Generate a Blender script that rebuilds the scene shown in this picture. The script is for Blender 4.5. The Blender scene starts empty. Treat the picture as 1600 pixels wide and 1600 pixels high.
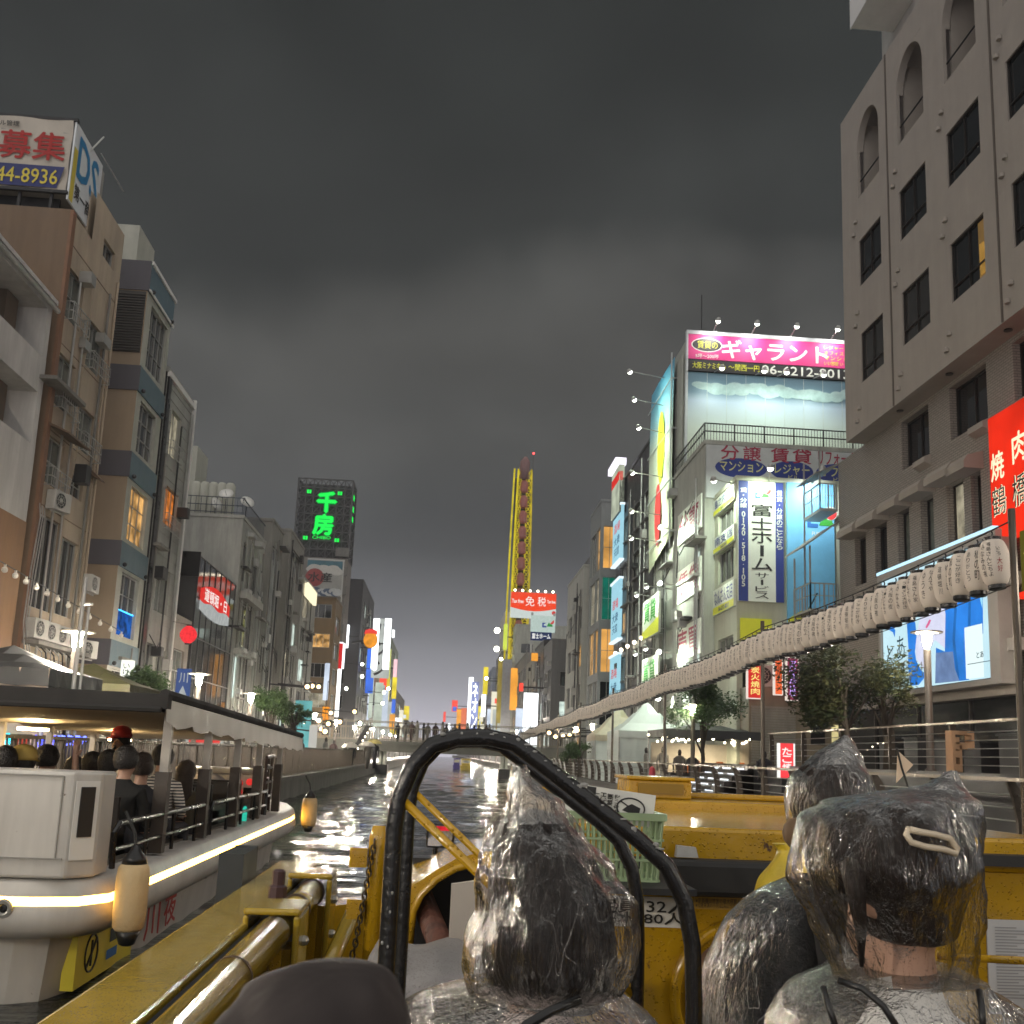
import bpy, bmesh, math, random
from mathutils import Vector, Matrix
random.seed(7)
R = math.radians
SC = bpy.context.scene
COL = SC.collection

# ------------------------------------------------------------------ camera
F_PX, CXP, CYP, EYE = 1550.0, 800.0, 917.0, 1.75
CAM_R = (Matrix.Rotation(-0.06318206, 3, 'Z') @ Matrix.Rotation(math.pi/2 + 0.16883221, 3, 'X') @ Matrix.Rotation(R(2.3), 3, 'Z'))
cam = bpy.data.cameras.new('camera')
cam.sensor_width = 36.0
cam.lens = 36.0*F_PX/1600.0
cam.shift_y = (CYP - 800.0)/1600.0
cam.dof.use_dof = True; cam.dof.focus_distance = 3.2; cam.dof.aperture_fstop = 16.0
cam.clip_start, cam.clip_end = 0.05, 3000
camo = bpy.data.objects.new('camera', cam)
m4 = CAM_R.to_4x4(); m4.translation = (0, 0, EYE)
camo.matrix_world = m4
COL.objects.link(camo)
SC.camera = camo

def at(x, y, X=None, Y=None, Z=None):
    """Where the sight line through picture point (x, y) meets one plane of the place."""
    r = CAM_R @ Vector(((x - CXP)/F_PX, -(y - CYP)/F_PX, -1.0))
    t = X/r.x if X is not None else (Y/r.y if Y is not None else (Z - EYE)/r.z)
    return Vector((0, 0, EYE)) + t*r

# ------------------------------------------------------------------ world: overcast city night
W = bpy.data.worlds.new('World'); SC.world = W; W.use_nodes = True
nt = W.node_tree; nt.nodes.clear()
def N(tree, t, **kw):
    n = tree.nodes.new(t)
    for k, v in kw.items():
        if k == 'ins':
            for a, b in v.items(): n.inputs[a].default_value = b
        else: setattr(n, k, v)
    return n
def ramp(tree, stops, interp='LINEAR'):
    n = tree.nodes.new('ShaderNodeValToRGB'); e = n.color_ramp.elements; n.color_ramp.interpolation = interp
    while len(e) < len(stops): e.new(0.5)
    for el, (p, c) in zip(e, stops):
        el.position = p; el.color = (c[0], c[1], c[2], 1) if not isinstance(c, (int, float)) else (c, c, c, 1)
    return n
out = N(nt, 'ShaderNodeOutputWorld'); bg = N(nt, 'ShaderNodeBackground')
sky = N(nt, 'ShaderNodeTexSky'); sky.sky_type = 'NISHITA'; sky.sun_disc = False
sky.sun_elevation = R(-8); sky.sun_rotation = R(180)
bg2 = N(nt, 'ShaderNodeBackground'); bg2.inputs['Strength'].default_value = 0.05
addw = N(nt, 'ShaderNodeAddShader')
tc = N(nt, 'ShaderNodeTexCoord'); sep = N(nt, 'ShaderNodeSeparateXYZ')
nt.links.new(tc.outputs['Generated'], sep.inputs[0])
# cloud deck lit from below by the city: brighter towards the horizon, with soft billows
mp = N(nt, 'ShaderNodeMapping'); mp.inputs['Scale'].default_value = (1.0, 1.0, 1.5); mp.inputs['Location'].default_value = (3.21, 3.91, 1.43)
nt.links.new(tc.outputs['Generated'], mp.inputs[0])
nz = N(nt, 'ShaderNodeTexNoise', ins={'Scale': 2.6, 'Detail': 4.0, 'Roughness': .5, 'Distortion': .2})
nt.links.new(mp.outputs[0], nz.inputs['Vector'])
wz = N(nt, 'ShaderNodeMath', operation='MULTIPLY_ADD'); wz.inputs[1].default_value = .26; nt.links.new(nz.outputs['Fac'], wz.inputs[0])
zz = N(nt, 'ShaderNodeMath', operation='ADD'); zz.inputs[1].default_value = -.13; nt.links.new(sep.outputs['Z'], zz.inputs[0]); nt.links.new(zz.outputs[0], wz.inputs[2])
top = ramp(nt, [(0.0, (.027, .0285, .0285)), (.16, (.024, .0255, .0252)), (.30, (.033, .0335, .0320)), (.40, (.0350, .0350, .0330)), (.475, (.0150, .0162, .0155)), (.60, (.0112, .0124, .0118)), (1, (.0108, .0119, .0114))], 'EASE')
nt.links.new(wz.outputs[0], top.inputs[0])
glow = ramp(nt, [(0.0, (.26, .25, .29)), (.03, (.20, .193, .225)), (.07, (.115, .113, .128)), (.12, (.050, .050, .056)), (.20, (.008, .008, .009)), (.30, (0, 0, 0))])
nt.links.new(sep.outputs['Z'], glow.inputs[0])
mul = N(nt, 'ShaderNodeMixRGB', blend_type='ADD', ins={0: 1.0})
nb = N(nt, 'ShaderNodeTexNoise', ins={'Scale': 4.6, 'Detail': 4.0, 'Roughness': .5}); nt.links.new(mp.outputs[0], nb.inputs['Vector'])
rb = ramp(nt, [(.32, .84), (.5, 1.0), (.68, 1.22)]); nt.links.new(nb.outputs['Fac'], rb.inputs[0])
mb_ = N(nt, 'ShaderNodeMixRGB', blend_type='MULTIPLY', ins={0: 1.0}); nt.links.new(top.outputs[0], mb_.inputs[1]); nt.links.new(rb.outputs[0], mb_.inputs[2])
nt.links.new(mb_.outputs[0], mul.inputs[1]); nt.links.new(glow.outputs[0], mul.inputs[2])
nt.links.new(mul.outputs[0], bg.inputs['Color'])
nt.links.new(sky.outputs[0], bg2.inputs['Color'])
nt.links.new(bg.outputs[0], addw.inputs[0]); nt.links.new(bg2.outputs[0], addw.inputs[1])
nt.links.new(addw.outputs[0], out.inputs['Surface'])

# dim, very soft top light of the glowing overcast
sl = bpy.data.lights.new('sun', 'SUN'); sl.energy = .75; sl.angle = R(140); sl.color = (1.0, .96, .90)
so = bpy.data.objects.new('sun', sl); so.rotation_euler = (R(38), 0, R(-6)); COL.objects.link(so)

vs = SC.view_settings
SC.display_settings.display_device = 'sRGB'
vs.view_transform = 'Standard'; vs.look = 'None'; vs.exposure = 1.25; vs.gamma = 1.0; vs.use_curve_mapping = False
SC.render.engine = 'CYCLES'
cy = SC.cycles
cy.use_denoising = True
cy.max_bounces = 6; cy.diffuse_bounces = 2; cy.glossy_bounces = 3; cy.transmission_bounces = 3; cy.transparent_max_bounces = 16
cy.sample_clamp_indirect = 3.0; cy.caustics_reflective = False; cy.caustics_refractive = False

# ------------------------------------------------------------------ materials
MATS = {}
def mat(name, col, rough=.7, var=.18, scale=2.0, bump=0.0, bscale=30.0, metal=0.0, stain=0.0, spec=.5, coat=0.0, drops=0.0, rust=0.0):
    """Procedural surface: base colour with blotchy wear, optional vertical dirt streaks, relief and rain drops."""
    if name in MATS: return MATS[name]
    m = bpy.data.materials.new(name); m.use_nodes = True; t = m.node_tree; t.nodes.clear()
    o = N(t, 'ShaderNodeOutputMaterial'); b = N(t, 'ShaderNodeBsdfPrincipled')
    b.inputs['Roughness'].default_value = rough; b.inputs['Metallic'].default_value = metal
    b.inputs['Specular IOR Level'].default_value = spec; b.inputs['Coat Weight'].default_value = coat
    b.inputs['Coat Roughness'].default_value = .08
    tcn = N(t, 'ShaderNodeTexCoord')
    n1 = N(t, 'ShaderNodeTexNoise', ins={'Scale': scale, 'Detail': 6.0, 'Roughness': .62})
    t.links.new(tcn.outputs['Object'], n1.inputs['Vector'])
    lo = [c*(1-var) for c in col]; hi = [min(1, c*(1+var*.7)) for c in col]
    r = ramp(t, [(.3, lo), (.7, hi)]); t.links.new(n1.outputs['Fac'], r.inputs[0])
    last = r.outputs[0]
    if stain:
        mpn = N(t, 'ShaderNodeMapping'); mpn.inputs['Scale'].default_value = (1.5, 1.5, .16)
        t.links.new(tcn.outputs['Object'], mpn.inputs[0])
        n2 = N(t, 'ShaderNodeTexNoise', ins={'Scale': 1.6, 'Detail': 5.0, 'Roughness': .7})
        t.links.new(mpn.outputs[0], n2.inputs['Vector'])
        r2 = ramp(t, [(.36, 1-stain*.75), (.66, 1.0)]); t.links.new(n2.outputs['Fac'], r2.inputs[0])
        mx = N(t, 'ShaderNodeMixRGB', blend_type='MULTIPLY', ins={0: 1.0})
        t.links.new(last, mx.inputs[1]); t.links.new(r2.outputs[0], mx.inputs[2]); last = mx.outputs[0]
    if rust:
        n5 = N(t, 'ShaderNodeTexNoise', ins={'Scale': 7.0, 'Detail': 9.0, 'Roughness': .72}); t.links.new(tcn.outputs['Object'], n5.inputs['Vector'])
        r5 = ramp(t, [(.60-.1*rust, 0), (.64-.1*rust, 1)]); t.links.new(n5.outputs['Fac'], r5.inputs[0])
        m5 = N(t, 'ShaderNodeMixRGB', ins={2: (.075, .035, .014, 1)}); t.links.new(r5.outputs[0], m5.inputs[0]); t.links.new(last, m5.inputs[1]); last = m5.outputs[0]
    t.links.new(last, b.inputs['Base Color'])
    rr = N(t, 'ShaderNodeMapRange', ins={'From Min': .3, 'From Max': .7, 'To Min': max(.02, rough*.8), 'To Max': min(1, rough*1.2)})
    t.links.new(n1.outputs['Fac'], rr.inputs[0]); t.links.new(rr.outputs[0], b.inputs['Roughness'])
    nrm = None
    if bump:
        n3 = N(t, 'ShaderNodeTexNoise', ins={'Scale': bscale, 'Detail': 4.0})
        t.links.new(tcn.outputs['Object'], n3.inputs['Vector'])
        bp = N(t, 'ShaderNodeBump', ins={'Strength': bump, 'Distance': .02})
        t.links.new(n3.outputs['Fac'], bp.inputs['Height']); nrm = bp
    if drops:
        v = N(t, 'ShaderNodeTexVoronoi', ins={'Scale': drops}); t.links.new(tcn.outputs['Object'], v.inputs['Vector'])
        rd = ramp(t, [(0, 1.0), (.32, 0.0)], 'EASE'); t.links.new(v.outputs['Distance'], rd.inputs[0])
        bp2 = N(t, 'ShaderNodeBump', ins={'Strength': .85, 'Distance': .008}); t.links.new(rd.outputs[0], bp2.inputs['Height'])
        if nrm: t.links.new(nrm.outputs[0], bp2.inputs['Normal'])
        nrm = bp2
    if nrm: t.links.new(nrm.outputs[0], b.inputs['Normal'])
    t.links.new(b.outputs[0], o.inputs['Surface'])
    MATS[name] = m; return m

def emit(name, col, s=1.0, var=0.0, scale=3.0):
    if name in MATS: return MATS[name]
    m = bpy.data.materials.new(name); m.use_nodes = True; t = m.node_tree; t.nodes.clear()
    o = N(t, 'ShaderNodeOutputMaterial'); e = N(t, 'ShaderNodeEmission'); e.inputs['Strength'].default_value = s*.46
    if var:
        tcn = N(t, 'ShaderNodeTexCoord'); n1 = N(t, 'ShaderNodeTexNoise', ins={'Scale': scale, 'Detail': 3.0})
        t.links.new(tcn.outputs['Object'], n1.inputs['Vector'])
        r = ramp(t, [(.35, [c*(1-var) for c in col]), (.65, col)]); t.links.new(n1.outputs['Fac'], r.inputs[0]); t.links.new(r.outputs[0], e.inputs['Color'])
    else: e.inputs['Color'].default_value = (*col, 1)
    t.links.new(e.outputs[0], o.inputs['Surface']); MATS[name] = m; return m

def glass(name, tint=(.012, .014, .016), rough=.06):
    return mat(name, tint, rough, .3, 1.5, spec=.8)

# ------------------------------------------------------------------ mesh builder
class MB:
    def __init__(s): s.v, s.f, s.m = [], [], []
    def add(s, verts, faces, mi=0):
        k = len(s.v); s.v += [tuple(p) for p in verts]
        s.f += [tuple(i + k for i in f) for f in faces]; s.m += [mi]*len(faces); return s
    def box(s, a, b, mi=0):
        x0, y0, z0 = [min(p, q) for p, q in zip(a, b)]; x1, y1, z1 = [max(p, q) for p, q in zip(a, b)]
        return s.add([(x0,y0,z0),(x1,y0,z0),(x1,y1,z0),(x0,y1,z0),(x0,y0,z1),(x1,y0,z1),(x1,y1,z1),(x0,y1,z1)],
              [(0,3,2,1),(4,5,6,7),(0,1,5,4),(1,2,6,5),(2,3,7,6),(3,0,4,7)], mi)
    def obox(s, M, h, mi=0):
        P = [M @ Vector((sx*h[0], sy*h[1], sz*h[2])) for sz in (-1,1) for sy in (-1,1) for sx in (-1,1)]
        return s.add(P, [(0,2,3,1),(4,5,7,6),(0,1,5,4),(1,3,7,5),(3,2,6,7),(2,0,4,6)], mi)
    def bar(s, p, q, w, t=None, mi=0):
        p, q = Vector(p), Vector(q); d = q - p; L = d.length
        if L < 1e-6: return s
        M = d.to_track_quat('Z', 'Y').to_matrix().to_4x4(); M.translation = (p+q)/2
        return s.obox(M, (w/2, (t or w)/2, L/2), mi)
    def tube(s, pts, r, n=8, mi=0, cap=True):
        pts = [Vector(p) for p in pts]; k = len(s.v); u = None
        for i, p in enumerate(pts):
            d = (pts[min(i+1, len(pts)-1)] - pts[max(i-1, 0)]).normalized()
            if u is None: u = d.orthogonal().normalized()
            else: u = (u - d*u.dot(d)).normalized()
            w = d.cross(u); rr = r[i] if isinstance(r, (list, tuple)) else r
            for j in range(n):
                a = 2*math.pi*j/n; s.v.append(tuple(p + rr*(math.cos(a)*u + math.sin(a)*w)))
        for i in range(len(pts)-1):
            for j in range(n):
                s.f.append((k+i*n+j, k+i*n+(j+1) % n, k+(i+1)*n+(j+1) % n, k+(i+1)*n+j)); s.m.append(mi)
        if cap:
            s.f.append(tuple(k+j for j in reversed(range(n)))); s.m.append(mi)
            e = k+(len(pts)-1)*n; s.f.append(tuple(e+j for j in range(n))); s.m.append(mi)
        return s
    def lathe(s, prof, c=(0,0,0), n=16, mi=0, cap=True):
        k = len(s.v)
        for r, z in prof:
            for j in range(n):
                a = 2*math.pi*j/n; s.v.append((c[0]+r*math.cos(a), c[1]+r*math.sin(a), c[2]+z))
        for i in range(len(prof)-1):
            for j in range(n):
                s.f.append((k+i*n+j, k+i*n+(j+1) % n, k+(i+1)*n+(j+1) % n, k+(i+1)*n+j)); s.m.append(mi)
        if cap:
            s.f.append(tuple(k+j for j in reversed(range(n)))); s.m.append(mi)
            e = k+(len(prof)-1)*n; s.f.append(tuple(e+j for j in range(n))); s.m.append(mi)
        return s
    def ball(s, c, r, n=10, mi=0):
        r = (r, r, r) if isinstance(r, (int, float)) else r; k = len(s.v); h = max(4, n//2+1)
        for i in range(h+1):
            th = math.pi*i/h
            for j in range(n):
                a = 2*math.pi*j/n
                s.v.append((c[0]+r[0]*math.sin(th)*math.cos(a), c[1]+r[1]*math.sin(th)*math.sin(a), c[2]-r[2]*math.cos(th)))
        for i in range(h):
            for j in range(n):
                s.f.append((k+i*n+j, k+i*n+(j+1) % n, k+(i+1)*n+(j+1) % n, k+(i+1)*n+j)); s.m.append(mi)
        return s
    def prism(s, pts, e, mi=0):
        """extrude the planar polygon pts by vector e"""
        pts = [Vector(p) for p in pts]; e = Vector(e); n = len(pts)
        return s.add(pts + [p+e for p in pts], [tuple(reversed(range(n))), tuple(range(n, 2*n))] + [(i, (i+1) % n, n+(i+1) % n, n+i) for i in range(n)], mi)
    def rings(s, rs, n=32, mi=0, cap=True, wob=0.0, seed=0):
        """rs: list of (cx, cy, z, rx, ry)"""
        k = len(s.v); rnd = random.Random(seed)
        for i, (cx, cy_, z, rx, ry) in enumerate(rs):
            for j in range(n):
                a = 2*math.pi*j/n
                q = 1 + wob*(rnd.random()-.5)
                s.v.append((cx+rx*q*math.cos(a), cy_+ry*q*math.sin(a), z))
        for i in range(len(rs)-1):
            for j in range(n):
                s.f.append((k+i*n+j, k+i*n+(j+1) % n, k+(i+1)*n+(j+1) % n, k+(i+1)*n+j)); s.m.append(mi)
        if cap:
            s.f.append(tuple(k+j for j in reversed(range(n)))); s.m.append(mi)
            e = k+(len(rs)-1)*n; s.f.append(tuple(e+j for j in range(n))); s.m.append(mi)
        return s
    def mesh(s, name, mats, smooth=False):
        me = bpy.data.meshes.new(name); me.from_pydata(s.v, [], s.f)
        for mm in (mats if isinstance(mats, (list, tuple)) else [mats]): me.materials.append(mm)
        me.polygons.foreach_set('material_index', s.m)
        if smooth: me.polygons.foreach_set('use_smooth', [True]*len(s.f))
        me.update(); return me
    def build(s, name, mats, parent=None, smooth=False, kind=None, local=False):
        return link(name, s.mesh(name, mats, smooth), parent, kind, local)

def link(name, me, parent=None, kind=None, local=False):
    o = bpy.data.objects.new(name, me); COL.objects.link(o)
    if parent is not None:
        o.parent = parent
        if parent.type == 'EMPTY' and not local: o.matrix_parent_inverse = Matrix.Translation(-parent.location)
    if kind: o['kind'] = kind
    return o
def tag(o, label, cat, group=None):
    o['label'] = label; o['category'] = cat
    if group: o['group'] = group
    return o
def thing(name, label, cat, loc=(0,0,0), rz=0.0, group=None):
    o = bpy.data.objects.new(name, None); o.empty_display_size = .1; COL.objects.link(o)
    o.location = loc; o.rotation_euler = (0, 0, rz); return tag(o, label, cat, group)
CHILD = {}
def dup(o, parent=None, label=None, group=None):
    c = o.copy(); COL.objects.link(c)
    if parent is not None: c.parent = parent
    if label: c['label'] = label
    if group: c['group'] = group
    for ch in list(o.children): dup(ch, c)
    return c
def bevel(o, w=.02, seg=2):
    b = o.modifiers.new('edge', 'BEVEL'); b.width = w; b.segments = seg; b.limit_method = 'ANGLE'; return o

# ------------------------------------------------------------------ lettering
_TX = {}
def glyphs(s, bold=0.0):
    bold = 0.0; k = (s, bold)
    if k not in _TX:
        c = bpy.data.curves.new('t', 'FONT'); c.body = s; c.size = 1; c.resolution_u = 2; c.offset = bold
        o = bpy.data.objects.new('t', c); m = o.to_mesh()
        v = [(q.co.x, q.co.y) for q in m.vertices]; f = [tuple(p.vertices) for p in m.polygons]
        o.to_mesh_clear(); bpy.data.objects.remove(o); bpy.data.curves.remove(c)
        x0 = min(p[0] for p in v); x1 = max(p[0] for p in v); y0 = min(p[1] for p in v); y1 = max(p[1] for p in v)
        _TX[k] = ([((p[0]-x0)/(x1-x0+1e-9), (p[1]-y0)/(y1-y0+1e-9)) for p in v], f, (x1-x0)/(y1-y0+1e-9))
    return _TX[k]
class Fr:
    """a flat frame on a wall: origin o, u along the wall, z up, n outward"""
    def __init__(s, o, u, n): s.o, s.u, s.n = Vector(o), Vector(u), Vector(n)
    def p(s, u, v, d=0.0): return s.o + s.u*u + Vector((0,0,v)) + s.n*d
def put_text(mb, fr, s, u0, u1, v0, v1, d, mi=0, bold=.02, keep=True, slant=0.0):
    """fit string s into the rectangle; a frame's reading direction runs from u0 to u1"""
    v, f, asp = glyphs(s, bold)
    w, h = abs(u1-u0), v1-v0
    if keep and asp*h < w:
        c = (u0+u1)/2; sg = 1 if u1 > u0 else -1; u0, u1 = c-sg*asp*h/2, c+sg*asp*h/2
    bw = bold*h*.55/max(1, .0001+w/h if False else 1)
    for i, (du, dv) in enumerate(((0, 0), (bw, 0), (-bw, 0), (0, bw), (0, -bw)) if bold >= .02 else ((0, 0),)):
        mb.add([fr.p(u0+(u1-u0)*x+du, v0+(v1-v0)*y+dv, d+.0012*i) for x, y in v], f, mi)
def put_column(mb, fr, s, uc, w, v1, v0, d, mi=0, bold=.02):
    n = len(s); sg = 1 if w > 0 else -1
    for i, ch in enumerate(s):
        if ch == ' ': continue
        hh = (v1-v0)/n; b = v1-(i+1)*hh
        if ch == 'ー':
            mb.add([fr.p(uc-.09*w, b+.1*hh, d), fr.p(uc+.09*w, b+.1*hh, d), fr.p(uc+.09*w, b+.9*hh, d), fr.p(uc-.09*w, b+.9*hh, d)], [(0,1,2,3)], mi)
        elif ch in '・.':
            mb.add([fr.p(uc+.1*w*math.cos(a*.785), b+.5*hh+abs(.1*w)*math.sin(a*.785), d) for a in range(8)], [tuple(range(8))], mi)
        else: put_text(mb, fr, ch, uc-w/2, uc+w/2, b+.06*hh, b+.94*hh, d, mi, bold, keep=ch in '01234567899')
def rect(mb, fr, u0, u1, v0, v1, d, mi=0):
    mb.add([fr.p(u0,v0,d), fr.p(u1,v0,d), fr.p(u1,v1,d), fr.p(u0,v1,d)], [(0,1,2,3)], mi)
def disc(mb, fr, uc, vc, ru, rv, d, mi=0, n=28, a0=0, a1=2*math.pi):
    mb.add([fr.p(uc+ru*math.cos(a0+(a1-a0)*i/n), vc+rv*math.sin(a0+(a1-a0)*i/n), d) for i in range(n)], [tuple(range(n))], mi)
def slab(mb, fr, u0, u1, v0, v1, d0, d1, mi=0):
    P = [fr.p(u, v, d) for d in (d0, d1) for v in (v0, v1) for u in (u0, u1)]
    mb.add(P, [(0,2,3,1),(4,5,7,6),(0,1,5,4),(1,3,7,5),(3,2,6,7),(2,0,4,6)], mi)

# ------------------------------------------------------------------ walls with real openings, windows with panes
def wall_holes(mb, fr, u0, u1, v0, v1, holes, depth=.18, mi=0):
    us = sorted({u0, u1} | {h[0] for h in holes} | {h[1] for h in holes}); vs_ = sorted({v0, v1} | {h[2] for h in holes} | {h[3] for h in holes})
    us = [u for u in us if u0-1e-6 <= u <= u1+1e-6]; vs_ = [v for v in vs_ if v0-1e-6 <= v <= v1+1e-6]
    for i in range(len(us)-1):
        for j in range(len(vs_)-1):
            uc, vc = (us[i]+us[i+1])/2, (vs_[j]+vs_[j+1])/2
            if any(h[0] < uc < h[1] and h[2] < vc < h[3] for h in holes): continue
            rect(mb, fr, us[i], us[i+1], vs_[j], vs_[j+1], 0, mi)
    for a, b, c, e in [h[:4] for h in holes]:
        for (p, q) in (((a,c),(b,c)), ((b,c),(b,e)), ((b,e),(a,e)), ((a,e),(a,c))):
            mb.add([fr.p(p[0],p[1],0), fr.p(q[0],q[1],0), fr.p(q[0],q[1],-depth), fr.p(p[0],p[1],-depth)], [(0,1,2,3)], mi)
def window(parent, fr, h, pane_m, frame_m, nu=2, nv=1, depth=.18, fw=.045, sill=False, low=0.0):
    a, b, c, e = h[:4]; mb = MB(); d0, d1 = -depth+.012, -depth+.07
    slab(mb, fr, a, b, c, c+fw, d0, d1); slab(mb, fr, a, b, e-fw, e, d0, d1)
    slab(mb, fr, a, a+fw, c+fw, e-fw, d0, d1); slab(mb, fr, b-fw, b, c+fw, e-fw, d0, d1)
    for i in range(1, nu):
        u = a+(b-a)*i/nu; slab(mb, fr, u-fw*.45, u+fw*.45, c+fw, e-fw, d0, d1-.012)
    for i in range(1, nv):
        v = c+(e-c)*i/nv; slab(mb, fr, a+fw, b-fw, v-fw*.4, v+fw*.4, d0, d1-.02)
    if low: v = c+(e-c)*low; slab(mb, fr, a+fw, b-fw, v-fw*.6, v+fw*.6, d0, d1-.015)
    if sill: slab(mb, fr, a-.06, b+.06, c-.07, c-.005, .004, .09)
    w = mb.build('window', frame_m, parent)
    pm = MB(); rect(pm, fr, a, b, c, e, -depth+.004); pm.build('pane', pane_m, w)
    return w
def frame_of(side, X, Y0):
    """canal-facing frame: side -1 = left bank (faces +X), +1 = right bank (faces -X); u runs away from the viewer"""
    return Fr((X, 0, 0), (0,1,0), (-side,0,0))
def front_of(Y): return Fr((0, Y, 0), (1,0,0), (0,-1,0))
def building(name, label, side, X, Y0, Y1, z1, depth, wm, holes=(), fholes=(), frame_m=None, z0=.6, cat='building', roof=True, win_kw=None, smat=None):
    """one building: a wall mesh with openings towards the canal (holes) and towards the viewer (fholes), its roof, its windows.
       hole = (u0, u1, v0, v1, pane material, nu, nv)"""
    x_out = X + side*depth
    t = thing(name, label, cat, ((X+x_out)/2, (Y0+Y1)/2, z0))
    fc, ff = frame_of(side, X, Y0), front_of(Y0)
    mb = MB()
    wall_holes(mb, fc, Y0, Y1, z0, z1, holes); a, b = sorted((X, x_out))
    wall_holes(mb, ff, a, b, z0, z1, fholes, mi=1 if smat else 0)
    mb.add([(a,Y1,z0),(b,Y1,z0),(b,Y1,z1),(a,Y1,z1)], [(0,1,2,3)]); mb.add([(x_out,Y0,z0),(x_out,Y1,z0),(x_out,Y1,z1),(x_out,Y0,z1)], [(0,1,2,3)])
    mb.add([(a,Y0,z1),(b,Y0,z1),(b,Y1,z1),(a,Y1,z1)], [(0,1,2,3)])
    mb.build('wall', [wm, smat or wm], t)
    if roof:
        r = MB(); pw = .14
        r.box((X+side*.003-side*.06, Y0-.06, z1+.003), (X+side*pw, Y1, z1+.22)); r.box((X+side*pw, Y0-.06, z1+.003), (x_out, Y0+pw, z1+.22))
        r.build('parapet', wm, t)
    fm = frame_m or M_alu
    for h in holes: window(t, fc, h, h[4], fm, h[5] if len(h) > 5 else 2, h[6] if len(h) > 6 else 1)
    for h in fholes: window(t, ff, h, h[4], fm, h[5] if len(h) > 5 else 2, h[6] if len(h) > 6 else 1)
    return t, fc, ff

# common materials
M_alu = mat('aluminium', (.42, .42, .40), .4, .15, metal=.6)
M_dark = mat('dark_steel', (.03, .03, .032), .45, .3, metal=.3)
M_black = mat('black_paint', (.012, .012, .013), .3, .4)
M_white = mat('white_paint', (.72, .71, .68), .5, .08)
M_pane = glass('window_dark'); M_pane2 = mat('window_curtain', (.15, .16, .14), .2, .3, 3)
M_warm = emit('window_warm', (1.0, .55, .18), .9, .85, 1.4)
M_warm2 = emit('window_pale', (.95, .85, .6), .45, .7, 1.6)
M_cool = emit('window_cool', (.75, .9, .8), 1.2, .5, 1.5)
M_bulb = emit('bulb_glow', (1.0, .86, .62), 9.0)
M_spotface = emit('spot_glow', (.95, 1.0, .86), 14.0)
M_conc = mat('concrete', (.23, .22, .20), .85, .25, 1.2, .3, 25, stain=.35)
M_pave = mat('promenade_paving', (.036, .034, .032), .35, .35, 1.5, .25, 14)
M_wire = mat('cable_black', (.015, .015, .015), .5, .2)

# ------------------------------------------------------------------ ground, banks, water
XL, XR = -5.2, 7.35
g = MB(); g.box((-160, -40, -3), (-60.0, 700, 1.78)); g.box((60, -40, -3), (160, 700, 1.78))
g.build('ground', mat('street', (.05, .05, .052), .5, .3, .6), kind='structure')
bed = MB(); bed.add([(XL-.5,-40,-2.5),(XR+.5,-40,-2.5),(XR+.5,700,-2.5),(XL-.5,700,-2.5)], [(0,1,2,3)]); bed.build('canal_bed', M_conc, kind='structure')
for nm, xa, xb, xw in (('promenade_left', XL-.35, -60, -10.2), ('promenade_right', XR+.35, 60, 10.6)):
    p = MB(); s = 1 if xb > 0 else -1
    p.box((xa, -40, -2.5), (xw, 700, .6)); p.box((xw+s*.004, -40, -2.5), (xb-s*.004, 700, 1.78))
    p.build(nm, M_pave, kind='structure')
q = MB(); q.box((10.56, -40, .604), (10.596, 699, 1.79)); o = q.build('retaining_wall', mat('dark_granite', (.022, .022, .024), .4, .3)); tag(o, 'dark low retaining wall under the upper right promenade railing', 'wall')
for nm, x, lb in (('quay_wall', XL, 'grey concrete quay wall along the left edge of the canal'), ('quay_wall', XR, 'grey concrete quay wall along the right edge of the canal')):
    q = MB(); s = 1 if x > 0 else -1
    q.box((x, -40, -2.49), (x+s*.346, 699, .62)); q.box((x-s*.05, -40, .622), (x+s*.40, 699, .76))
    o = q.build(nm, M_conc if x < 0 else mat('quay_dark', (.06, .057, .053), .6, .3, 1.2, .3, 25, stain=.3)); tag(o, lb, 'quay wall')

def wave(x, y):
    return (.016*math.sin(1.9*y+.6*x+.4*math.sin(.9*x)) + .013*math.sin(3.3*y-1.7*x+1.1) + .009*math.sin(5.9*y+2.6*x+2.2*math.sin(.35*y)) + .006*math.sin(9.7*y-3.1*x+.5))
ys = [-20, -10, -4]; y = 0.0
while y < 500: ys.append(y); y += .09 + .012*max(0, y-4)
nx = 110; wv = []; wf = []
for j, y in enumerate(ys):
    for i in range(nx+1):
        x = XL-.02 + (XR-XL+.04)*i/nx; wv.append((x, y, wave(x, y)*min(1, max(0, 1-(y-60)/140)) if y >= 0 else 0))
for j in range(len(ys)-1):
    for i in range(nx): wf.append((j*(nx+1)+i, j*(nx+1)+i+1, (j+1)*(nx+1)+i+1, (j+1)*(nx+1)+i))
wm = bpy.data.materials.new('canal_water'); wm.use_nodes = True; t = wm.node_tree; b = t.nodes['Principled BSDF']
b.inputs['Base Color'].default_value = (.010, .014, .013, 1); b.inputs['Roughness'].default_value = .07; b.inputs['IOR'].default_value = 1.33
tcn = N(t, 'ShaderNodeTexCoord'); mpn = N(t, 'ShaderNodeMapping'); mpn.inputs['Scale'].default_value = (.55, 1.5, 1)
t.links.new(tcn.outputs['Object'], mpn.inputs[0])
na = N(t, 'ShaderNodeTexNoise', ins={'Scale': 1.5, 'Detail': 6.0, 'Roughness': .58, 'Distortion': .4}); t.links.new(mpn.outputs[0], na.inputs['Vector'])
bp = N(t, 'ShaderNodeBump', ins={'Strength': .8, 'Distance': .11}); t.links.new(na.outputs['Fac'], bp.inputs['Height'])
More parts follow.
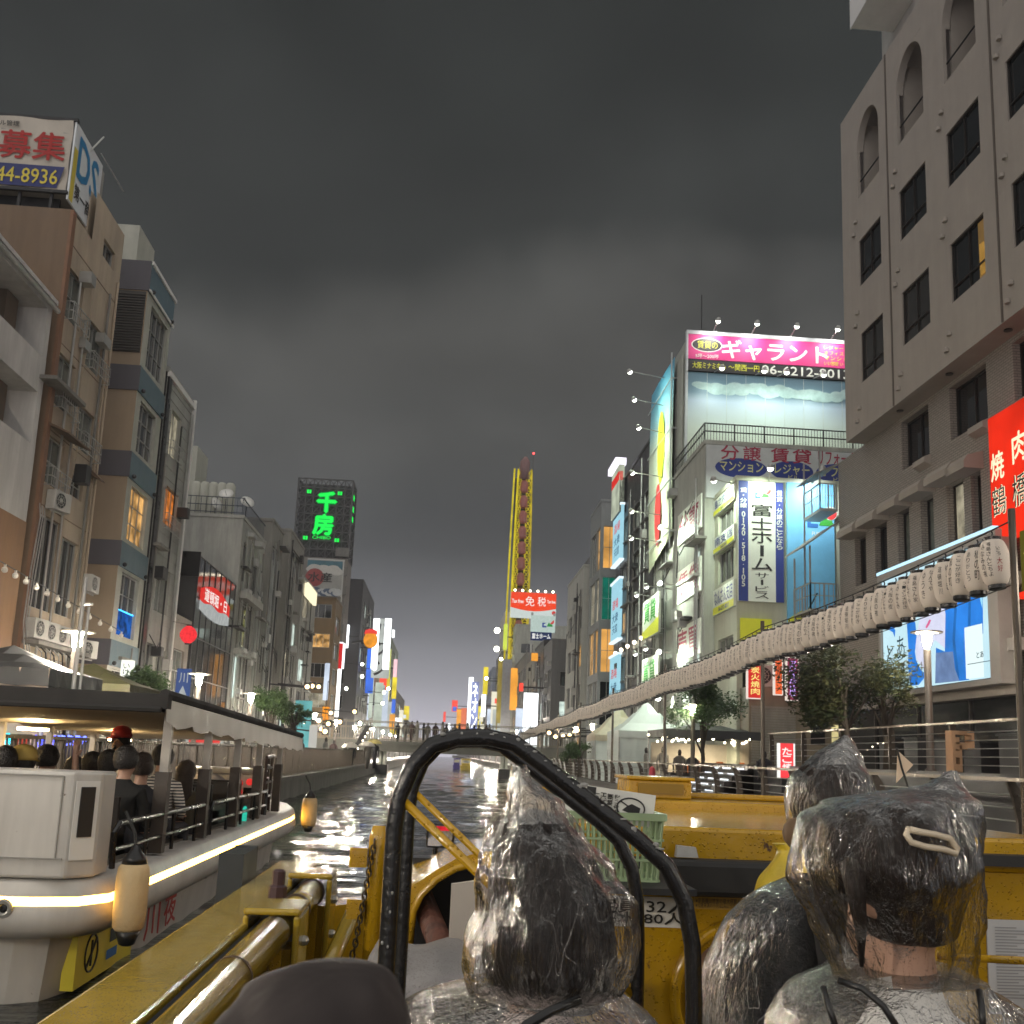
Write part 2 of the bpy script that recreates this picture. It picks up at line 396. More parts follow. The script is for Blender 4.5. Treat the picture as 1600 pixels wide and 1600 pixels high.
vr = N(t, 'ShaderNodeTexVoronoi', ins={'Scale': 14.0}); t.links.new(tcn.outputs['Object'], vr.inputs['Vector'])
rv = ramp(t, [(0, 1.0), (.25, 0.0)]); t.links.new(vr.outputs['Distance'], rv.inputs[0])
bp2 = N(t, 'ShaderNodeBump', ins={'Strength': .25, 'Distance': .015}); t.links.new(rv.outputs[0], bp2.inputs['Height']); t.links.new(bp.outputs[0], bp2.inputs['Normal'])
t.links.new(bp2.outputs[0], b.inputs['Normal'])
me = bpy.data.meshes.new('canal_water'); me.from_pydata(wv, [], wf); me.materials.append(wm); me.polygons.foreach_set('use_smooth', [True]*len(wf)); me.update()
link('canal_water', me, kind='structure')

# ------------------------------------------------------------------ lamps of the promenades
def flood(name, loc, target, power, size=.3, col=(.86, 1.0, .84), spread=150):
    l = bpy.data.lights.new(name, 'AREA'); l.shape = 'DISK'; l.size = size; l.energy = power; l.color = col; l.spread = R(spread)
    o = bpy.data.objects.new(name, l); o.location = loc
    o.rotation_euler = (Vector(target)-Vector(loc)).to_track_quat('-Z', 'Y').to_euler(); COL.objects.link(o); return o
def street_lamp(loc, h, label, power, group):
    t = thing('street_lamp', label, 'street lamp', loc, 0, group)
    p = MB(); p.lathe([(.13, 0), (.13, .05), (.085, .08), (.085, h-.45), (.06, h-.44), (.06, h-.36)], n=14); p.build('pole', mat('lamp_pole', (.10, .085, .07), .4, .2), t, True, local=True)
    s = MB(); s.lathe([(.03, h+.04), (.37, h-.005), (.37, h-.03), (.05, h-.02)], n=24); s.build('lamp_shade', mat('lamp_shade', (.55, .5, .42), .4, .1), t, True, local=True)
    b_ = MB(); b_.lathe([(.075, h-.35), (.085, h-.30), (.11, h-.05), (.10, h-.025)], n=14); b_.build('lamp_glass', emit('lamp_glow_%d' % power, (1.0, .89, .73), power/(math.pi*.18)), t, True, local=True)
    return t
# ================================================================== LEFT BANK
tan = mat('tan_render', (.46, .375, .28), .8, .14, .9, .15, 40, stain=.22)
orange_w = mat('orange_render', (.27, .15, .075), .8, .15, .9, .15, 40, stain=.2)
whitewall = mat('white_render', (.56, .545, .52), .8, .1, .8, .15, 40, stain=.3)
XF = -13.0
def cable(name_parent, pts, r=.02, nm='cable', m=None):
    mb = MB(); mb.tube(pts, r, 6); return mb.build(nm, m or M_wire, name_parent)

# --- white building with deep balconies at the left edge
t = thing('balcony_building', 'white building with deep open balconies above an orange ground storey at the left edge', 'building', (XF-4, 25, .6))
Y0, Y1 = 10.0, 30.5
for a, b in ((15.0, 15.28), (12.25, 13.4), (8.2, 10.6)):
    q = MB(); q.box((XF-9, Y0, a), (XF, Y1, b)); o = q.build('balcony_front' if b < 15 else 'roof_slab', whitewall, t)
q = MB(); q.box((XF-9, Y0, 15.283), (XF+.12, Y1+.08, 15.42)); q.build('roof_edge', whitewall, t)
q = MB(); q.tube([(XF+.14, Y0, 15.1), (XF+.14, Y1+.1, 15.1)], .08, 8); q.build('gutter', M_alu, t)
q = MB()
for a, b in ((13.4, 15.0), (10.6, 12.25), (6.6, 8.2)):
    q.box((XF-9, Y1-.32, a), (XF-.003, Y1-.004, b)); q.box((XF-9, Y0, a), (XF-1.7, Y1-.35, b)); q.box((XF-1.65, 27.1, a+.01), (XF-.9, 27.5, b-.01))
q.build('wall', whitewall, t)
for a, b in ((13.4, 15.0), (10.6, 12.25)): q = MB(); q.box((XF-1.69, 28.9, a), (XF-.7, 29.7, b-.02)); q.build('door_recess', mat('brown_panel', (.12, .09, .065), .7), t)
q = MB(); q.tube([(XF-.5, 20, 7.6), (XF-.5, 29.6, 7.6)], .22, 12); q.build('duct', M_dark, t)
q = MB(); q.box((XF-9, Y0, .6), (XF+.02, Y1, 8.19)); q.build('lower_storey', orange_w, t)
for k, y in enumerate((26.4, 28.4)):
    f = frame_of(-1, XF+.02, 0); window(t, Fr((XF+.2,0,0),(0,1,0),(1,0,0)), (y, y+.55, 3.6, 6.2), M_pane, M_dark, 1, 2)

# --- tan pencil building under the advertising hoarding
Y0, Y1 = 30.95, 35.9
def pxwin(x0, y0, x1, y1, x, X=XF):
    a, b = at(x0, y0, X=X), at(x1, y1, X=X); return (a.y, b.y, b.z, a.z)
LW = []
for (ya, yb, za, zb, pm) in ((31.35, 32.75, 15.35, 17.05, M_pane2), (33.5, 35.1, 14.55, 16.2, M_pane2), (31.35, 32.85, 12.35, 14.1, M_pane2), (33.5, 35.1, 11.6, 13.1, M_pane2),
                             (31.25, 32.7, 9.75, 11.3, M_pane2), (33.6, 34.7, 9.9, 10.75, M_pane), (34.0, 35.2, 18.1, 19.5, M_pane)):
    LW.append((ya, yb, za, zb, pm, 2, 2))
LW.append((31.3, 33.2, 5.75, 8.75, M_pane, 2, 1)); LW.append((33.3, 34.9, 5.8, 8.4, M_pane, 3, 1)); LW.append((31.3, 34.9, 1.9, 4.3, M_warm2, 6, 1))
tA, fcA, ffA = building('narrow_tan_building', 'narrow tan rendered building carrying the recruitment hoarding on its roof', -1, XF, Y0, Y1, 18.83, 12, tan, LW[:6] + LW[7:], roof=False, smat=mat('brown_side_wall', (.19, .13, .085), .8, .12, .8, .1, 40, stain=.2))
q = MB(); wall_holes(q, fcA, 32.9, Y1, 18.83, 20.65, [LW[6]]); q.box((XF-3, 32.9, 18.83), (XF-.2, Y1-.003, 20.65)); q.build('stair_tower', tan, tA)
window(tA, fcA, LW[6], M_pane, M_alu, 2, 1)
for z in (17.8, 14.4, 11.45, 9.0):
    q = MB(); q.box((XF, Y0+.02, z-.012), (XF+.012, Y1-.02, z+.012)); q.build('floor_joint', mat('joint_brown', (.15, .10, .07), .8), tA)
q = MB(); q.box((XF, Y0-.03, .6), (XF+.10, Y0+.25, 18.8)); q.build('corner_pilaster', mat('brown_trim', (.23, .12, .07), .7, stain=.2), tA)
def grille(parent, ya, yb, z0, z1, X, d=.32):
    mb = MB()
    for z in (z0, (z0+z1)/2, z1): mb.tube([(X+.02, ya, z), (X+d, ya, z), (X+d, yb, z), (X+.02, yb, z)], .018, 5)
    n = max(3, int((yb-ya)/.16))
    for i in range(n+1): y = ya+(yb-ya)*i/n; mb.tube([(X+d, y, z0), (X+d, y, z1)], .010, 4)
    return mb.build('window_guard', M_alu, parent)
for (ya, yb, z0, z1) in ((31.3, 32.8, 15.2, 15.8), (33.45, 35.15, 14.4, 15.0), (31.3, 32.9, 12.2, 12.9), (33.45, 35.15, 11.45, 12.1), (31.2, 32.75, 9.6, 10.2)):
    grille(tA, ya, yb, z0, z1, XF)
q = MB(); q.prism([(XF+.005, 31.05, 11.55), (XF+.75, 31.05, 11.25), (XF+.75, 31.05, 11.31), (XF+.005, 31.05, 11.63)], (0, 1.95, 0)); q.build('window_awning', mat('awning_brown', (.13, .085, .055), .6), tA)
q = MB(); q.prism([(XF+.005, 35.1, 11.05), (XF+.4, 35.1, 10.85), (XF+.4, 35.1, 10.9), (XF+.005, 35.1, 11.25)], (0, .5, 0)); q.build('vent_hood', mat('awning_brown', (.13, .085, .055)), tA)
q = MB()
for k, y in enumerate((35.65, 35.35, 33.15)): q.tube([(XF+.06, y, .7), (XF+.06, y, 18.6-(k*3.2))], .035+.012*(k == 0), 7)
q.tube([(XF+.05, 33.2, 17.5), (XF+.12, 33.35, 15.5), (XF+.05, 33.25, 13.6), (XF+.15, 33.4, 11.2), (XF+.05, 33.25, 9.3)], .016, 5); q.build('drain_pipe', tan, tA)
for k in range(3):
    y = 31.05+.16*k; cable(tA, [(XF+.10+.02*k, y, 8.95-.05*k), (XF+.16, y+.05, 8.5), (XF+.12, y-.1+.03*k, 6.8), (XF+.14, y-.2, 5.2), (XF+.2, y+.1*math.sin(k), 4.2), (XF+.1, y-.1, 1.2)], .022, 'wall_cable', M_alu)
random.seed(3)
for k in range(9):
    y = 31.6+.35*k; cable(tA, [(XF+.1, y, 4.75), (XF+.35, y+.3, 4.35+.1*random.random()), (XF+.2, y+.7, 4.6-.3*random.random()), (XF+.15, y+1.0, 4.0)], .02, 'wall_cable', M_wire if k % 2 else M_alu)

# air conditioners
M_ac = mat('ac_casing', (.46, .45, .42), .5, .12, stain=.2)
def make_ac(loc, rz, label, group, big=1.0):
    t = thing('air_conditioner', label, 'air conditioner', loc, rz, group)
    q = MB(); w, d, h = .42*big, .16*big, .31*big
    q.box((-w, -d, 0), (w, d, 2*h)); o = q.build('casing', M_ac, t, local=True); bevel(o, .02)
    q = MB(); c = (-.12*big, -d-.004, h)
    q.add([(c[0]+.25*big*math.cos(a*math.pi/10), c[1], c[2]+.25*big*math.sin(a*math.pi/10)) for a in range(20)], [tuple(range(20))]); f = q.build('fan_opening', M_dark, t, local=True)
    q = MB()
    for r in (.08, .16, .245): q.tube([(c[0]+r*big*math.cos(a*math.pi/8), c[1]-.012, c[2]+r*big*math.sin(a*math.pi/8)) for a in range(17)], .007*big, 4, cap=False)
    for a in range(8): q.bar((c[0], c[1]-.012, c[2]), (c[0]+.245*big*math.cos(a*.785), c[1]-.012, c[2]+.245*big*math.sin(a*.785)), .008*big)
    q.ball((c[0], c[1]-.012, c[2]), .05*big, 8); q.build('fan_guard', M_ac, t, local=True)
    q = MB(); q.bar((-w*.8, 0, -.05), (w*.8, 0, -.05), .04); q.build('bracket', M_alu, t, local=True)
    return t
ac0 = make_ac((XF+.28, 31.55, 4.75), R(84), 'grey outdoor air conditioner in the row on the tan building ledge', 'air conditioners on the tan building ledge')
def ac(loc, rz, label, group=None):
    o = dup(ac0, None, label, group); o.location = loc; o.rotation_euler = (0, 0, rz)
    if not group and 'group' in o: del o['group']
    return o
for k in range(1, 4): ac((XF+.28, 31.55+.92*k, 4.75), R(84), 'grey outdoor air conditioner in the row on the tan building ledge', 'air conditioners on the tan building ledge')
ac((XF+.35, 35.75, 4.55), R(70), 'grey air conditioner at the far end past the tan building ledge')
ac((XF+.3, 32.0, 8.93), R(75), 'single grey air conditioner hung under the awning window of the tan building')
q = MB(); q.box((XF, 31.0, 4.55), (XF+.6, 35.6, 4.67)); q.build('ac_ledge', M_conc, tA)
ac((XF+.2, 35.95, 6.9), R(90), 'pale meter box like air conditioner on the tan building far corner')
for k in range(5): ac((XF+.3, 39.6+.62*k, 3.55), R(80), 'small air conditioner in the crowded row under the blue banded building', 'air conditioners under the blue banded building')
for k in range(4): ac((XF+.3, 43.4+.95*k, 3.5), R(80), 'dark air conditioner in the row at the foot of the grey sided building', 'air conditioners at the foot of the grey building')

# --- hoarding on the tan building
t = thing('rooftop_hoarding', 'rooftop hoarding with big red characters over a navy band and white blue lettered side', 'billboard', (XF-3, 31, 18.9))
bz0, bz1 = 19.55, 22.1
yb = 31.15
f1 = front_of(yb); f2 = frame_of(-1, XF-.30, 0)
M_cloth = mat('banner_cloth', (.50, .45, .38), .7, .1, 1.2, .5, 4, stain=.15); M_bred = mat('sign_red', (.34, .015, .012), .6, .15)
M_navy = mat('sign_navy', (.02, .028, .13), .5, .15); M_yel = mat('sign_yellow', (.62, .50, .06), .5, .15); M_bblue = mat('sign_blue', (.02, .20, .42), .4, .1); M_ink = mat('sign_black', (.015, .015, .016), .5, .1)
q = MB(); q.box((XF-9, yb+.02, bz0), (XF-.33, yb+3.0, bz1)); q.build('box_body', mat('grey_panel', (.28, .27, .25), .7), t)
q = MB(); P = []; nn = 30; vv = 12
for j in range(vv+1):
    for i in range(nn+1):
        u = XF-9+ (8.67)*i/nn; P.append((u, yb-.03-.035*math.sin(u*3.1+j*.9)-.02*math.sin(j*1.7), bz0+(bz1-bz0)*j/vv))
q.add(P, [(j*(nn+1)+i, j*(nn+1)+i+1, (j+1)*(nn+1)+i+1, (j+1)*(nn+1)+i) for j in range(vv) for i in range(nn)]); q.build('banner', M_cloth, t, True)
q = MB(); q.add([f1.p(XF-9, bz0+.05, .1), f1.p(XF-.6, bz0+.05, .1), f1.p(XF-.42, bz0+.82, .1), f1.p(XF-9, bz0+.82, .1)], [(0,1,2,3)]); q.build('navy_band', M_navy, t)
q = MB(); put_text(q, f1, '募集', XF-2.62, XF-.47, bz0+1.02, bz0+2.02, .105, 0, .03, keep=False); q.build('red_lettering', M_bred, t); q = MB(); put_text(q, f1, 'アルバイト', XF-8.6, XF-2.9, bz0+1.02, bz0+2.0, .105, 0, .03, keep=False); q.build('red_lettering', M_bred, t)
q = MB(); put_text(q, f1, '06-6944-8936', XF-3.95, XF-.6, bz0+.16, bz0+.68, .12, 0, .02, keep=False); q.build('phone_number', M_yel, t)
q = MB(); put_text(q, f1, '経営・ビル管理', XF-3.6, XF-2.0, bz0+2.16, bz0+2.36, .105); q.build('small_lettering', M_ink, t)
q = MB(); slab(q, f2, yb, yb+2.55, bz0-.25, bz1+.02, .0, .06); q.build('side_panel', mat('sign_white', (.66, .69, .70), .5, .05), t)
q = MB(); rect(q, f2, yb+.05, yb+.36, bz0-.2, bz0+1.7, .065); q.build('yellow_strip', M_yel, t)
q = MB(); put_text(q, f2, 'DS', yb+.42, yb+2.25, bz0+.85, bz0+2.3, .07, 0, .05, keep=False); q.build('blue_lettering', M_bblue, t)
q = MB(); put_text(q, f2, '第一商事', yb+.4, yb+2.35, bz0+.05, bz0+.6, .07, 0, .03, keep=False); q.build('company_lettering', M_ink, t)
q = MB()
for i in range(9): x = XF-9+i*1.02; q.box((x, yb+.03, 18.84), (x+.09, yb+.13, bz0))
q.box((XF-9, yb+.5, 18.84), (XF-.7, yb+.6, bz0)); q.box((XF-9, yb-.1, bz0-.1), (XF-.25, yb+.02, bz0)); q.box((XF-9, yb-.05, bz1), (XF-.2, yb+.1, bz1+.1)); q.build('support_frame', M_dark, t)
q = MB(); q.tube([(XF-.3, yb+1.3, bz1-.3), (XF+.05, yb+1.6, bz1+.55)], .03, 6); q.tube([(XF-.1, yb+1.9, bz1+.1), (XF+.35, yb+3.2, bz1-.55)], .022, 6); q.build('lamp_arm', M_alu, t)

# --- blue banded building
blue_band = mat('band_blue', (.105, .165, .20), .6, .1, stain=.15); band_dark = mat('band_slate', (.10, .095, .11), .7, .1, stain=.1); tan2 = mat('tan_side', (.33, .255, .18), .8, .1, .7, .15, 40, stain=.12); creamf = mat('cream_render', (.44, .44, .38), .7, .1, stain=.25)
Y0, Y1 = 39.15, 42.65
bands = [(20.0, 21.29), (15.7, 16.75), (12.1, 13.15), (8.5, 9.5), (4.6, 5.6)]
H = []
zs = [(13.35, 15.5, M_pane), (9.7, 11.9, M_warm), (5.85, 8.35, M_pane), (2.2, 4.5, M_pane)]
H = [(39.75, 42.0, a, b, pm, 3, 3) for a, b, pm in zs]; H.insert(0, (39.85, 42.3, 17.0, 19.7, M_pane, 4, 3))
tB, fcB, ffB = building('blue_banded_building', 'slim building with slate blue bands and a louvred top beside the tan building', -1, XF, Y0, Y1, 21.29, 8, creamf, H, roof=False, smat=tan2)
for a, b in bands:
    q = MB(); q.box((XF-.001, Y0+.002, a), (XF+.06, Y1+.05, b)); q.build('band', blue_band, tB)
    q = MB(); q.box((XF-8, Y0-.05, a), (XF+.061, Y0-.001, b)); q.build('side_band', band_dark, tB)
    q = MB()
    for y in (Y0+.35, Y1-.3): q.ball((XF+.14, y, a+.1), .09, 8)
    q.ball((XF-1.3, Y0-.15, (a+b)/2), .09, 8); q.build('wall_lamp', M_dark, tB)
q = MB(); q.box((XF+.06, Y0, 21.15), (XF+.14, Y1+.1, 21.3)); q.box((XF+.06, Y0, 19.98), (XF+.12, Y1+.1, 20.08)); q.build('trim', M_white, tB)
q = MB()
for k in range(22): q.box((XF-1.9, Y0-.09, 17.35+k*.115), (XF-.05, Y0-.02, 17.35+k*.115+.06))
q.box((XF-1.9, Y0-.02, 17.3), (XF-.05, Y0-.002, 19.95)); q.build('louvre', mat('louvre_dark', (.06, .055, .05), .6), tB)
q = MB(); q.box((XF-3.4, Y0+1, 21.29), (XF-.95, Y0+3.2, 23.4)); q.build('roof_house', creamf, tB)
q = MB(); q.box((XF+.002, 40.0, 6.75-.7), (XF+.03, 41.8, 6.45)); 
q = MB(); q.box((XF-.15, 39.8, 5.9), (XF-.12, 41.95, 6.9)); q.build('blue_neon_glass', emit('neon_blue', (.03, .22, .9), .55, .8, 3), tB)
q = MB(); q.tube([(XF-.1, 39.8, 6.88), (XF-.1, 41.95, 6.88)], .03, 6); q.build('neon_tube', emit('neon_blue_tube', (.05, .4, 1.0), 3.0), tB)

# --- grey sided building
siding = mat('grey_siding', (.36, .36, .33), .7, .1, .8, .1, 30, stain=.28)
Y0, Y1 = 42.9, 47.5
H = [(44.1, 45.7, 14.6, 16.7, M_warm2, 2, 1), (44.4, 46.5, 11.3, 13.2, emit('window_amber', (1.0, .30, .05), .8, .8, 2.5), 3, 1), (44.3, 46.4, 7.3, 9.6, M_pane2, 2, 1), (43.6, 44.9, 3.7, 6.0, M_pane, 2, 1), (45.5, 46.8, 3.7, 5.9, M_warm2, 2, 1), (44.0, 46.6, 1.0, 2.9, M_pane, 3, 1)]
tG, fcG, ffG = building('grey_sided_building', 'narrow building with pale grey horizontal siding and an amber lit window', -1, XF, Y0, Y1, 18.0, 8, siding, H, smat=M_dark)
q = MB()
for k in range(34):
    z = 1.0+k*.5
    segs = [(Y0+.03, Y1-.03)]
    for h in H:
        if h[2]-.02 < z+.2 < h[3]+.02:
            segs = [s2 for (a, b) in segs for s2 in ((a, min(b, h[0]-.03)), (max(a, h[1]+.03), b)) if s2[1]-s2[0] > .05]
    for a, b in segs: q.prism([(XF+.002, a, z), (XF+.028, a, z), (XF+.008, a, z+.48), (XF+.002, a, z+.48)], (0, b-a, 0))
q.build('siding_board', siding, tG, kind='stuff')
q = MB(); q.box((XF-.0, Y1-.14, .7), (XF+.16, Y1+.02, 18.3)); q.box((XF, Y0+.02, 17.8), (XF+.14, Y1, 18.05)); q.build('edge_trim', M_white, tG)
q = MB()
for k, y in enumerate((46.95, 47.2)): q.tube([(XF+.12, y, .8), (XF+.12, y, 17.5)], .045, 6)
q.build('drain_pipe', M_alu, tG)
q = MB(); q.box((XF+.02, Y0+.05, .7), (XF+.10, Y0+.5, 17.9)); q.build('dark_strip', M_black, tG)
for (ya, yb, z0, z1) in ((44.05, 45.75, 14.5, 15.2), (44.3, 46.6, 11.2, 11.9)): grille(tG, ya, yb, z0, z1, XF, .22)

# --- low pale house and red lantern
H = [(48.3, 50.2, 3.2, 6.2, M_pane2, 2, 3)]
tS, f_, _ = building('low_pale_house', 'low weathered pale house squeezed beside the dark glass building', -1, XF, 47.8, 50.9, 7.6, 7, mat('pink_render', (.34, .29, .25), .8, .15, stain=.35), H)
t = thing('red_lantern', 'large round red paper lantern glowing in front of the low pale house', 'lantern', at(293, 1006, X=XF+1.2))
q = MB(); n = 26; q.lathe([(.15, 0)] + [((.62*math.sin(math.pi*(.08+.84*i/n))**.6)*(1-.035*(i % 2)), .1+1.15*i/n) for i in range(n+1)] + [(.15, 1.36)], n=24); q.build('paper_body', emit('lantern_red', (1.0, .04, .05), 1.1, .45, 6), t, True, local=True)
q = MB(); q.lathe([(.2, 1.25), (.2, 1.42)], n=14); q.lathe([(.2, -.05), (.2, .1)], n=14); q.bar((0, 0, 1.4), (-1.2, 0, 1.6), .03); q.build('ring', M_black, t, local=True); t.scale = (.62, .62, .62)

# --- dark glass building with tilted curtain wall
Y0, Y1 = 51.3, 60.5
t = thing('dark_glass_building', 'dark glass fronted building reflecting a red and white sign', 'building', (XF-3, 55, .6))
q = MB(); q.box((XF-7, Y0, .6), (XF-.05, Y1, 11.4)); q.build('wall', mat('dark_panel', (.04, .04, .042), .5), t)
M_glw = mat('curtain_glass', (.035, .036, .038), .05, .2, .4, spec=1.0)
nu, nv = 7, 5
for i in range(nu):
    for j in range(nv):
        a = Y0+(Y1-Y0)*i/nu; b = Y0+(Y1-Y0)*(i+1)/nu; c = .9+10.4*j/nv; e = .9+10.4*(j+1)/nv
        q = MB(); q.box((XF-.04, a+.03, c+.03), (XF+.01+random.random()*.004, b-.03, e-.03)); q.build('pane', M_glw, t)
q = MB()
for i in range(nu+1): y = Y0+(Y1-Y0)*i/nu; q.box((XF-.045, y-.025, .9), (XF+.05, y+.025, 11.3))
for j in range(nv+1): z = .9+10.4*j/nv; q.box((XF-.046, Y0, z-.03), (XF+.045, Y1, z+.03))
q.build('mullion', M_dark, t)
q = MB(); q.box((XF-7, Y0-.12, 10.2), (XF+.1, Y0-.002, 11.5)); q.build('top_band', M_black, t)
ts = thing('red_sign_reflection', 'red and white curved sign reflection painted as a glowing panel on the dark glass', 'sign', (XF+.1, 54.5, 8.2))  # the sign's reflection in the glass, built as a glowing panel
fs = frame_of(-1, XF+.06, 0); q = MB(); nn = 16; P = []
for i in range(nn+1):
    s_ = i/nn; P.append((52.0+7.2*s_, 9.75+.5*math.sin(math.pi*s_)))
q.add([fs.p(u, v, 0) for u, v in P]+[fs.p(u, 9.15-.08*math.sin(i*.8), 0) for i, (u, v) in reversed(list(enumerate(P)))], [tuple(range(2*nn+2))]); q.build('red_field', emit('sign_red_lit', (.95, .05, .04), .75, .2), ts)
q = MB(); q.add([fs.p(u, 9.15-.08*math.sin(i*.8), -.002) for i, (u, v) in enumerate(P)]+[fs.p(u, 8.65-.25*math.sin(math.pi*i/nn), -.002) for i, (u, v) in reversed(list(enumerate(P)))], [tuple(range(2*nn+2))]); q.build('white_field', emit('sign_white_soft', (.8, .84, .82), .5, .2), ts)
q = MB(); put_text(q, fs, '道頓堀・日', 52.9, 58.3, 9.25, 9.95, .012, 0, .02, keep=False); q.build('lettering', emit('sign_white_lit', (1, 1, .95), .95), ts)
ts = thing('shop_sign', 'white lit shop sign with blue and red lettering on the glass building', 'sign', (XF+.3, 53, 1.9)); fs = front_of(51.6)
q = MB(); slab(q, fs, XF+.15, XF+1.95, 1.75, 3.15, 0, .15); q.build('panel', emit('sign_pale_lit', (.66, .72, .64), .55), ts)
q = MB(); put_text(q, fs, 'くじら', XF+.4, XF+1.7, 2.05, 2.75, .16, 0, .03, keep=False); q.build('lettering', M_bblue, ts)
q = MB(); put_text(q, fs, '串かつ', XF+.5, XF+1.5, 2.8, 3.08, .16, 0, .03, keep=False); rect(q, fs, XF+.3, XF+1.85, 1.8, 1.95, .16); q.build('red_lettering', emit('sign_red_lit', (.95, .05, .04), .75), ts)
t = thing('blue_banner_sign', 'tall blue vertical banner sign with a white wave emblem on the promenade', 'sign', (-9.2, 36, .6))
fs = front_of(36.0); q = MB(); slab(q, fs, -9.5, -9.0, 2.4, 4.35, 0, .06); q.build('panel', emit('sign_blue_dim', (.06, .11, .30), .7), t)
q = MB()
for k in range(4): q.add([fs.p(-9.45+.4*i/8, 2.35+.17*k+.05*math.sin(i*1.57), .07) for i in range(9)]+[fs.p(-9.45+.4*i/8, 2.41+.17*k+.05*math.sin(i*1.57), .07) for i in reversed(range(9))], [tuple(range(18))])
q.add([fs.p(-9.45, 3.3, .07), fs.p(-9.05, 3.3, .07), fs.p(-9.25, 3.75, .07)], [(0,1,2)]); put_text(q, fs, '川', -9.4, -9.1, 3.85, 4.2, .07); q.build('emblem', emit('sign_white_soft', (.8, .84, .82), .5), t)
q = MB(); q.tube([(-9.25, 36.05, .6), (-9.25, 36.05, 2.05)], .05, 8); q.build('pole', M_dark, t)

# --- white building with roof gear
wgrey = mat('weathered_white', (.40, .395, .36), .8, .12, .8, .15, 30, stain=.4)
Y0, Y1 = 61.0, 68.8
H = [(61.8, 63.3, 11.9, 14.3, M_pane, 1, 1), (64.4, 67.4, 11.7, 13.9, M_pane2, 3, 1), (61.9, 66.6, 7.9, 10.6, M_pane, 4, 1), (61.7, 63.4, 4.6, 7.2, M_cool, 2, 1), (64.1, 66.9, 4.6, 7.2, M_pane2, 3, 1), (61.8, 63.2, 1.5, 3.6, M_pane, 2, 1), (64.2, 67.0, 1.5, 3.6, M_warm2, 2, 1)]
tW, fcW, ffW = building('weathered_white_building', 'weathered white building with roof railing and dishes behind the dark glass building', -1, XF, Y0, Y1, 15.6, 13, wgrey, H)
q = MB()
for k, y in enumerate((62.2, 63.7, 67.3, 67.7, 68.1, 68.5)): q.tube([(XF+.12, y, 1.2), (XF+.12, y, 15.2-.6*k)], .05, 6)
for z in (14.9, 11.3, 7.6): q.box((XF, 62.2, z-.16), (XF+.5, 63.2, z+.1)); q.box((XF, 65.0, z-.2), (XF+.55, 66.0, z+.15))
q.build('pipe', M_alu, tW)
q = MB(); q.box((XF+.003, 61.5, 10.7), (XF+.55, 67.0, 11.15)); q.box((XF+.003, 61.4, 7.25), (XF+.4, 67.0, 7.6)); q.build('canopy', wgrey, tW)
q = MB(); zt = 15.82
for k in range(40): x = XF-12.6+k*.32; q.bar((x, Y0+.1, zt), (x, Y0+.1, zt+1.1), .03)
for z in (.15, .6, 1.1): q.bar((XF-12.7, Y0+.1, zt+z), (XF, Y0+.1, zt+z), .05)
for k in range(20): y = Y0+.1+k*.38; q.bar((XF-.1, y, zt), (XF-.1, y, zt+1.1), .03)
q.bar((XF-.1, Y0+.1, zt+1.1), (XF-.1, Y1, zt+1.1), .05); q.build('roof_railing', mat('railing_navy', (.05, .06, .08), .6), tW)
t = thing('water_tank_tower', 'cream stair tower with rounded water tanks behind the roof railing', 'rooftop tank', (XF-5, 66, 15.6))
q = MB(); q.box((XF-9.5, 66, 15.6), (XF-4.5, 69, 21.6)); q.build('tower', creamf, t)
q = MB(); q.lathe([(.2, 0), (.95, .15), (1.0, .3), (1.0, 1.9), (.9, 2.05), (.2, 2.2)], (XF-6.4, 67.2, 21.6), 18); q.build('tank', creamf, t, True)
q = MB()
for k in range(5): q.lathe([(.34, 0), (.34, 2.5), (.2, 2.7)], (XF-4.1+.55*k, 65.2, 16.2), 12)
q.build('tank_cylinder', creamf, t, True)
for i, (x, y, z, lb) in enumerate(((XF-1.5, 62.5, 17.1, 'white satellite dish tilted up highest on the white building roof'), (XF-.4, 63.5, 16.9, 'white satellite dish at the roof corner facing the canal'), (XF-2.3, 63.2, 16.6, 'smaller satellite dish half behind the roof railing'))):
    t = thing('satellite_dish', lb, 'satellite dish', (x, y, z)); q = MB()
    M = Matrix.Translation((x, y, z+.3)) @ Matrix.Rotation(R(55), 4, 'X') @ Matrix.Rotation(R(25*i), 4, 'Y')
    L = MB(); L.lathe([(.02, 0), (.25, .04), (.45, .14), (.46, .15), (.02, .01)], n=18); L.v = [tuple(M @ Vector(p)) for p in L.v]; L.build('dish', M_white, t, True)
    q.bar((x, y, z-1.0), (x, y, z+.3), .05); q.bar((x, y, z+.3), (x, y-.4, z+.5), .02); q.build('mount', M_dark, t)

# --- grey middle buildings
gr1 = mat('grey_render_dark', (.17, .165, .15), .8, .15, .7, .15, 30, stain=.4); gr2 = mat('grey_render_mid', (.26, .25, .225), .8, .15, .7, .15, 30, stain=.4)
H = [(69.6, 71.0, 3+3*k, 4.6+3*k, M_pane, 2, 1) for k in range(1, 2)] + [(72.0, 76.0, 3.2+2.6*k, 4.9+2.6*k, M_pane, 3, 1) for k in range(0, 3)]
building('dark_low_building', 'low dark grey building with an overhanging black upper storey', -1, XF, 69.2, 72.5, 10.4, 9, gr1, [(70, 71.8, 7.0, 9.4, M_pane2, 2, 1), (70, 71.8, 3.6, 5.8, M_pane, 2, 1)])
H = [(73.4, 76.2, 3+2.9*k, 4.9+2.9*k, M_pane, 3, 1) for k in range(5)]
building('grey_office_block', 'plain grey office block with a balcony door behind the low dark building', -1, XF-.3, 72.8, 77.6, 18.2, 12, gr2, H, [(XF-4.3, XF-2.2, 12.6, 14.6, M_pane, 3, 1), (XF-4.3, XF-2.2, 16.0, 17.2, M_pane, 2, 1)])
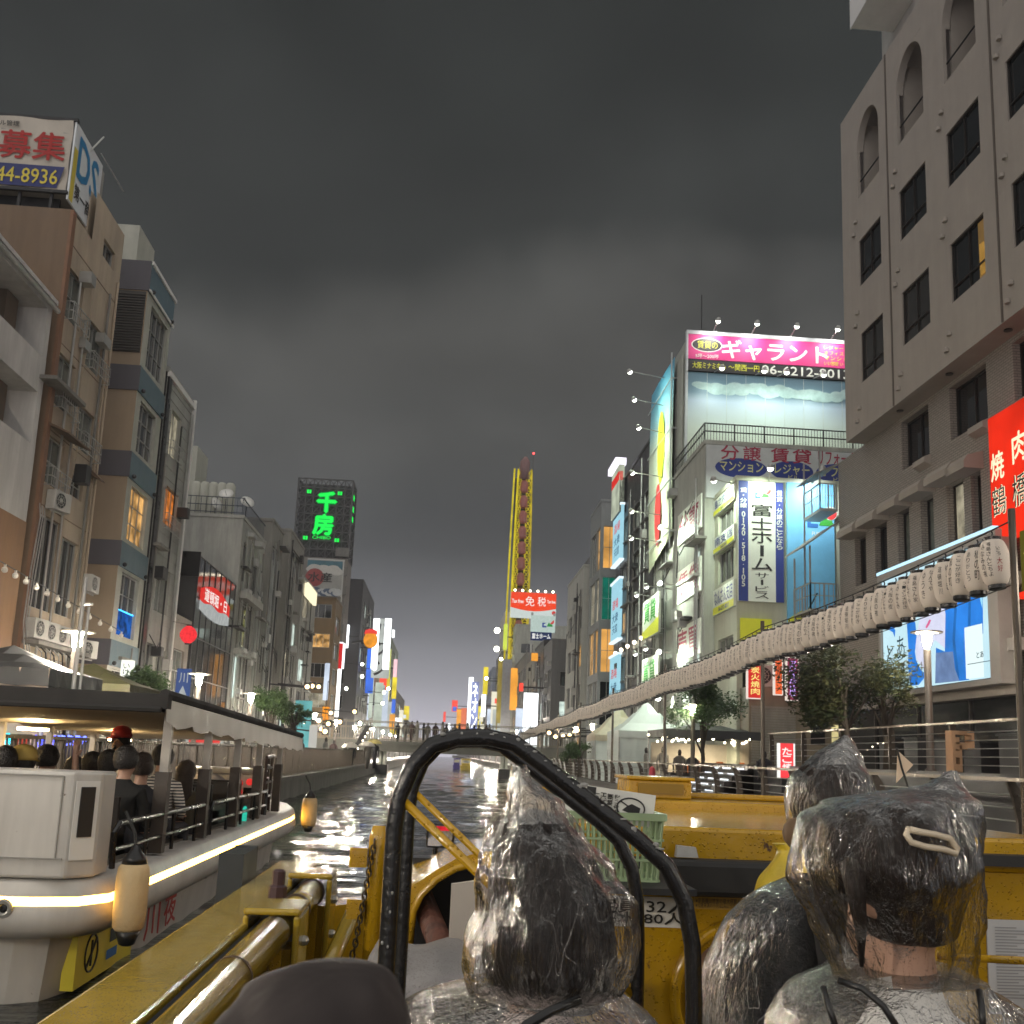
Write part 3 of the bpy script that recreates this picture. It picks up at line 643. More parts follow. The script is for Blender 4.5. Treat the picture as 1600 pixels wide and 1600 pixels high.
H = [(80.6, 85.8, 15.4, 17.8, M_pane2, 2, 1)] + [(80.6, 82.6, 2.0+2.7*k, 4.0+2.7*k, [M_cool, M_pane2, M_warm2, M_pane][k % 4], 2, 1) for k in range(4)] + [(83.5, 85.8, 2.0+2.7*k, 4.0+2.7*k, [M_pane, M_warm2, M_pane2, M_cool][k % 4], 2, 1) for k in range(4)]
building('ribbed_grey_building', 'tall grey building with ribbed roof edge next to the hoarding of the brown building', -1, XF, 79.2, 87.0, 18.9, 10, gr2, H)
H = [(88.6, 92.0, 2+2.8*k, 4+2.8*k, [M_warm2, M_pane, M_cool, M_pane2][k % 4], 2, 1) for k in range(5)]
building('slim_white_building', 'slim white building with small lit windows and a glowing rooftop panel', -1, XF, 87.5, 97.0, 16.6, 9, wgrey, H)
t = thing('red_neon_sign', 'small red neon sign on the slim white building', 'sign', (XF+.5, 82.5, 12.5)); q = MB(); fs = front_of(90.0); c = at(464, 890, Y=90)
slab(q, fs, c.x-.32, c.x+.32, c.z-.45, c.z+.45, 0, .12); q.build('backing', M_dark, t); q = MB(); put_text(q, fs, '栄', c.x-.3, c.x+.3, c.z-.42, c.z+.42, .13, 0, .04, keep=False); q.build('lettering', emit('neon_red', (1.0, .06, .03), 2.0), t)
t = thing('glowing_roof_panel', 'pale glowing panel at the roof corner of the slim white building', 'sign', (XF+.2, 90, 16)); q = MB(); fs = frame_of(-1, XF+.1, 0); slab(q, fs, 88.2, 94.5, 15.1, 16.3, 0, .3); q.build('panel', emit('panel_cream', (1, .9, .6), 1.1), t); q = MB(); slab(q, fs, 88.1, 94.6, 16.3, 16.42, -.02, .34); q.build('frame', M_alu, t)

# --- brown building, its banner and the scaffold tower with green neon
brown = mat('brown_brick', (.20, .135, .070), .8, .12, .8, .3, 30, stain=.15)
Yb = 114.0
def bx(x, Y): return at(x, 1000, Y=Y).x
f0 = bx(478, Yb); H = [(-15.7, -13.4, 16.5-3.4*k, 18.1-3.4*k, [M_pane, M_warm, M_pane, M_warm2][k], 3, 1) for k in range(4)]
tBr, fcBr, ffBr = building('brown_brick_building', 'brown brick building with amber lit windows under the wave painted banner', -1, XF, Yb, 121, 18.7, 9, brown, [(115.5, 119.5, 3+3*k, 5+3*k, M_pane, 3, 1) for k in range(5)], H)
t = thing('wave_banner', 'rooftop banner painted with clouds, waves and a red sun disc above the brown building', 'billboard', (XF-4, Yb-.3, 19)); fs = front_of(Yb-.4)
b0, b1 = bx(472, Yb), bx(528, Yb); b1 = min(b1, -12.2)
pm = mat('banner_sky', (.30, .30, .28), .6, .2, .5); q = MB(); slab(q, fs, b0, b1, 19.0, 23.2, -.3, 0); q.build('panel', pm, t)
q = MB(); rect(q, fs, b0+.02, b1-.02, 22.1, 23.1, .01); q.build('sky_band', mat('banner_teal', (.06, .15, .19), .6, .25, .8), t)
q = MB()
random.seed(11)
for k in range(14): disc(q, fs, b0+.6+(b1-b0-1.2)*k/13, 22.05+.22*math.sin(k*1.3), .7, .3+.15*random.random(), .012+.0015*k)
q.build('cloud', mat('banner_cloud', (.45, .44, .41), .6, .1), t)
q = MB()
for k in range(16): disc(q, fs, b0+.4+(b1-b0-.8)*k/15, 19.45+.16*math.sin(k*2.1), .55, .25+.2*random.random(), .012+.0015*k, k % 2)
q.build('wave', [mat('banner_wave', (.07, .10, .16), .6, .2), mat('banner_foam', (.42, .43, .43), .6)], t)
q = MB(); disc(q, fs, b0+.95, 21.1, 1.05, 1.05, .05); q.build('sun_disc', mat('banner_red', (.28, .05, .05), .6), t)
q = MB(); put_text(q, fs, '水産', b0+.2, b0+2.9, 20.6, 21.7, .06, 0, .03, keep=False); q.build('lettering', M_ink, t)
q = MB(); q.bar((b0, Yb-.35, 23.25), (b1+.2, Yb-.35, 23.25), .1); q.bar((b1+.1, Yb-.35, 18.4), (b1+.1, Yb-.35, 23.25), .1); q.build('frame', M_alu, t)

Yt = 134.0
t = thing('scaffold_sign_tower', 'dark scaffold tower carrying green neon characters above the brown building', 'sign tower', (bx(510, Yt), Yt, 27))
A, B_ = at(463, 800, Y=Yt), at(549, 800, Y=Yt); xa, xb = A.x, B_.x; za, zb = at(500, 872, Y=Yt).z, at(510, 749, Y=Yt).z; dp = 5.0
M_scaf = mat('scaffold', (.075, .075, .075), .6, .3); q = MB(); n = 7; mlv = 9
for Y in (Yt, Yt+dp):
    for i in range(n+1): x = xa+(xb-xa)*i/n; q.bar((x, Y, za), (x, Y, zb), .22 if i in (0, n) else .14)
    for j in range(mlv+1): z = za+(zb-za)*j/mlv; q.bar((xa, Y, z), (xb, Y, z), .16)
    for i in range(n):
        for j in range(mlv):
            x0 = xa+(xb-xa)*i/n; x1 = xa+(xb-xa)*(i+1)/n; z0 = za+(zb-za)*j/mlv; z1 = za+(zb-za)*(j+1)/mlv
            q.bar((x0, Y, z0), (x1, Y, z1), .09); q.bar((x0, Y, z1), (x1, Y, z0), .09)
for x in (xa, xb):
    for j in range(mlv+1): z = za+(zb-za)*j/mlv; q.bar((x, Yt, z), (x, Yt+dp, z), .14)
    for j in range(mlv): z0 = za+(zb-za)*j/mlv; z1 = za+(zb-za)*(j+1)/mlv; q.bar((x, Yt, z0), (x, Yt+dp, z1), .1); q.bar((x, Yt+dp, z0), (x, Yt, z1), .1)
q.build('scaffold', M_scaf, t)
q = MB(); q.box((xa+.3, Yt+.6, za), (xb-.3, Yt+dp-.6, zb-.6)); q.build('inner_panel', mat('tower_panel', (.055, .055, .055), .8, .3), t)
q = MB(); q.box((xa+.5, Yt-1, 16), (xb, Yt+dp, za-.1)); q.build('base_block', mat('tower_base', (.20, .185, .165), .8, .2, stain=.3), t)
q = MB()
for k in range(5): q.box((xb-1.6+.4*(k % 2), Yt-1.3, 17+2.6*k), (xb+.15, Yt-1.005, 18.2+2.6*k))
q.build('balcony', gr1, t)
M_green = emit('neon_green', (.015, 1.0, .10), 1.0); M_greend = emit('neon_green_fill', (.0, .45, .06), .8)
fs = front_of(Yt-.3); cx = at(508, 810, Y=Yt).x
def zt_(y): return at(508, y, Y=Yt).z
q = MB(); put_text(q, fs, '千', cx-1.15, cx+1.35, zt_(801), zt_(770), .06, 0, .07, keep=False); put_text(q, fs, '房', cx-1.45, cx+1.15, zt_(836), zt_(805), .06, 0, .07, keep=False); put_text(q, fs, 'CHIBO', cx-1.5, cx+1.0, zt_(843.5), zt_(838.3), .06, 0, .021, keep=False); q.build('lettering', M_green, t)
q = MB(); put_text(q, fs, '千', cx-1.15, cx+1.35, zt_(801), zt_(770), .0, 0, .16, keep=False); put_text(q, fs, '房', cx-1.45, cx+1.15, zt_(836), zt_(805), .0, 0, .13, keep=False); q.build('lettering_glow', M_greend, t)
q = MB()
for (x, y) in ((484, 769), (532, 772), (478, 841), (527, 845)):
    p = at(x, y, Y=Yt)
    for dx in (-.2, .14): q.box((p.x+dx-.13, Yt-.42, p.z-.25), (p.x+dx+.13, Yt-.35, p.z+.25))
for k, y in enumerate((775, 793, 809)): p = at(553, y, Y=Yt); q.box((xb+.05, Yt+1, p.z-.3), (xb+.12, Yt+2, p.z+.4))
q.build('green_mark', M_green, t)

# --- far left facades down to the vanishing point
dk = mat('charcoal_cladding', (.05, .05, .055), .5, .2, stain=.2)
H = [(150+4*i, 152.6+4*i, 4+3.6*k, 6.2+3.6*k, M_pane if (i+k) % 3 else M_cool, 2, 1) for i in range(5) for k in range(6)]
building('charcoal_tower', 'tall charcoal clad building beyond the scaffold sign tower', -1, XF, 148, 172, 26.8, 10, dk, H, [(-20, -15, 4+3.6*k, 6+3.6*k, M_pane, 3, 1) for k in range(6)])
t = thing('red_wall_sign', 'tall plain red sign with a white lit edge projecting past the brown building', 'sign', (-12, 130, 10)); fs = front_of(124)
p, q2 = at(521, 1005, Y=124), at(534, 1045, Y=124); q = MB(); slab(q, fs, p.x, q2.x, q2.z, p.z, 0, .3); q.build('panel', emit('sign_red_deep', (.85, .03, .03), .7), t)
q = MB(); slab(q, fs, q2.x, q2.x+.25, q2.z, p.z, -.05, .35); slab(q, fs, p.x, q2.x, p.z, p.z+.15, -.05, .35); q.build('edge_light', emit('tube_white', (.9, .95, 1), 2.0), t)
# ================================================================== RIGHT BANK
XG = 15.0
stone = mat('granite_render', (.35, .312, .272), .8, .09, 1.6, .35, 60, stain=.10)
def tile_mat(name, c1, c2, mortar):
    m = bpy.data.materials.new(name); m.use_nodes = True; t = m.node_tree; b = t.nodes['Principled BSDF']; b.inputs['Roughness'].default_value = .6
    tcn = N(t, 'ShaderNodeTexCoord'); sp = N(t, 'ShaderNodeSeparateXYZ'); cb = N(t, 'ShaderNodeCombineXYZ'); ad = N(t, 'ShaderNodeMath', operation='ADD')
    t.links.new(tcn.outputs['Object'], sp.inputs[0]); t.links.new(sp.outputs['X'], ad.inputs[0]); t.links.new(sp.outputs['Y'], ad.inputs[1])
    t.links.new(ad.outputs[0], cb.inputs[0]); t.links.new(sp.outputs['Z'], cb.inputs[1])
    br = N(t, 'ShaderNodeTexBrick', ins={'Color1': (*c1, 1), 'Color2': (*c2, 1), 'Mortar': (*mortar, 1), 'Scale': 1.0, 'Mortar Size': .012, 'Brick Width': .24, 'Row Height': .085})
    t.links.new(cb.outputs[0], br.inputs['Vector']); t.links.new(br.outputs[0], b.inputs['Base Color'])
    bp = N(t, 'ShaderNodeBump', ins={'Strength': .5, 'Distance': .01}); bp.invert = True; t.links.new(br.outputs['Fac'], bp.inputs['Height']); t.links.new(bp.outputs[0], b.inputs['Normal'])
    return m
tilem = tile_mat('tiled_wall', (.30, .265, .23), (.26, .23, .20), (.15, .13, .115))
YE = 35.95
t = thing('granite_office_building', 'large brown granite office block overhanging the right bank with square dark windows', 'building', (XG+6, 25, 1.8))
fu = frame_of(1, XG, 0)
cols = [(32.52, 34.42), (29.10, 31.02), (25.80, 27.72), (22.4, 24.35), (19.0, 20.95)]
holes = [(a, b, z0, z1) for a, b in cols for z0, z1 in ((19.9, 21.76), (16.05, 17.98))]
arches = [(a, b, 23.55, 26.75) for a, b in cols]
# balcony openings are cut separately so that they run deep
q2 = MB(); wall_holes(q2, fu, 8, YE, 14.2, 27.8, holes + arches, .12)
q2.add([(XG,YE,14.2),(XG+12,YE,14.2),(XG+12,YE,27.8),(XG,YE,27.8)], [(0,1,2,3)]); q2.add([(XG,8,14.2),(XG+12,8,14.2),(XG+12,YE,14.2),(XG,YE,14.2)], [(0,1,2,3)])
q2.add([(XG,8,27.8),(XG+12,8,27.8),(XG+12,YE,27.8),(XG,YE,27.8)], [(0,1,2,3)]); q2.build('wall', stone, t)
for a, b, c, e in arches:
    q = MB(); n = 10; w = (b-a); cz = e-w*.62
    for s in (0, 1):
        pts = [(XG+.004, a if s == 0 else b, e)]
        pts += [(XG+.004, (a+b)/2+(w/2)*math.cos(th)*(-1 if s == 0 else 1), cz+(e-cz)*math.sin(th)) for th in [math.pi/2*i/n for i in range(n, -1, -1)]]
        q.prism(pts, (.26, 0, 0))
    q.build('arch', stone, t)
    q = MB(); q.box((XG+1.3, a-.3, c), (XG+1.4, b+.3, e)); q.box((XG+.3, a-.12, c), (XG+1.3, a-.004, e)); q.box((XG+.3, b+.004, c), (XG+1.3, b+.12, e)); q.box((XG+.3, a, c-.1), (XG+1.3, b, c+.9*0)); q.build('balcony_recess', stone, t)
    q = MB(); q.tube([(XG+.12, a, c+.75), (XG+.12, b, c+.75)], .03, 6); q.build('balcony_rail', M_dark, t)
    q = MB(); q.box((XG+1.2, a+.1, c+.2), (XG+1.29, a+.9, e-.7)); q.build('balcony_door', M_pane, t)
M_panec = mat('window_blind', (.035, .034, .032), .15, .4, 4)
M_bronze = mat('bronze_frame', (.035, .03, .027), .4, .2, metal=.4)
for i, h in enumerate(holes):
    window(t, fu, h, [M_pane, M_panec, M_pane][(i*7+i//3) % 3], M_bronze, 2, 1, .12, low=.27)
q = MB()
for y in (31.82, 21.75, 25.05-.0): q.box((XG-.03, y-.04, 14.22), (XG+.003, y+.04, 27.78))
q.build('joint', mat('joint_dark', (.11, .09, .075), .8), t)
q = MB(); q.lathe([(.09, 0), (.075, .12), (.02, .16)], n=8); vc = q.mesh('vent_cap', stone)
for a, b in cols:
    for z in (14.95, 18.75, 22.5):
        for dy, dz in ((-.75, .1), (-.55, -.35)):
            o = link('vent_cap', vc, t); o.location = (XG-.05, b+.9+dy, z+dz)
q = MB()
for a, b in cols: q.lathe([(.12, -.03), (.12, .0)], (XG+.35, a-.4, 14.17), 10)
q.build('soffit_lamp', M_black, t)
# warm lit strip in one upper window
q = MB(); f = fu; rect(q, f, 25.9, 26.3, 16.15, 17.9, -.108); q.build('lit_curtain', mat('lit_curtain', (.45, .27, .08), .7), t)
q = MB(); f = fu; rect(q, f, 25.9, 26.25, 16.2, 17.2, -.102); q.build('lit_gap', emit('window_gold', (1, .55, .12), .4, .4), t)
# recessed lower storeys
XW = 15.75; YL = 38.6; fl = frame_of(1, XW, 0)
lw = [(30.9, 32.9, 12.25, 14.0), (27.3, 29.5, 12.25, 14.0), (23.9, 25.9, 12.25, 14.0), (20.4, 22.5, 12.25, 14.0)]
hw = []
for x0, x1, yt, yb in ((1337, 1353, 852, 917), (1368, 1386, 843, 903), (1404, 1421, 818, 885), (1441, 1459, 805, 868), (1482, 1506, 780, 850), (1520, 1533, 765, 838)):
    a, b = at(x1, yt, X=XW), at(x0, yb, X=XW); hw.append((a.y, b.y, b.z, max(a.z, b.z+2.0)-.1))
q = MB(); wall_holes(q, fl, 8, YL, 4.25, 14.195, lw + hw, .3); q.add([(XW,YL,1.8),(XW+11,YL,1.8),(XW+11,YL,14.19),(XW,YL,14.19)], [(0,1,2,3)]); q.add([(XW,YE+.01,14.19),(XW,YL,14.19),(XW+11,YL,14.19),(XW+11,YE+.01,14.19)], [(0,1,2,3)]); q.build('lower_wall', tilem, t)
for h in lw:
    window(t, fl, h, M_pane, M_bronze, 2, 1, .3)
    q = MB(); q.prism([(XW-.002, h[0]-.1, h[2]-.02), (XW-.24, h[0]-.1, h[2]-.12), (XW-.24, h[0]-.1, h[2]-.3), (XW-.002, h[0]-.1, h[2]-.42)], (0, .85, 0)); q.build('sill_block', stone, t)
for k, h in enumerate(hw):
    window(t, fl, h, [M_pane, M_pane, M_pane2, M_pane2, M_warm2, M_pane][k], M_bronze, 1, 1, .3)
    q = MB(); a, b = h[0]-.2, h[1]+.3; z = h[3]+.02
    q.prism([(XW-.003, a, z), (XW-.62, a, z), (XW-.62, a, z+.22), (XW-.50, a, z+.40), (XW-.003, a, z+.55)], (0, b-a, 0)); q.build('window_hood', mat('hood_stone', (.33, .29, .25), .7, .1), t)
    if k in (2, 3, 4):
        q = MB(); rect(q, fl, h[0]+.05, h[0]+.5, h[2]+.05, h[3]-.05, -.285); q.build('curtain', mat('tan_curtain', (.34, .24, .12), .8, .2, 5), t)
q = MB(); q.box((XW-.35, 8, 3.95), (XW-.02, YL, 4.25)); q.build('ledge', stone, t)
q = MB()
for k in range(9): a = 9+3.3*k; q.box((XW-.05, a, 1.8), (XW+.2, a+3.2, 3.94))
q.build('dark_glazing', mat('dark_glazing', (.02, .02, .022), .08, .3), t)
q = MB()
for k in range(10): a = 8.94+3.3*k; q.box((XW-.12, a, 1.8), (XW-.05, a+.07, 3.94))
q.build('glazing_bar', M_bronze, t)
# roof house and lit louvre
q = MB(); q.box((XG+1.2, 22, 27.81), (XG+9, 34.6, 34)); q.build('roof_house', mat('roof_house', (.40, .38, .34), .8, .1, stain=.2), t)
p = at(1333, 45, X=14.6)
q = MB(); q.box((14.55, p.y-2.0, p.z), (XG+1.19, p.y+.0, p.z+.10)); q.box((14.5, p.y-2.05, p.z), (14.55, p.y+.05, p.z+2.6)); q.build('louvre_frame', M_white, t)
q = MB(); q.box((14.56, p.y-.02, p.z+.12), (XG+1.0, p.y+.02, p.z+2.5)); q.build('louvre_light', emit('louvre_glow', (.55, .75, .85), .75, .3, 8), t)
q = MB()
for k in range(10): q.box((14.5, p.y+.03, p.z+.2+.24*k), (XG+1.1, p.y+.09, p.z+.25+.24*k))
q.build('louvre', M_alu, t)

# --- large video screen
t = thing('video_screen', 'large bright advertising screen showing a pale and blue picture with brush characters', 'screen', (XG, 30, 4.4))
fs = frame_of(1, 15.10, 0); A0, A1, B0, B1 = 26.46, 33.32, 4.42, 8.27
q = MB(); q.box((15.10, A0-.03, B0-.03), (15.72, A1+.03, B1+.03)); q.build('screen_body', M_dark, t)
q = MB(); slab(q, fs, A0-.55, A0-.035, B0-.2, B1+.25, -.5, .10); slab(q, fs, A0-.035, A1+.2, B0-.2, B0-.035, -.5, .08); slab(q, fs, A1+.035, A1+.2, B0-.03, B1+.03, -.5, .08); slab(q, fs, A0-.03, A1+.2, B1+.035, B1+.25, -.5, .08); q.build('frame', mat('screen_frame', (.36, .33, .30), .5, .1), t)
q = MB()
for z in (5.1, 6.9): q.box((15.2, A0-1.0, z), (15.6, A0-.56, z+.35))
q.build('bracket', mat('screen_frame', (.36,.33,.30)), t)
q = MB(); q.box((15.02, A0-.4, B1+.26), (15.20, A1+.25, B1+.36)); q.build('light_rail', emit('rail_glow', (.5, .8, 1.0), 1.3), t)
def U(x, y): p = at(x, y, X=15.10); return fs.p(p.y, p.z, 0), p.y, p.z
def scr(name, pts, m, d):
    q = MB(); q.add([fs.p(at(x, y, X=15.1).y, min(B1-.02, max(B0+.02, at(x, y, X=15.1).z)), d) for x, y in pts], [tuple(range(len(pts)))]); return q.build(name, m, t)
q = MB(); rect(q, fs, A0, A1, B0, B1, .006); q.build('picture', emit('screen_pale', (.60, .86, .95), 1.0, .12, .5), t)
EB = emit('screen_blue', (.035, .26, .86), .95, .3, .9); ED = emit('screen_deep', (.03, .20, .62), .8, .3, 1.2); EL = emit('screen_lilac', (.74, .76, .95), .95, .08)
scr('picture_shape', [(1416, 955), (1420, 1015), (1419, 1040), (1423, 1072), (1436, 1070), (1449, 1054), (1440, 1048), (1432, 1032), (1430, 1018), (1433, 1000), (1431, 975), (1426, 960)], EB, .010)
scr('picture_shape', [(1438, 905), (1478, 880), (1479, 1015), (1462, 1000), (1450, 1020), (1455, 1040), (1447, 1052), (1432, 1028), (1431, 1010), (1434, 985), (1441, 955)], EL, .012)
scr('picture_shape', [(1468, 882), (1535, 845), (1537, 990), (1514, 1000), (1511, 1050), (1515, 1063), (1462, 1068), (1463, 1012), (1477, 1018), (1478, 960)], EB, .014)
scr('picture_shape', [(1462, 1068), (1463, 1020), (1490, 1018), (1493, 1045), (1500, 1064)], emit('screen_grey', (.22, .34, .62), .75, .25), .017)
scr('picture_shape', [(1492, 950), (1496, 950), (1493, 1000), (1500, 1060), (1496, 1060), (1489, 1000)], ED, .0165); scr('picture_shape', [(1515, 905), (1519, 903), (1517, 985), (1513, 987)], ED, .0168)
scr('picture_shape', [(1518, 866), (1536, 856), (1536, 950), (1533, 940), (1528, 905)], emit('screen_cyan', (.35, .75, .98), .95), .019)
scr('picture_shape', [(1447, 980), (1453, 968), (1456, 969), (1453, 976), (1449, 982)], emit('screen_pink', (.85, .15, .35), .8), .021)
scr('picture_shape', [(1386, 982), (1395, 976), (1400, 985), (1399, 996), (1396, 988), (1391, 985)], EB, .021)
scr('picture_panel', [(1508, 981), (1536, 974), (1539, 1058), (1511, 1061)], emit('screen_panel', (.80, .95, .95), 1.0), .024)
q = MB(); a, b = at(1414, 1000, X=15.1).y, at(1386, 1000, X=15.1).y; zt0, zb0 = at(1400, 1005, X=15.1).z, at(1400, 1040, X=15.1).z
put_text(q, fs, 'と', b, (a+b)/2+.15, zb0, zt0, .02, 0, .0, keep=False); put_text(q, fs, 'あ', (a+b)/2-.1, a, zb0+.15, zt0+.2, .02, 0, .0, keep=False)
put_text(q, fs, 'Toa', (a+b)/2+.2, a+.4, zb0-.65, zb0-.4, .02); put_text(q, fs, 'とあ', 27.35, 26.75, 5.02, 5.2, .03); rect(q, fs, 27.75, 26.55, 4.88, 4.90, .03); q.build('lettering', emit('screen_ink', (.03, .09, .12), .5), t)

# --- red restaurant sign
t = thing('red_restaurant_sign', 'big red lit restaurant sign with four pale characters at the right edge', 'sign', (14.9, 24, 8.2)); fs = frame_of(1, 15.2, 0)
q = MB(); slab(q, fs, 17.5, 26.37, 8.3, 11.85, -.5, 0); q.build('panel', emit('sign_red_bright', (1.0, .035, .012), .92, .35, .5), t)
q = MB(); q2 = MB()
for ch, x, y, w_, h_ in (('焼', 1560, 728, 20, 44), ('鶴', 1563, 782, 22, 46), ('肉', 1594, 697, 22, 48), ('橋', 1595, 765, 22, 50)):
    a, b = at(x-w_/2, y, X=15.2), at(x+w_/2, y, X=15.2); z0, z1 = at(x, y+h_/2, X=15.2).z, at(x, y-h_/2, X=15.2).z
    put_text(q, fs, ch, a.y, b.y, z0, z1, .03, 0, .035, keep=False)
    if ch in '鶴橋': put_text(q2, fs, ch, a.y, b.y, z0, z1, .045, 0, -.0, keep=False)
q.build('lettering', emit('sign_cream', (1, .93, .62), 1.0), t); q2.build('ink_lettering', M_ink, t)
q = MB(); slab(q, fs, 17.5, 25.1, 6.6, 8.25, -.4, -.02); q.build('olive_panel', emit('sign_olive', (.16, .14, .02), .55), t)
q = MB(); put_text(q, fs, '食べ放題', 24.9, 20.0, 6.85, 8.0, 0, 0, .03, keep=False); q.build('yellow_lettering', emit('sign_yellow_lit', (1, .85, .25), 1.0), t)
q = MB(); slab(q, fs, 17.5, 25.2, 6.42, 6.6, -.4, .02); q.build('red_edge', emit('sign_red_bright', (1,.03,.01), .9), t)

# --- outside stair and balcony at the far end of the granite block
t = thing('steel_balcony', 'rusty steel outside balcony and stair with corrugated awning at the end of the granite block', 'balcony', (15.1, 39.5, 8)); q = MB()
for z, xa in ((12.3, 15.0), (8.1, 14.55)):
    q.box((xa, 38.65, z-.12), (15.72, 40.6, z))
    for (a, b) in (((xa, 38.7), (xa, 40.55)), ((xa, 38.7), (15.7, 38.7))):
        q.bar((*a, z+1.05), (*b, z+1.05), .05); q.bar((*a, z+.55), (*b, z+.55), .03)
        for i in range(7): x, y = a[0]+(b[0]-a[0])*i/6, a[1]+(b[1]-a[1])*i/6; q.bar((x, y, z), (x, y, z+1.05), .025 if i % 3 else .06)
    q.bar((xa, 38.7, z), (xa, 38.7, z+2.6), .06); q.bar((xa, 40.5, 5), (xa, 40.5, z+2.4), .06)
q.build('frame', M_alu, t)
for x0, z0, z1 in ((14.75, 13.7, 14.13), (14.2, 10.55, 11.7)):
    q = MB(); q.prism([(x0, 38.5, z0), (15.72, 38.5, z1), (15.72, 38.5, z1+.06), (x0, 38.5, z0+.06)], (0, 2.3, 0)); q.build('awning', mat('awning_grey', (.30, .28, .25), .6, .2, stain=.3), t)
q = MB()
for k in range(9): q.box((14.0+.17*k, 40.7, 5.2+.33*k), (14.3+.17*k, 41.7, 5.25+.33*k))
q.bar((14.0, 40.7, 5.1), (15.6, 40.7, 8.1), .06, .25); q.bar((14.0, 40.7, 6.1), (15.6, 40.7, 9.1), .05); q.build('stair', M_black, t)

# --- the realty buildings
ywhite = mat('cream_panel', (.52, .54, .42), .7, .1, .8, stain=.2); greyw = mat('grey_wall', (.42, .43, .38), .8, .12, stain=.3)
M_signw = mat('sign_board_white', (.74, .78, .68), .5, .05); M_signg = mat('sign_board_grey', (.52, .55, .55), .6, .08); M_sblue = mat('sign_board_blue', (.03, .05, .24), .5, .08); M_red2 = mat('sign_board_red', (.36, .03, .07), .5, .1)
M_syel = mat('sign_board_yellow', (.72, .74, .04), .5, .06); M_grn = mat('logo_green', (.05, .34, .05), .5, .05); M_lred = mat('logo_red', (.55, .04, .04), .5, .05); M_lblue = mat('logo_blue', (.02, .12, .36), .5, .05)
XA = 12.5
HA = [(42.5, 45.0, 10.0+.0, 11.5, M_pane, 3, 1), (42.5, 45.0, 12.35, 13.35, M_pane2, 3, 1), (42.5, 45.0, 6.1, 7.4, M_pane2, 3, 1)]
tA1, fcA1, ffA1 = building('realty_corner_building', 'cream four storey corner building carrying the tall vertical realty signs', 1, XA, 42, 45.6, 14.25, 7, ywhite, HA, [(12.75, 13.6, 4.6, 6.4, M_pane, 2, 1), (13.75, 14.6, 4.6, 6.4, M_warm2, 2, 1)], z0=1.8)
ffr = front_of(42.0)
def fuji_logo(q, fs, u, v, s, d):
    """green peak, red half disc and blue square bracket"""
    q.add([fs.p(u-.05*s, v, d), fs.p(u+.55*s, v, d), fs.p(u+.30*s, v+.75*s, d)], [(0,1,2)], 0)
    disc(q, fs, u+.42*s, v+.5*s, .27*s, .27*s, d+.003, 3, 20); disc(q, fs, u+.42*s, v+.5*s, .25*s, .25*s, d+.006, 1, 14, -2.2, .95)
    rect(q, fs, u-.5*s, u-.08*s, v-.10*s, v+.06*s, d, 2); rect(q, fs, u-.5*s, u-.36*s, v+.06*s, v+.36*s, d, 2); q.add([fs.p(u-.36*s, v+.2*s, d), fs.p(u-.08*s, v+.36*s, d), fs.p(u-.36*s, v+.36*s, d)], [(0,1,2)], 2)
t = thing('vertical_realty_sign', 'tall white vertical sign with black characters between two blue number strips', 'sign', (13.5, 41.9, 8.8)); a, b, c, e = 12.53, 14.55, 8.8, 14.2
q = MB(); slab(q, ffr, a, b, c, e, .02, .16); q.build('panel', M_signw, t)
q = MB(); rect(q, ffr, a, a+.43, c, e, .165); rect(q, ffr, b-.36, b, c, e, .165); q.build('blue_strip', M_sblue, t)
q = MB(); put_column(q, ffr, '賃・分譲', a+.215, .30, e-.3, e-1.25, .17, 0, .03); put_column(q, ffr, '0120・518・105', a+.215, .24, e-1.38, c+.62, .17, 0, .05); put_column(q, ffr, '賃貸・分譲のことなら', b-.18, .26, e-.35, c+2.35, .17, 0, .03); q.build('white_lettering', M_signw, t)
q = MB(); cx = (a+.43+b-.36)/2; put_column(q, ffr, '富士ホーム', cx, .92, e-1.0, c+1.35, .17, 0, .02); put_column(q, ffr, 'サービス', cx, .6, c+1.3, c+.12, .17, 0, .015); q.build('lettering', M_ink, t)
q = MB(); fuji_logo(q, ffr, cx, e-.72, .62, .17); q.build('emblem', [M_grn, M_lred, M_lblue, M_signw], t); q = MB(); put_text(q, ffr, 'FUJI HOME', cx-.35, cx+.35, e-.93, e-.84, .17); q.build('small_lettering', M_ink, t)
t = thing('blue_realty_sign', 'tall sky blue vertical panel with the peak emblem right of the white sign', 'sign', (15.8, 41.9, 8.6)); a, b = 14.72, 16.85
q = MB(); slab(q, ffr, a, b, 7.6, 14.25, .02, .16); q.build('panel', mat('sky_print', (.16, .46, .72), .5, .25, .35), t)
q = MB(); fuji_logo(q, ffr, 16.2, 12.35, 1.15, .17); q.build('emblem', [M_grn, M_lred, M_lblue, M_signw], t)
q = MB(); put_text(q, ffr, 'FUJI', 15.7, 16.3, 11.85, 12.05, .17, 0, .03); q.build('lettering', M_signw, t)
q = MB(); q.add([ffr.p(a, 7.6, .172), ffr.p(a+1.0, 7.6, .172), ffr.p(a+.6, 8.5, .172), ffr.p(a, 8.1, .172)], [(0,1,2,3)]); q.build('yellow_shape', M_syel, t)
t = thing('yellow_shop_sign', 'bright yellow tilted panel under the vertical realty sign', 'sign', (13.1, 41.9, 7.1)); q = MB(); q.prism([(12.62, 41.95, 6.25), (14.0, 41.95, 6.9), (14.0, 41.95, 8.05), (12.62, 41.95, 8.05)], (0, -.12, 0)); q.build('panel', M_syel, t)
fcs = frame_of(1, XA, 0)
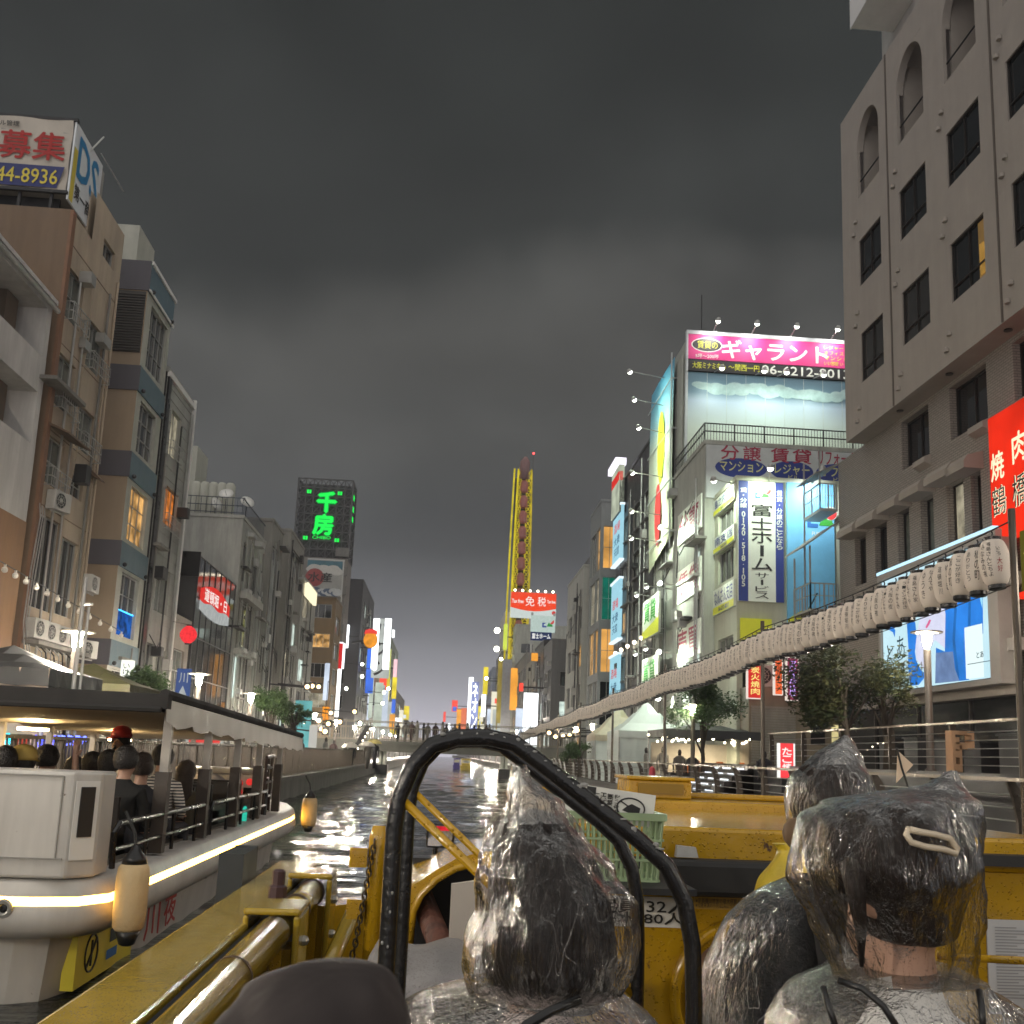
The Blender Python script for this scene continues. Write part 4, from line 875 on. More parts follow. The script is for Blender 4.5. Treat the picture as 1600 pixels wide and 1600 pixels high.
for (z0, z1, tx, lb) in ((12.95+.45, 14.15, '島之内支店', 'white and yellow branch sign highest on the canal side of the cream corner building'), (11.55, 12.3, '南支店', 'white and yellow branch sign in the middle of the cream corner building side'), (8.6, 9.8, 'なんさん支店', 'white and yellow branch sign lowest on the cream corner building side')):
    t = thing('branch_sign', lb, 'sign', (XA-.1, 43.8, z0), 0, None); q = MB(); slab(q, fcs, 42.1, 45.5, z0, z1, .01, .1); q.build('panel', M_signw, t)
    q = MB(); rect(q, fcs, 42.12, 45.48, z0+.02, z0+.3*(z1-z0), .105); q.build('yellow_band', M_syel, t)
    q = MB(); put_text(q, fcs, tx, 45.2, 42.3, z0+.36*(z1-z0), z1-.08, .11, 0, .02, keep=False); put_text(q, fcs, '06-6212-8013', 45.0, 42.4, z0+.07*(z1-z0), z0+.24*(z1-z0), .11); q.build('lettering', M_sblue, t)
# middle block with the long signboard
HB = [(46.3, 47.6, 6+2.35*k, 7.4+2.35*k, M_pane2 if k % 2 else M_cool, 2, 1) for k in range(4)]
tB1, fcB1, ffB1 = building('realty_middle_building', 'grey middle building with the condominium signboard and a roof railing', 1, 12.0, 45.62, 52, 17.05, 9, greyw, HB, z0=1.8)
ffb = front_of(45.6)
t = thing('condominium_signboard', 'long grey signboard with red characters above three navy ovals', 'signboard', (15.8, 45.5, 14.4)); a, b = 12.03, 20.5; q = MB(); slab(q, ffb, a, b, 14.35, 17.0, .02, .14); q.build('panel', M_signg, t)
zR0, zR1 = at(1150, 719, Y=45.5).z, at(1150, 697, Y=45.5).z
def xb(x, y=720): return at(x, y, Y=45.5).x
q = MB(); put_text(q, ffb, '分', xb(1126), xb(1154), zR0, zR1, .15, 0, .03, keep=False); put_text(q, ffb, '譲', xb(1161), xb(1189), zR0, zR1, .15, 0, .02, keep=False); put_text(q, ffb, '賃', xb(1204), xb(1232), zR0, zR1, .15, 0, .03, keep=False); put_text(q, ffb, '貸', xb(1238), xb(1267), zR0, zR1, .15, 0, .03, keep=False); q.build('red_lettering', M_red2, t); q = MB(); put_text(q, ffb, 'リフォーム', xb(1278), xb(1337), zR0, zR1, .15, 0, .02, keep=False); q.build('red_lettering', M_red2, t)
zo0, zo1 = at(1150, 747, Y=45.5).z, at(1150, 716, Y=45.5).z
q = MB()
for x0, x1 in ((1117, 1198), (1203, 1270), (1274, 1345)): disc(q, ffb, (xb(x0)+xb(x1))/2, (zo0+zo1)/2, (xb(x1)-xb(x0))/2, (zo1-zo0)/2, .148)
q.build('oval', M_sblue, t)
q = MB(); zc = (zo0+zo1)/2
for s, x0, x1 in (('マンション', 1124, 1192), ('レジャー', 1210, 1264), ('オフィス', 1280, 1340)): put_text(q, ffb, s, xb(x0), xb(x1), zc-.05*0-.18, zc+.32, .155, 0, .02, keep=False)
for x0, x1 in ((1228, 1250), (1298, 1320)): put_text(q, ffb, 'ビル', xb(x0), xb(x1), zc-.44, zc-.2, .155, 0, .02)
q.build('yellow_lettering', mat('pale_yellow', (.66, .66, .30), .5), t)
q = MB()
for z in (17.75, 18.15): q.bar((12.0, 45.7, z), (20.8, 45.7, z), .05); q.bar((12.0, 45.7, z), (12.0, 51.9, z), .05)
for i in range(60): q.bar((12.0+.148*i, 45.7, 17.27), (12.0+.148*i, 45.7, 18.15), .02 if i % 10 else .06)
for i in range(20): q.bar((12.0, 45.7+.32*i, 17.27), (12.0, 45.7+.32*i, 18.15), .025)
q.build('roof_railing', M_black, tB1)
for i, x in enumerate((15.4, 17.35)): ac((x, 45.05, 14.0), R(0), ('air conditioner bracketed under the left end of the signboard', 'air conditioner bracketed beside the blue sign top')[i])
fcb = frame_of(1, 12.0, 0)
for z0, tx, lb in ((13.0, '分譲', 'white wall panel with two red characters highest on the middle building side'), (9.9, '賃貸', 'white wall panel with two large red characters on the middle building side'), (6.9, '売買', 'white wall panel with faint red characters low on the middle building side')):
    t = thing('wall_panel_sign', lb, 'sign', (11.9, 49, z0)); q = MB(); slab(q, fcb, 46.0, 50.8, z0, z0+1.7, .01, .08); q.build('panel', M_signw, t)
    q = MB(); put_text(q, fcb, tx, 50.4, 46.4, z0+.2, z0+1.5, .09, 0, .03, keep=False); q.build('lettering', M_red2, t)
# tall billboard block
HC = [(52.8, 54.5, 4+2.9*k, 6+2.9*k, M_pane2, 2, 1) for k in range(5)]
tC1, fcC1, ffC1 = building('billboard_block', 'tall grey green block wearing the pink roof sign and the wide picture board', 1, 12.6, 52.02, 60, 25.3, 11, greyw, HC, z0=1.8, roof=False)
ffc = front_of(52.0)
t = thing('pink_roof_sign', 'wide pink roof sign with big white katakana over a black phone number strip', 'billboard', (17, 51.8, 23.3)); a, b = 12.62, 22.6; q = MB(); slab(q, ffc, a, b, 24.05, 25.5, .02, .24); q.build('panel', mat('sign_pink', (.62, .04, .20), .5, .1, .5), t)
q = MB(); slab(q, ffc, a, b, 23.35, 24.03, .02, .22); q.build('black_strip', M_ink, t)
q = MB(); slab(q, ffc, a-.1, b, 25.502, 25.72, -.05, .28); slab(q, ffc, a-.1, a-.004, 23.3, 25.5, -.05, .27); q.build('frame', M_signg, t)
def xc(x, y=550): return at(x, y, Y=51.8).x
def zc_(y, x=1150): return at(x, y, Y=51.8).z
q = MB(); put_text(q, ffc, 'ギャラント', xc(1128), xc(1292), 24.2, 25.3, .25, 0, .045, keep=False); put_text(q, ffc, '06-6212-8013', xc(1190), xc(1326), 23.44, 23.95, .23, 0, .04, keep=False); put_text(q, ffc, '5坪〜200坪', xc(1082), xc(1127), 24.12, 24.36, .25, 0, .02); disc(q, ffc, xc(1104), 24.9, .88, .42, .245, 0, 30); q.build('white_lettering', M_signw, t)
q = MB(); disc(q, ffc, xc(1104), 24.9, .82, .37, .25); q.build('oval', M_ink, t)
q = MB(); put_text(q, ffc, '賃貸の', xc(1089), xc(1121), 24.68, 25.14, .256, 0, .01, keep=False); put_text(q, ffc, '大阪ミナミ中心', xc(1082), xc(1134), 23.5, 23.88, .23, 0, .012, keep=False); put_text(q, ffc, '〜関西一円', xc(1138), xc(1186), 23.5, 23.88, .23, 0, .012, keep=False)
for k, s in enumerate(('レジャービル', 'オフィスビル', 'マンション', 'いい部屋 いっぱい')): put_text(q, ffc, s, xc(1287), xc(1334), 25.1-.31*k, 25.34-.31*k, .25, 0, .01, keep=False)
q.build('yellow_lettering', M_syel, t)
t = thing('picture_billboard', 'wide pale picture billboard with a teal cloud strip under the pink sign', 'billboard', (17, 51.8, 18)); q = MB(); slab(q, ffc, a, b, 17.4, 23.3, .02, .16)
pm = bpy.data.materials.new('sky_picture_print'); pm.use_nodes = True; tt = pm.node_tree; bb = tt.nodes['Principled BSDF']; bb.inputs['Roughness'].default_value = .45
tcn = N(tt, 'ShaderNodeTexCoord'); sp = N(tt, 'ShaderNodeSeparateXYZ'); tt.links.new(tcn.outputs['Object'], sp.inputs[0]); mr = N(tt, 'ShaderNodeMapRange', ins={'From Min': 17.4, 'From Max': 23.3}); tt.links.new(sp.outputs['Z'], mr.inputs[0])
rp = ramp(tt, [(0, (.62, .66, .48)), (.45, (.56, .64, .56)), (.72, (.38, .47, .56)), (.8, (.13, .22, .28)), (1, (.10, .19, .24))]); tt.links.new(mr.outputs[0], rp.inputs[0]); tt.links.new(rp.outputs[0], bb.inputs['Base Color'])
q.build('panel', pm, t)
q = MB(); random.seed(2)
for k in range(26): disc(q, ffc, a+.5+.36*k+.1*random.random(), 22.25+.35*random.random(), .35+.3*random.random(), .16+.2*random.random(), .165+.0012*k, 0, 14)
q.build('printed_cloud', mat('cloud_print', (.32, .45, .44), .5, .25, 2), t)
q = MB()
for i in range(10): slab(q, ffc, a+i*1.1, a+i*1.1+.02, 17.4, 23.3, .16, .172)
q.build('panel_joint', mat('joint_pale', (.45, .5, .46), .5), t)
q = MB(); slab(q, ffc, a-.12, a-.003, 17.3, 23.29, 0, .2); q.build('frame', M_signg, t)
# curved side banner
t = thing('side_banner', 'tall curved side banner printed blue over yellow and red on the billboard block', 'billboard', (12.2, 56, 15)); q = MB(); n = 24; P = []
for j in range(n+1):
    v = 13.8+11.0*j/n
    for i in range(9): u = 53.4+6.4*i/8; P.append((12.55-.30-.10*math.sin(math.pi*j/n)-.05*math.sin(math.pi*i/8), u, v - (1.2*(i/8-.5) if j == 0 else 0)))
q.add(P, [(j*9+i, j*9+i+1, (j+1)*9+i+1, (j+1)*9+i) for j in range(n) for i in range(8)])
pb = bpy.data.materials.new('banner_print'); pb.use_nodes = True; tt = pb.node_tree; bb = tt.nodes['Principled BSDF']
tcn = N(tt, 'ShaderNodeTexCoord'); sp = N(tt, 'ShaderNodeSeparateXYZ'); tt.links.new(tcn.outputs['Object'], sp.inputs[0]); mr = N(tt, 'ShaderNodeMapRange', ins={'From Min': 13.8, 'From Max': 24.8}); tt.links.new(sp.outputs['Z'], mr.inputs[0])
rp = ramp(tt, [(0, (.60, .64, .44)), (.6, (.62, .68, .55)), (.8, (.25, .55, .68)), (1, (.08, .36, .55))]); tt.links.new(mr.outputs[0], rp.inputs[0]); tt.links.new(rp.outputs[0], bb.inputs['Base Color'])
q.build('banner', pb, t, True)
fb = frame_of(1, 12.07, 0); q = MB(); disc(q, fb, 56.0, 20.2, .9, 2.2, 0.02, 0); disc(q, fb, 56.6, 16.2, .8, 1.9, 0.02, 1); q.build('printed_shape', [M_syel, M_lred], t)
q = MB()
for z in (14.5, 17.5, 20.5, 23.5): q.bar((12.6, 53.4, z), (12.05, 53.4, z), .06); q.bar((12.05, 53.4, z), (12.05, 59.8, z), .05)
q.bar((12.05, 53.35, 13.5), (12.05, 53.35, 25), .07); q.build('support_frame', M_signg, t)
q = MB()
for k in range(6): y = 52.3+.25*k; q.tube([(12.45, y, 2), (12.45, y, 24.5)], .06, 6)
q.build('pipe', greyw, tC1)
q = MB(); q.bar((14.2, 55, 25.3), (14.2, 55, 29.5), .05); q.build('mast', M_dark, tC1)
# small awning style signs on the canal side
for z0, lb in ((8.9, 'white and lime wall sign under spotlights upper of two near the tall side banner'), (5.4, 'white and lime wall sign under spotlights lower of two near the tall side banner')):
    t = thing('lime_wall_sign', lb, 'sign', (12.0, 57, z0)); fz = frame_of(1, 11.7, 0)
    q = MB(); q.prism([fz.p(54.2, z0, 0), fz.p(58.8, z0, 0), fz.p(58.8, z0+2.3, 0), fz.p(54.2, z0+2.3, 0)], (.12, 0, 0)); q.build('panel', M_signw, t)
    q = MB(); q.add([fz.p(54.2, z0+.02, .01), fz.p(58.8, z0+.02, .01), fz.p(58.8, z0+.45, .01), fz.p(54.2, z0+.9, .01)], [(0,1,2,3)]); q.build('yellow_band', M_syel, t)
    q = MB(); put_text(q, fz, '賃貸', 58.3, 55.0, z0+.9, z0+2.1, .012, 0, .03, keep=False); q.build('lettering', M_grn, t)
    q = MB()
    for y in (54.3, 56.5, 58.7): q.bar((12.6, y, z0+.2), (11.8, y, z0+.2), .05)
    q.build('bracket', M_alu, t)

# spotlights on arms: each a real lamp
def spotlight(base, tip, target, power, label, group, size=.26, col=(.84, 1.0, .80)):
    t = thing('spotlight', label, 'spotlight', base, 0, group); q = MB(); q.bar(base, tip, .045); q.build('arm', M_alu, t)
    d = (Vector(target)-Vector(tip)).normalized(); tip = Vector(tip); q = MB(); q.tube([tip-d*.14, tip-d*.1, tip, tip+d*.04], [.07, .11, .15, .16], 10); q.build('housing', M_alu, t)
    q = MB(); q.tube([tip+d*.041, tip+d*.05], [.14, .14], 12); q.ball(tip-Vector((0,.10,0))*0+d*.06, .13, 10); q.build('lens', M_spotface, t)
    flood('spot_lamp', tip+d*.18, target, power*.34, size, col)
for k, x in enumerate((1114, 1174, 1235, 1298)): X = xc(x); spotlight((X, 51.8, 25.72), (X, 50.7, 25.95), (X, 51.75, 24.4), 70, 'spotlight on a short arm above the pink roof sign', 'spotlights above the pink roof sign', col=(1, .95, .95))
for k, x in enumerate((1116, 1180, 1214, 1270)): X = xc(x); spotlight((X, 51.8, 23.34), (X, 50.2, 23.0), (X, 51.8, 19.0), 60, 'spotlight on an arm over the wide picture billboard', 'spotlights above the picture billboard', col=(.85, 1, .88))
for k, z in enumerate((24.3, 22.6, 20.9)): spotlight((12.1, 55.5, z), (9.9+.3*k, 55.0, z+.1), (12.0, 56.2, z-2.5), 130, 'spotlight on a long arm beside the top of the side banner', 'spotlights along the side banner')
for k, z in enumerate((18.2, 15.9, 14.3)): spotlight((12.1, 55.5, z), (10.2, 55.2, z+.1), (12.0, 56.2, z-1.5), 150, 'spotlight on a long arm beside the lower side banner', 'spotlights along the lower side banner')
spotlight((13.9, 41.9, 14.3), (13.6, 40.7, 14.55), (13.55, 41.9, 11.2), 160, 'spotlight bracketed over the tall white vertical sign', None)
spotlight((15.9, 41.9, 14.3), (15.9, 40.7, 14.6), (15.8, 41.9, 11.5), 170, 'glaring spotlight bracketed over the sky blue panel', None, col=(.9, .97, 1))
spotlight((12.5, 42.4, 14.2), (11.5, 42.2, 14.3), (12.5, 44.2, 11.8), 230, 'spotlight at the top corner of the cream building canal side', None)
for k, z in enumerate((13.9, 10.9, 7.3, 4.9)): spotlight((12.1, 50.9, z), (10.9, 50.5, z+.1), (12.0, 49, z-1.6), 170, 'spotlight on a short arm on the middle building side', 'spotlights on the middle building side')
for k, z in enumerate((11.4, 7.9)):
    for y in (54.6, 57.6): spotlight((12.5, y, z), (11.0, y-.2, z+.1), (11.7, y+.5, z-1.5), 80, 'small spotlight over a lime wall sign', 'spotlights over the lime wall signs')

# --- shops at the foot of the realty buildings
t = thing('stall_shop', 'small stall front with slatted shutter and counter window at the foot of the cream building', 'shop', (14, 41, 1.8))
q = MB(); q.box((12.6, 40.6, 1.8), (19, 41.85, 5.0)); q.build('wall', mat('shop_wall', (.26, .22, .16), .7, .2, stain=.2), t)
q = MB()
for k in range(22): q.box((12.7, 40.52, 1.85+.108*k), (14.55, 40.597, 1.85+.108*k+.088))
q.build('shutter_slat', mat('shutter', (.34, .32, .27), .5, .15, stain=.3), t)
q = MB(); q.box((15.2, 40.56, 2.7), (15.8, 40.597, 3.7)); q.box((16.9, 40.56, 2.6), (17.5, 40.597, 3.7)); q.build('opening', M_black, t)
q = MB(); q.box((16.1, 40.56, 2.75), (16.8, 40.597, 3.55)); q.build('counter_window', emit('window_lemon', (1, .85, .4), .8, .4, 3), t)
q = MB(); q.box((15.0, 39.9, 4.05), (18.8, 40.6, 4.15)); q.build('awning', M_conc, t)
q = MB(); q.box((15.2, 40.2, 4.2), (18.4, 40.45, 4.95)); q.build('fascia', emit('fascia_orange', (.75, .42, .2), .55, .3), t)
q = MB(); put_text(q, front_of(40.2), '串カツ', 15.6, 18.1, 4.28, 4.88, .01, 0, .03, keep=False); q.build('lettering', emit('fascia_red', (.9, .12, .03), .8), t)
ac((13.4, 40.9, 5.02), R(0), 'large air conditioner standing over the slatted shutter', None).scale = (1.5, 1.5, 1.5)
t = thing('shop_banner', 'white shop banner with dark red characters over the slatted shutter', 'sign', (15, 41.2, 5.1)); fs = front_of(41.2); q = MB(); slab(q, fs, 14.1, 16.2, 4.95+.1, 6.3, 0, .06); q.build('panel', mat('banner_pink', (.5, .42, .40), .6, .1), t); q = MB(); put_text(q, fs, '味噌かつ', 14.3, 16.0, 5.35, 6.0, .07, 0, .03, keep=False); q.build('lettering', M_red2, t)
for (x0, x1, y0, y1, tx, m, m2, lb) in ((1169, 1191, 1037, 1091, '炭火焼肉', emit('sign_red_lit', (.95, .05, .04), .9), emit('sign_yellow_lit', (1, .85, .25), 1), 'red vertical lit sign with yellow characters hanging near the first lantern post'), (1211, 1222, 1030, 1085, 'ホルモン', emit('sign_orange_lit', (1, .16, .05), .9), M_ink, 'narrow orange lit sign behind the shop window mullions'), (1230, 1247, 1028, 1094, '居酒屋', emit('sign_purple', (.50, .07, .16), .7, .5, 2), emit('neon_violet', (.6, .4, 1.0), 1.4), 'dark red column sign with violet neon beside the tree')):
    p, q_ = at(x0, y0, Y=39.8), at(x1, y1, Y=39.8); t = thing('vertical_shop_sign', lb, 'sign', (p.x, 39.8, q_.z)); fs = front_of(39.8); q = MB(); slab(q, fs, p.x, q_.x, q_.z, p.z, -.2, 0); q.build('panel', m, t)
    q = MB(); put_column(q, fs, tx, (p.x+q_.x)/2, (q_.x-p.x)*.62, p.z-.1, q_.z+.12, .01, 0, .03); q.build('lettering', m2, t)
    q = MB(); w_ = .035
    slab(q, fs, p.x-w_, p.x, q_.z-w_, p.z+w_, -.21, .02); slab(q, fs, q_.x, q_.x+w_, q_.z-w_, p.z+w_, -.21, .02); slab(q, fs, p.x, q_.x, p.z, p.z+w_, -.21, .02); slab(q, fs, p.x, q_.x, q_.z-w_, q_.z, -.21, .02); q.build('frame', emit('frame_glow', (1, .85, .75), .8), t)
    q = MB(); q.bar((q_.x+.02, 39.9, (p.z+q_.z)/2), (q_.x+.02, 42.1, (p.z+q_.z)/2), .05); q.build('bracket', M_dark, t)
p, q_ = at(1219, 1161, Y=30.0), at(1240, 1216, Y=30.0); t = thing('standing_sign', 'red glowing standing sign with white characters on the upper promenade', 'sign', (10.9, 30, 1.0)); fs = front_of(30.0)
q = MB(); slab(q, fs, p.x, q_.x, max(1.0, q_.z), p.z, -.15, 0); q.build('panel', emit('sign_redpink', (1.0, .07, .08), 1.0, .15), t); q = MB(); put_column(q, fs, 'たこ焼', (p.x+q_.x)/2, (q_.x-p.x)*.7, p.z-.12, q_.z+.2, .01, 0, .05); slab(q, fs, p.x-.05, p.x, max(1.0, q_.z), p.z, -.16, .01); slab(q, fs, q_.x, q_.x+.05, max(1.0, q_.z), p.z, -.16, .01); q.build('lettering', emit('sign_white_lit', (1, 1, .95), 1.2), t)
q = MB(); q.box((p.x, 29.9, .6), (q_.x, 30.2, max(1.0, q_.z))); q.build('base', M_dark, t)

# --- black building with pale blue projecting signs
blk = mat('black_tile', (.045, .043, .045), .45, .2, 1.5, .2, 30)
HD = []
for k in range(5):
    for a in (61.5, 64.6, 69.3): HD.append((a, a+1.7, 4.0+3.35*k, 5.6+3.35*k, M_warm if (k == 2 and a > 69) else M_pane2 if (k+int(a)) % 3 else M_pane, 3, 1))
tK, fcK, ffK = building('black_tiled_building', 'black tiled building with pale blue sign panels and ledge lights', 1, 12.55, 60.05, 73.5, 22.3, 9, blk, HD, z0=1.8)
q = MB()
for a in (61.2, 64.3, 69.0):
    for k in range(5): q.box((12.35, a, 3.8+3.35*k), (12.549, a+2.3, 3.92+3.35*k)); q.box((12.4, a, 5.62+3.35*k), (12.549, a+2.3, 5.75+3.35*k))
q.build('ledge', mat('ledge_grey', (.12, .12, .12), .6), tK)
q = MB()
for k in (1, 2):
    for i in range(5): q.ball((12.2, 61.5+2.4*i, 6.05+3.35*(k-1)), .13, 8)
q.build('ledge_lamp', M_bulb, tK)
fk = frame_of(1, 12.2, 0)
for z0, z1, lb in ((16.2, 20.2, 'pale blue lit sign panel highest of three on the black tiled building'), (10.4, 14.7, 'pale blue lit sign panel middle of three on the black tiled building'), (5.3, 9.2, 'pale blue lit sign panel lowest of three on the black tiled building')):
    t = thing('pale_blue_sign', lb, 'sign', (12.3, 72, z0)); q = MB(); slab(q, fk, 68.6+1.2, 73.4, z0, z1, -.2, 0); q.build('panel', emit('sign_iceblue', (.42, .78, .92), .85, .08), t)
    q = MB(); put_text(q, fk, '酒場', 72.8, 70.3, z0+2.3, z0+3.0, .01, 0, .02, keep=False); q.build('red_lettering', emit('sign_red_lit', (.9, .05, .04), .8), t)
    q = MB(); put_text(q, fk, '大衆', 72.8, 70.3, z0+1.3, z0+2.0, .01, 0, .02, keep=False); put_text(q, fk, '天国', 72.6, 70.6, z0+.5, z0+1.1, .01, 0, .02, keep=False); q.build('lettering', emit('ink_blue', (.05, .16, .3), .5), t)
    q = MB(); slab(q, fk, 69.7, 73.5, z1, z1+.15, -.25, .1); slab(q, fk, 69.7, 73.5, z0-.12, z0, -.25, .1); q.build('frame', emit('frame_cool', (.8, .95, 1), 1.1), t)
t = thing('corner_light_box', 'lit red and white light box at the roof corner of the black tiled building', 'sign', (12.3, 72.5, 22.6)); fk2 = frame_of(1, 12.0, 0); z0, z1 = at(976, 785, X=12).z, at(976, 712, X=12).z
q = MB(); slab(q, fk2, 70.0, 73.2, z0, z1, -.4, 0); q.build('panel', emit('box_cream', (.62, .68, .52), .85, .45, .8), t); q = MB(); slab(q, fk2, 70.0, 73.2, z1-1.2, z1-.5, -.3, .012); q.build('red_band', emit('sign_red_lit', (.9, .05, .04), .8), t); q = MB(); slab(q, fk2, 69.9, 73.3, z1, z1+.5, -.5, .3); q.build('top_light', emit('frame_lilac', (.9, .85, 1), 1.6), t)
q = MB(); slab(q, fk2, 70, 73.2, 22.3, z0-.003, -.5, -.05); q.build('mount', M_dark, t)

# --- glazed corner building with orange rooms
M_or = emit('room_orange', (1.0, .50, .12), .8, .45, .8); M_teal = emit('room_teal', (.0, .30, .20), .45, .4)
HE = [(78.4, 80.2, 4.4+4.2*k, 7.9+4.2*k, [M_pane, M_or, M_warm2, M_warm][k], 2, 2) for k in range(4)] + [(80.6, 83.2, 4.4+4.2*k, 7.9+4.2*k, [M_pane2, M_warm, M_warm2, M_pane2][k], 3, 2) for k in range(4)]
HF = [(12.2, 13.3, 4.4+4.2*k, 7.9+4.2*k, [M_pane, M_or, M_teal, M_or][k], 2, 2) for k in range(4)]
building('glazed_corner_building', 'grey corner building with tall glazing and orange lit rooms', 1, 12.0, 78, 84, 22.5, 9, mat('grey_stone', (.26, .275, .275), .6, .1, stain=.1), HE, HF, z0=1.8)

# --- railings
M_rail = mat('rail_bronze', (.085, .07, .055), .35, .25, metal=.5)
def cable_rail(label, X, Y0, Y1, z, lean, step=2.1, balus=False):
    t = thing('railing', label, 'railing', (X, Y0, z)); n = int((Y1-Y0)/step)
    p0 = None
    for i in range(n+1):
        y = Y0+step*i
        if p0 is None:
            q = MB(); q.box((-.02, -.02, 0), (.05, .02, 1.02)) if balus else q.prism([(-.05, -.03, 0), (.10, -.03, 0), (.10, -.03, .5), (.10-lean*.5, -.03, .85), (.05-lean, -.03, 1.02), (-.06-lean, -.03, 1.02), (-.05-lean*.4, -.03, .8), (-.05, -.03, .5)], (0, .06, 0)); p0 = q.mesh('post', M_rail)
        o = link('post', p0, t, local=True); o.location = (0, step*i, 0)
    q = MB(); q.box((X-.10-lean, Y0-.5, z+1.02), (X+.06-lean, Y1, z+1.07)); q.build('top_rail', mat('rail_top', (.30, .26, .21), .25, .15, metal=.5), t)
    q = MB()
    if balus:
        y = Y0
        while y < Y1: q.bar((X+.02, y, z+.06), (X+.02, y, z+1.02), .022); y += .13
        q.bar((X+.02, Y0, z+.08), (X+.02, Y1, z+.08), .04); q.build('baluster', M_rail, t, kind='stuff')
    else:
        for k in range(5): q.tube([(X+.02-lean*.2*max(0, k-2), Y0, z+.16+.17*k), (X+.02-lean*.2*max(0, k-2), Y1, z+.16+.17*k)], .011, 5)
        q.build('cable', M_alu, t)
    return t
cable_rail('bronze cable railing along the lower right promenade beside the yellow boat', XR+.3, -6, 78, .66, .12)
cable_rail('bronze cable railing of the upper right promenade in front of the big screen', 11.0, -6, 33, 1.78, .0, 3.0)
cable_rail('dark baluster railing along the left promenade edge', XL-.25, -6, 78, .70, -.08, 1.6, True)
t = thing('light_steps', 'dark steps with glowing edges climbing to the upper right promenade', 'steps', (9.5, 36, .6))
for k in range(6):
    q = MB(); q.box((9.0+.27*k, 33.5, .604), (9.27+.27*k+(1.6-.27*(k+1))*1.0-.003, 38.5, .60+.197*(k+1))) if False else q.box((9.0+.27*k, 33.5, .604), (10.59, 38.5, .60+.197*(k+1))); q.build('step', M_pave, t)
    for j in range(3):
        q = MB(); q.box((8.985+.27*k, 33.9+1.6*j, .62+.197*k), (8.998+.27*k, 34.9+1.6*j, .67+.197*k)); q.build('edge_light', emit('edge_glow', (.85, .92, 1), 2.2), t)

# --- lamps
LG = 'lamps along the left promenade'; LL = 'round shaded promenade lamp on the left bank'
for Y in (-12, -3, 6, 14): street_lamp((-8.0, Y, .6), 3.4, LL, 640, LG)  # row continued out of view, added to light the boat and facades
street_lamp((-8.0, 22.0, .6), 3.45, 'glaring round shaded lamp in front of the tan building beside the thin pole', 900, LG)
street_lamp((-8.0, 33.0, .6), 3.4, 'round shaded lamp below the shop sign of the glass building', 900, LG)
for Y in (42, 52, 63, 76, 92): street_lamp((-8.0, Y, .6), 3.3, LL if Y != 42 else 'round shaded lamp just left of the leafy bush on the left bank', 900, LG)
RG = 'lamps along the right promenade'
street_lamp((11.6, 23.2, 1.78), 3.35, 'round shaded lamp standing in front of the big screen', 300, RG)
for Y in (-10, 1, 12): street_lamp((11.6, Y, 1.78), 3.35, 'round shaded lamp added out of view on the upper right bank', 200, RG)  # unseen lamps added for more light on the facades
for Y in (38, 56, 64, 72): street_lamp((9.6, Y, .6), 3.4, 'round shaded lamp on the right bank beyond the tents', 300, RG)

for Y in range(112, 320, 22):  # lamps added to brighten the far facades and the water
    street_lamp((-9.2, Y, .6), 4.2, 'distant added lamp lighting the far left bank', 2200, 'added far lamps of the left bank'); street_lamp((8.9, Y+8, .6), 4.2, 'distant added lamp lighting the far right bank', 2200, 'added far lamps of the right bank')
# --- lantern string
WR = ['いずみちよ', '福島さん家', 'ここが好き', '大阪の夜', 'なんでや', '私の町', 'ラーメン大好き', 'ゆうき', 'ありがとう', 'みなみ', '道頓堀川', '一期一会']
M_paper = mat('lantern_paper', (.70, .625, .55), .7, .06, 3); M_ink_r = mat('brush_red', (.35, .02, .03), .6)
def lantern_mesh(red, txts):
    body = MB(); n = 22; rr = []
    for i in range(n+1):
        s = i/n; rr.append((.105+.105*(math.sin(math.pi*s))**.55*(1-.022*(i % 2)), -.33+.66*s))
    body.lathe(rr, n=20)
    def prof(z): s = (z+.33)/.66; return .105+.105*(max(0, math.sin(math.pi*s)))**.55+.003
    ink = MB()
    for (tx, a0, z1, z0, w, mi) in txts:
        for i, ch in enumerate(tx):
            v, f, asp = glyphs(ch, .02); h = (z1-z0)/len(tx); zb = z1-(i+1)*h
            P = []
            for x, y in v:
                z = zb+.08*h+.84*h*y; a = a0+w*(x-.5); r = prof(z); P.append((r*math.cos(a), r*math.sin(a), z))
            ink.add(P, f, mi)
    cap = MB(); cap.lathe([(.12, .315), (.125, .36), (.10, .37)], n=16); cap.tube([(0, 0, .36), (.02, 0, .43), (0, 0, .46)], .012, 5); cap2 = MB(); cap2.lathe([(.10, -.385), (.12, -.37), (.12, -.315)], n=16)
    return body.mesh('paper_body', M_paper, True), ink.mesh('brush_writing', [M_ink, M_ink_r]), cap.mesh('cap', M_black), cap2.mesh('base_ring', M_black)
variants = []
random.seed(21)
for k in range(8):
    a = R(236); tx = [(WR[k % 12], a, .27, -.05-.18*random.random(), .34, 0), (WR[(k+5) % 12], a+.55, .15, -.24, .26, 1 if k == 3 else 0), (WR[(k+3) % 12], a-.62, .25, -.2, .3, 0)]
    variants.append(lantern_mesh(k == 3, tx))
first = lantern_mesh(True, [('福島さんとちよ', R(222), .28, -.22, .30, 0), ('いこう', R(258), .2, .06, .26, 0), ('大好', R(258), .04, -.17, .34, 1), ('みなみの夜', R(196), .26, -.22, .3, 0)])
XLn = 7.6; posts = [12.7, 23.4, 34.0, 44.6, 55.2, 65.8, 76.4, 87, 97.6]
def string_z(y):
    for i in range(len(posts)-1):
        if posts[i] <= y <= posts[i+1]:
            s = (y-posts[i])/(posts[i+1]-posts[i]); return 5.16-.09*i*0 - .012*(y-12.7) + .0 - .11*4*s*(1-s)
    return 4.5
